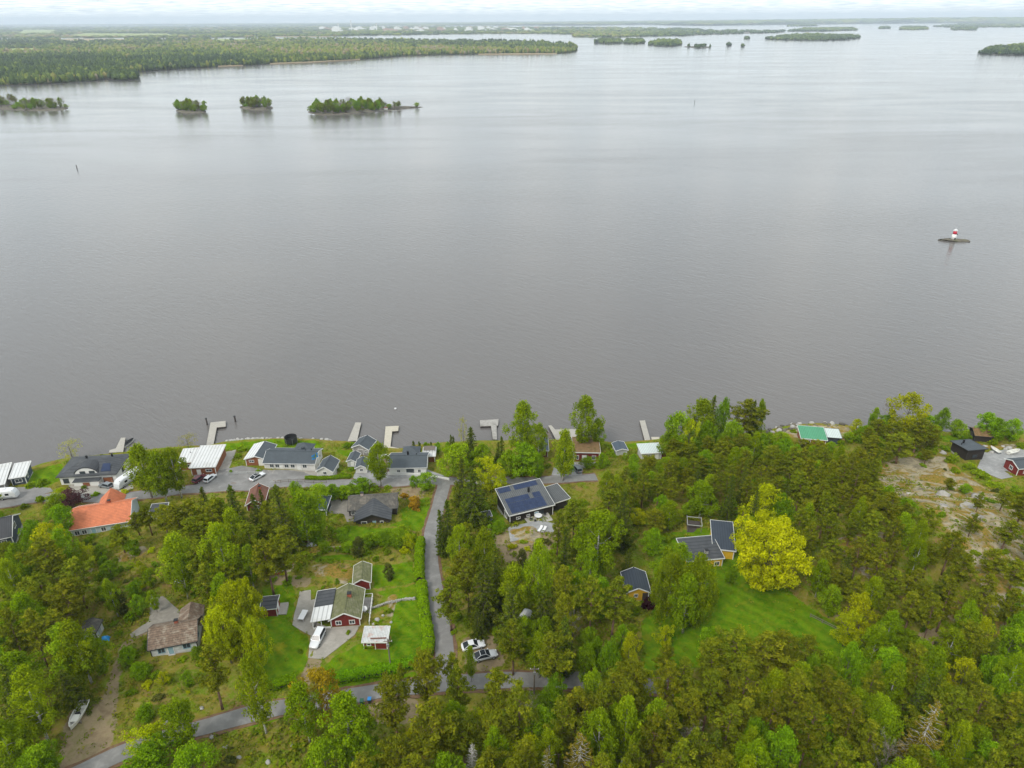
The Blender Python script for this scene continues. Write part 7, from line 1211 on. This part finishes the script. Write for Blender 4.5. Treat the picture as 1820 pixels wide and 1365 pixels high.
def plant(kind,x,y,H,W,key=None,z=None,label=None,group=None):
    n=cnt.get(kind,0); cnt[kind]=n+1; P=PROTO[kind]; trunk,crown,h0,w0=P[(n*7+int(abs(x)*3))%len(P)]
    lab,cat,grp=TL[kind]
    if key and TK.get(key): lab,grp=TK[key],None
    elif not label and grp:
        pl=near(x,y); szw='tall ' if H>1.08*h0*.9 else 'small ' if H<.66*h0 else ''; lab=szw+lab.replace('tall ','').replace('small ','')+' near '+pl; grp=grp+' near '+pl
    if label: lab,grp=label,group
    r=link({'leafy':'broadleaf_tree','gold':'yellow_tree','airy':'thin_tree','weeping':'weeping_birch','purple':'purple_tree','bare':'bare_tree','deadspruce':'dead_spruce','oldspruce':'ragged_spruce','thuja':'narrow_conifer','pine':'pine_tree','spruce':'spruce_tree','birch':'birch_tree','maple':'maple_tree','oak':'oak_tree'}.get(kind,kind),None); r.empty_display_size=.3
    r.location=(x,y,(gz(x,y) if z is None else z)-.15); r.rotation_euler=(random.uniform(-.03,.03),random.uniform(-.03,.03),random.uniform(0,6.28)); s=W/w0; r.scale=(s,s*random.uniform(.92,1.08),H/h0); tag(r,lab,cat,grp)
    link('trunk',trunk,r); link('crown',crown,r); return r
for t in TREES: plant(*t)
# single trees on the islets
SH_L=['tree on the long islet with the jetty','tree on a small round islet']
for i,p in enumerate(ISLETS):
    px=[a[0] for a in p]; py=[a[1] for a in p]; cx,cy=sum(px)/len(px),sum(py)/len(py); n=(95,46,48,130)[i]; k=0; rn=random.Random(60+i)
    while k<n:
        x,y=rn.uniform(min(px),max(px)),rn.uniform(min(py),max(py)); x,y=cx+(x-cx)*.97,cy+(y-cy)*.9
        if not inside(np.array([x]),np.array([y]),p)[0]: continue
        k+=1; u=(x-min(px))/(max(px)-min(px))
        if i==3 and u>.62 and rn.random()<.35: continue
        kind=rn.choice(['pine','leafy','leafy','birch','pine','bare'] if i==3 else ['leafy','bare','birch','bare','pine','leafy']); H=rn.choice([rn.uniform(5,9),rn.uniform(9,16),rn.uniform(11,15)])*(1 if i!=3 or u<.62 else .75); W=rn.uniform(6.5,10.5)
        plant(kind,x,y,H,W,None,1.2,{0:'tree on the long dark islet near the wooded mainland',1:'tree on the islet with greenery between two others',2:'tree on the round leafy islet',3:'tree on the long rocky islet with a jetty'}[i]+{'pine':', a pine','leafy':', round and green','birch':', a birch','bare':', leafless','airy':', thin crowned'}[kind],'islet trees')
r=thing('jetty','long low jetty on the far rocky islet','jetty',ISLETS[3][3][0],ISLETS[3][3][1]-6,0,12); MB().box(-22,30,-1.2,1.2,.6,.8).build('deck','deck_wood',r)
for k in range(7): MB().cyl(-20+k*8,0,-1,.59,.2,.2,6).build('pile','wood_dark',r)
h_=thing('islet_hut','small white hut by the jetty of the far rocky islet','hut',ISLETS[3][3][0]+4,ISLETS[3][3][1]+5,1.2); MB().box(-2.5,2.5,-2,2,0,2.4).build('wall','white_boards',h_); MB().extr([(-2.4,2.4),(2.4,2.4),(0,3.8)],-2.8,2.8,lambda u,v,z:(u,v,z)).build('roof','roof_rust',h_)
def make_bush(i):
    rn=random.Random(700+i); rg=np.random.default_rng(700+i); cl=[]; lobes=[(rn.uniform(-.55,.55),rn.uniform(-.55,.55),rn.uniform(.35,.65),rn.uniform(.45,1.15)) for _ in range(6)]
    for lx,ly,lr,lh in lobes:
        for k in range(9):
            a=k*2.4+rn.random(); u=rn.random(); rad=math.sqrt(1-u*u); cl.append((lx+math.cos(a)*rad*lr*.8,ly+math.sin(a)*rad*lr*.8,.1+u*lh*.9,rn.uniform(.16,.30)))
    C,Nn,s,t=clump_leaves(cl,30,.10,.4,.75,.85,0,rg,.3); return leaves('bush',C,Nn,s,t,None,.62,rg)
BM=[make_bush(i) for i in range(6)]; BV={}
bl={'g':('bush','leaf_bush','rounded green bush','green bushes'),'d':('bush','leaf_juniper','low dull olive bush','dull olive bushes'),'y':('bush','leaf_gold','low yellow green bush','yellow green bushes'),'o':('bush','leaf_rust','orange rust coloured bush on the lawn of the dark brown house','orange bushes'),'p':('bush','leaf_wine','round dark wine red bush beside the yellow cabin',None),'r':('bush','leaf_red','crimson rhododendron bush below the pale pavilion','crimson bushes')}
for j,(k,x,y,w_) in enumerate(BUSHES):
    nm,mt,lab,grp=bl[k]; key=(j%6,mt)
    if key not in BV: m=BM[j%6].copy(); m.materials.clear(); m.materials.append(MATS[mt]); BV[key]=m
    o=link(nm,BV[key]); s=w_/2; o.location=(x,y,gz(x,y)-.05); o.scale=(s*random.uniform(.8,1.2),s*random.uniform(.8,1.2),s*random.uniform(.6,1.1)) if k!='p' else (s*1.05,s*1.05,s*1.35); o.rotation_euler=(0,0,random.random()*6.28); tag(o,lab+(' near '+near(x,y) if k in 'gdy' else ''),'bush',(grp+' near '+near(x,y)) if k in 'gdy' else grp)
# undergrowth mesh
for p in FOOT: ok&=~inside(ux,uy,p)
ux,uy=ux[ok][:n_under],uy[ok][:n_under]; m=len(ux); per=8; uz=terrain(ux,uy); sc=RNG.uniform(.2,.7,m)*(.6+.8*np.clip(fbm(ux,uy,.08,33,2)+.5,0,1.2))
C=np.repeat(np.stack([ux,uy,uz],-1),per,0); rs_=np.repeat(sc,per)[:,None]; dd=unit(RNG.normal(size=C.shape)); dd[:,2]=np.abs(dd[:,2]); C=C+dd*rs_*np.array([1.1,1.1,.8]); tn=np.clip(np.repeat(RNG.random(m),per)*.7+.3*RNG.random(m*per),0,1)
tag(link('undergrowth',leaves('undergrowth',C,unit(dd+np.array([0,0,.5])+.5*RNG.normal(size=C.shape)),(rs_[:,0]*.42),tn,'leaf_under',.6)),'low herbs and seedlings covering the wild ground','undergrowth',kind='stuff')
# ------------------------------------------------------------------ far town on the horizon
rn=random.Random(77)
for i in range(46):
    dist=rn.uniform(8800,11500); px=rn.choice([rn.gauss(640,40),rn.gauss(800,60),rn.gauss(870,50),rn.uniform(540,980)]); x=(px-910)/1263*dist/1.123; w_=rn.uniform(30,95); hh=rn.uniform(16,44); mt=rn.choice(['far_white']*4+['far_brick'])
    o=MB().box(-w_/2,w_/2,-20,20,0,hh).box(-w_*.2,w_*.1,-12,12,hh,hh+rn.uniform(4,9)).box(w_/2,w_*.8,-15,15,0,hh*.6).build('town_building',mt); o.location=(x,dist,1); tag(o,'pale block of the distant town on the horizon','building','blocks of the distant town')
for px,hh,lab in((627,112,'tall slim chimney stack of the distant town above a white plant'),(604,85,'shorter chimney stack of the distant town left of the tallest'),(672,80,'lone chimney stack of the distant town right of the tallest')):
    d_=10000; o=thing('chimney_stack',lab,'chimney',(px-910)/1263*d_/1.123,d_,1); MB().cyl(0,0,0,hh,7,4.5,10).build('shaft','far_white',o); MB().cyl(0,0,hh,hh+5,5.2,5.2,10).build('rim','far_brick',o)
for i,(x,y,w_,mt) in enumerate(((-1032,1978,14,'far_white'),(-1026,1999,12,'far_white'),(-992,1975,16,'far_brick'),(-977,2006,12,'far_white'),(-445,2996,18,'far_white'),(-422,3018,12,'far_white'),(-1004,2161,11,'far_white'),(-929,2206,10,'far_white'))):
    o=thing('lakeside_cottage','pale cottage on the far mainland shore','cottage',x,y,1.5,rn.uniform(-20,20),'cottages on the far mainland shore'); MB().box(-w_/2,w_/2,-4,4,0,3.5).build('wall',mt,o); MB().extr([(-4.6,3.4),(4.6,3.4),(0,6.2)],-w_/2-.5,w_/2+.5,lambda u,v,z:(u,v,z)).build('roof','roof_rust' if i%2 else 'roof_slate',o)
# ------------------------------------------------------------------ air: pale even haze round camera and scene
hb=MB().box(-45000,45000,-200,46000,-8.5,330).mesh('haze'); hm=bpy.data.materials.new('haze'); hm.use_nodes=True; hn=hm.node_tree
for q in list(hn.nodes): hn.nodes.remove(q)
ho=hn.nodes.new('ShaderNodeOutputMaterial'); pv=hn.nodes.new('ShaderNodeVolumePrincipled'); pv.inputs['Color'].default_value=(.78,.89,1.0,1); pv.inputs['Density'].default_value=HAZE; pv.inputs['Anisotropy'].default_value=.0; hn.links.new(pv.outputs[0],ho.inputs['Volume']); hb.materials.append(hm)
try: hm.volume_intersection_method='FAST'
except Exception: pass
tag(link('haze',hb),'thin pale haze lying over the lake and far land','haze',kind='stuff')
print('OBJECTS',len(bpy.data.objects))
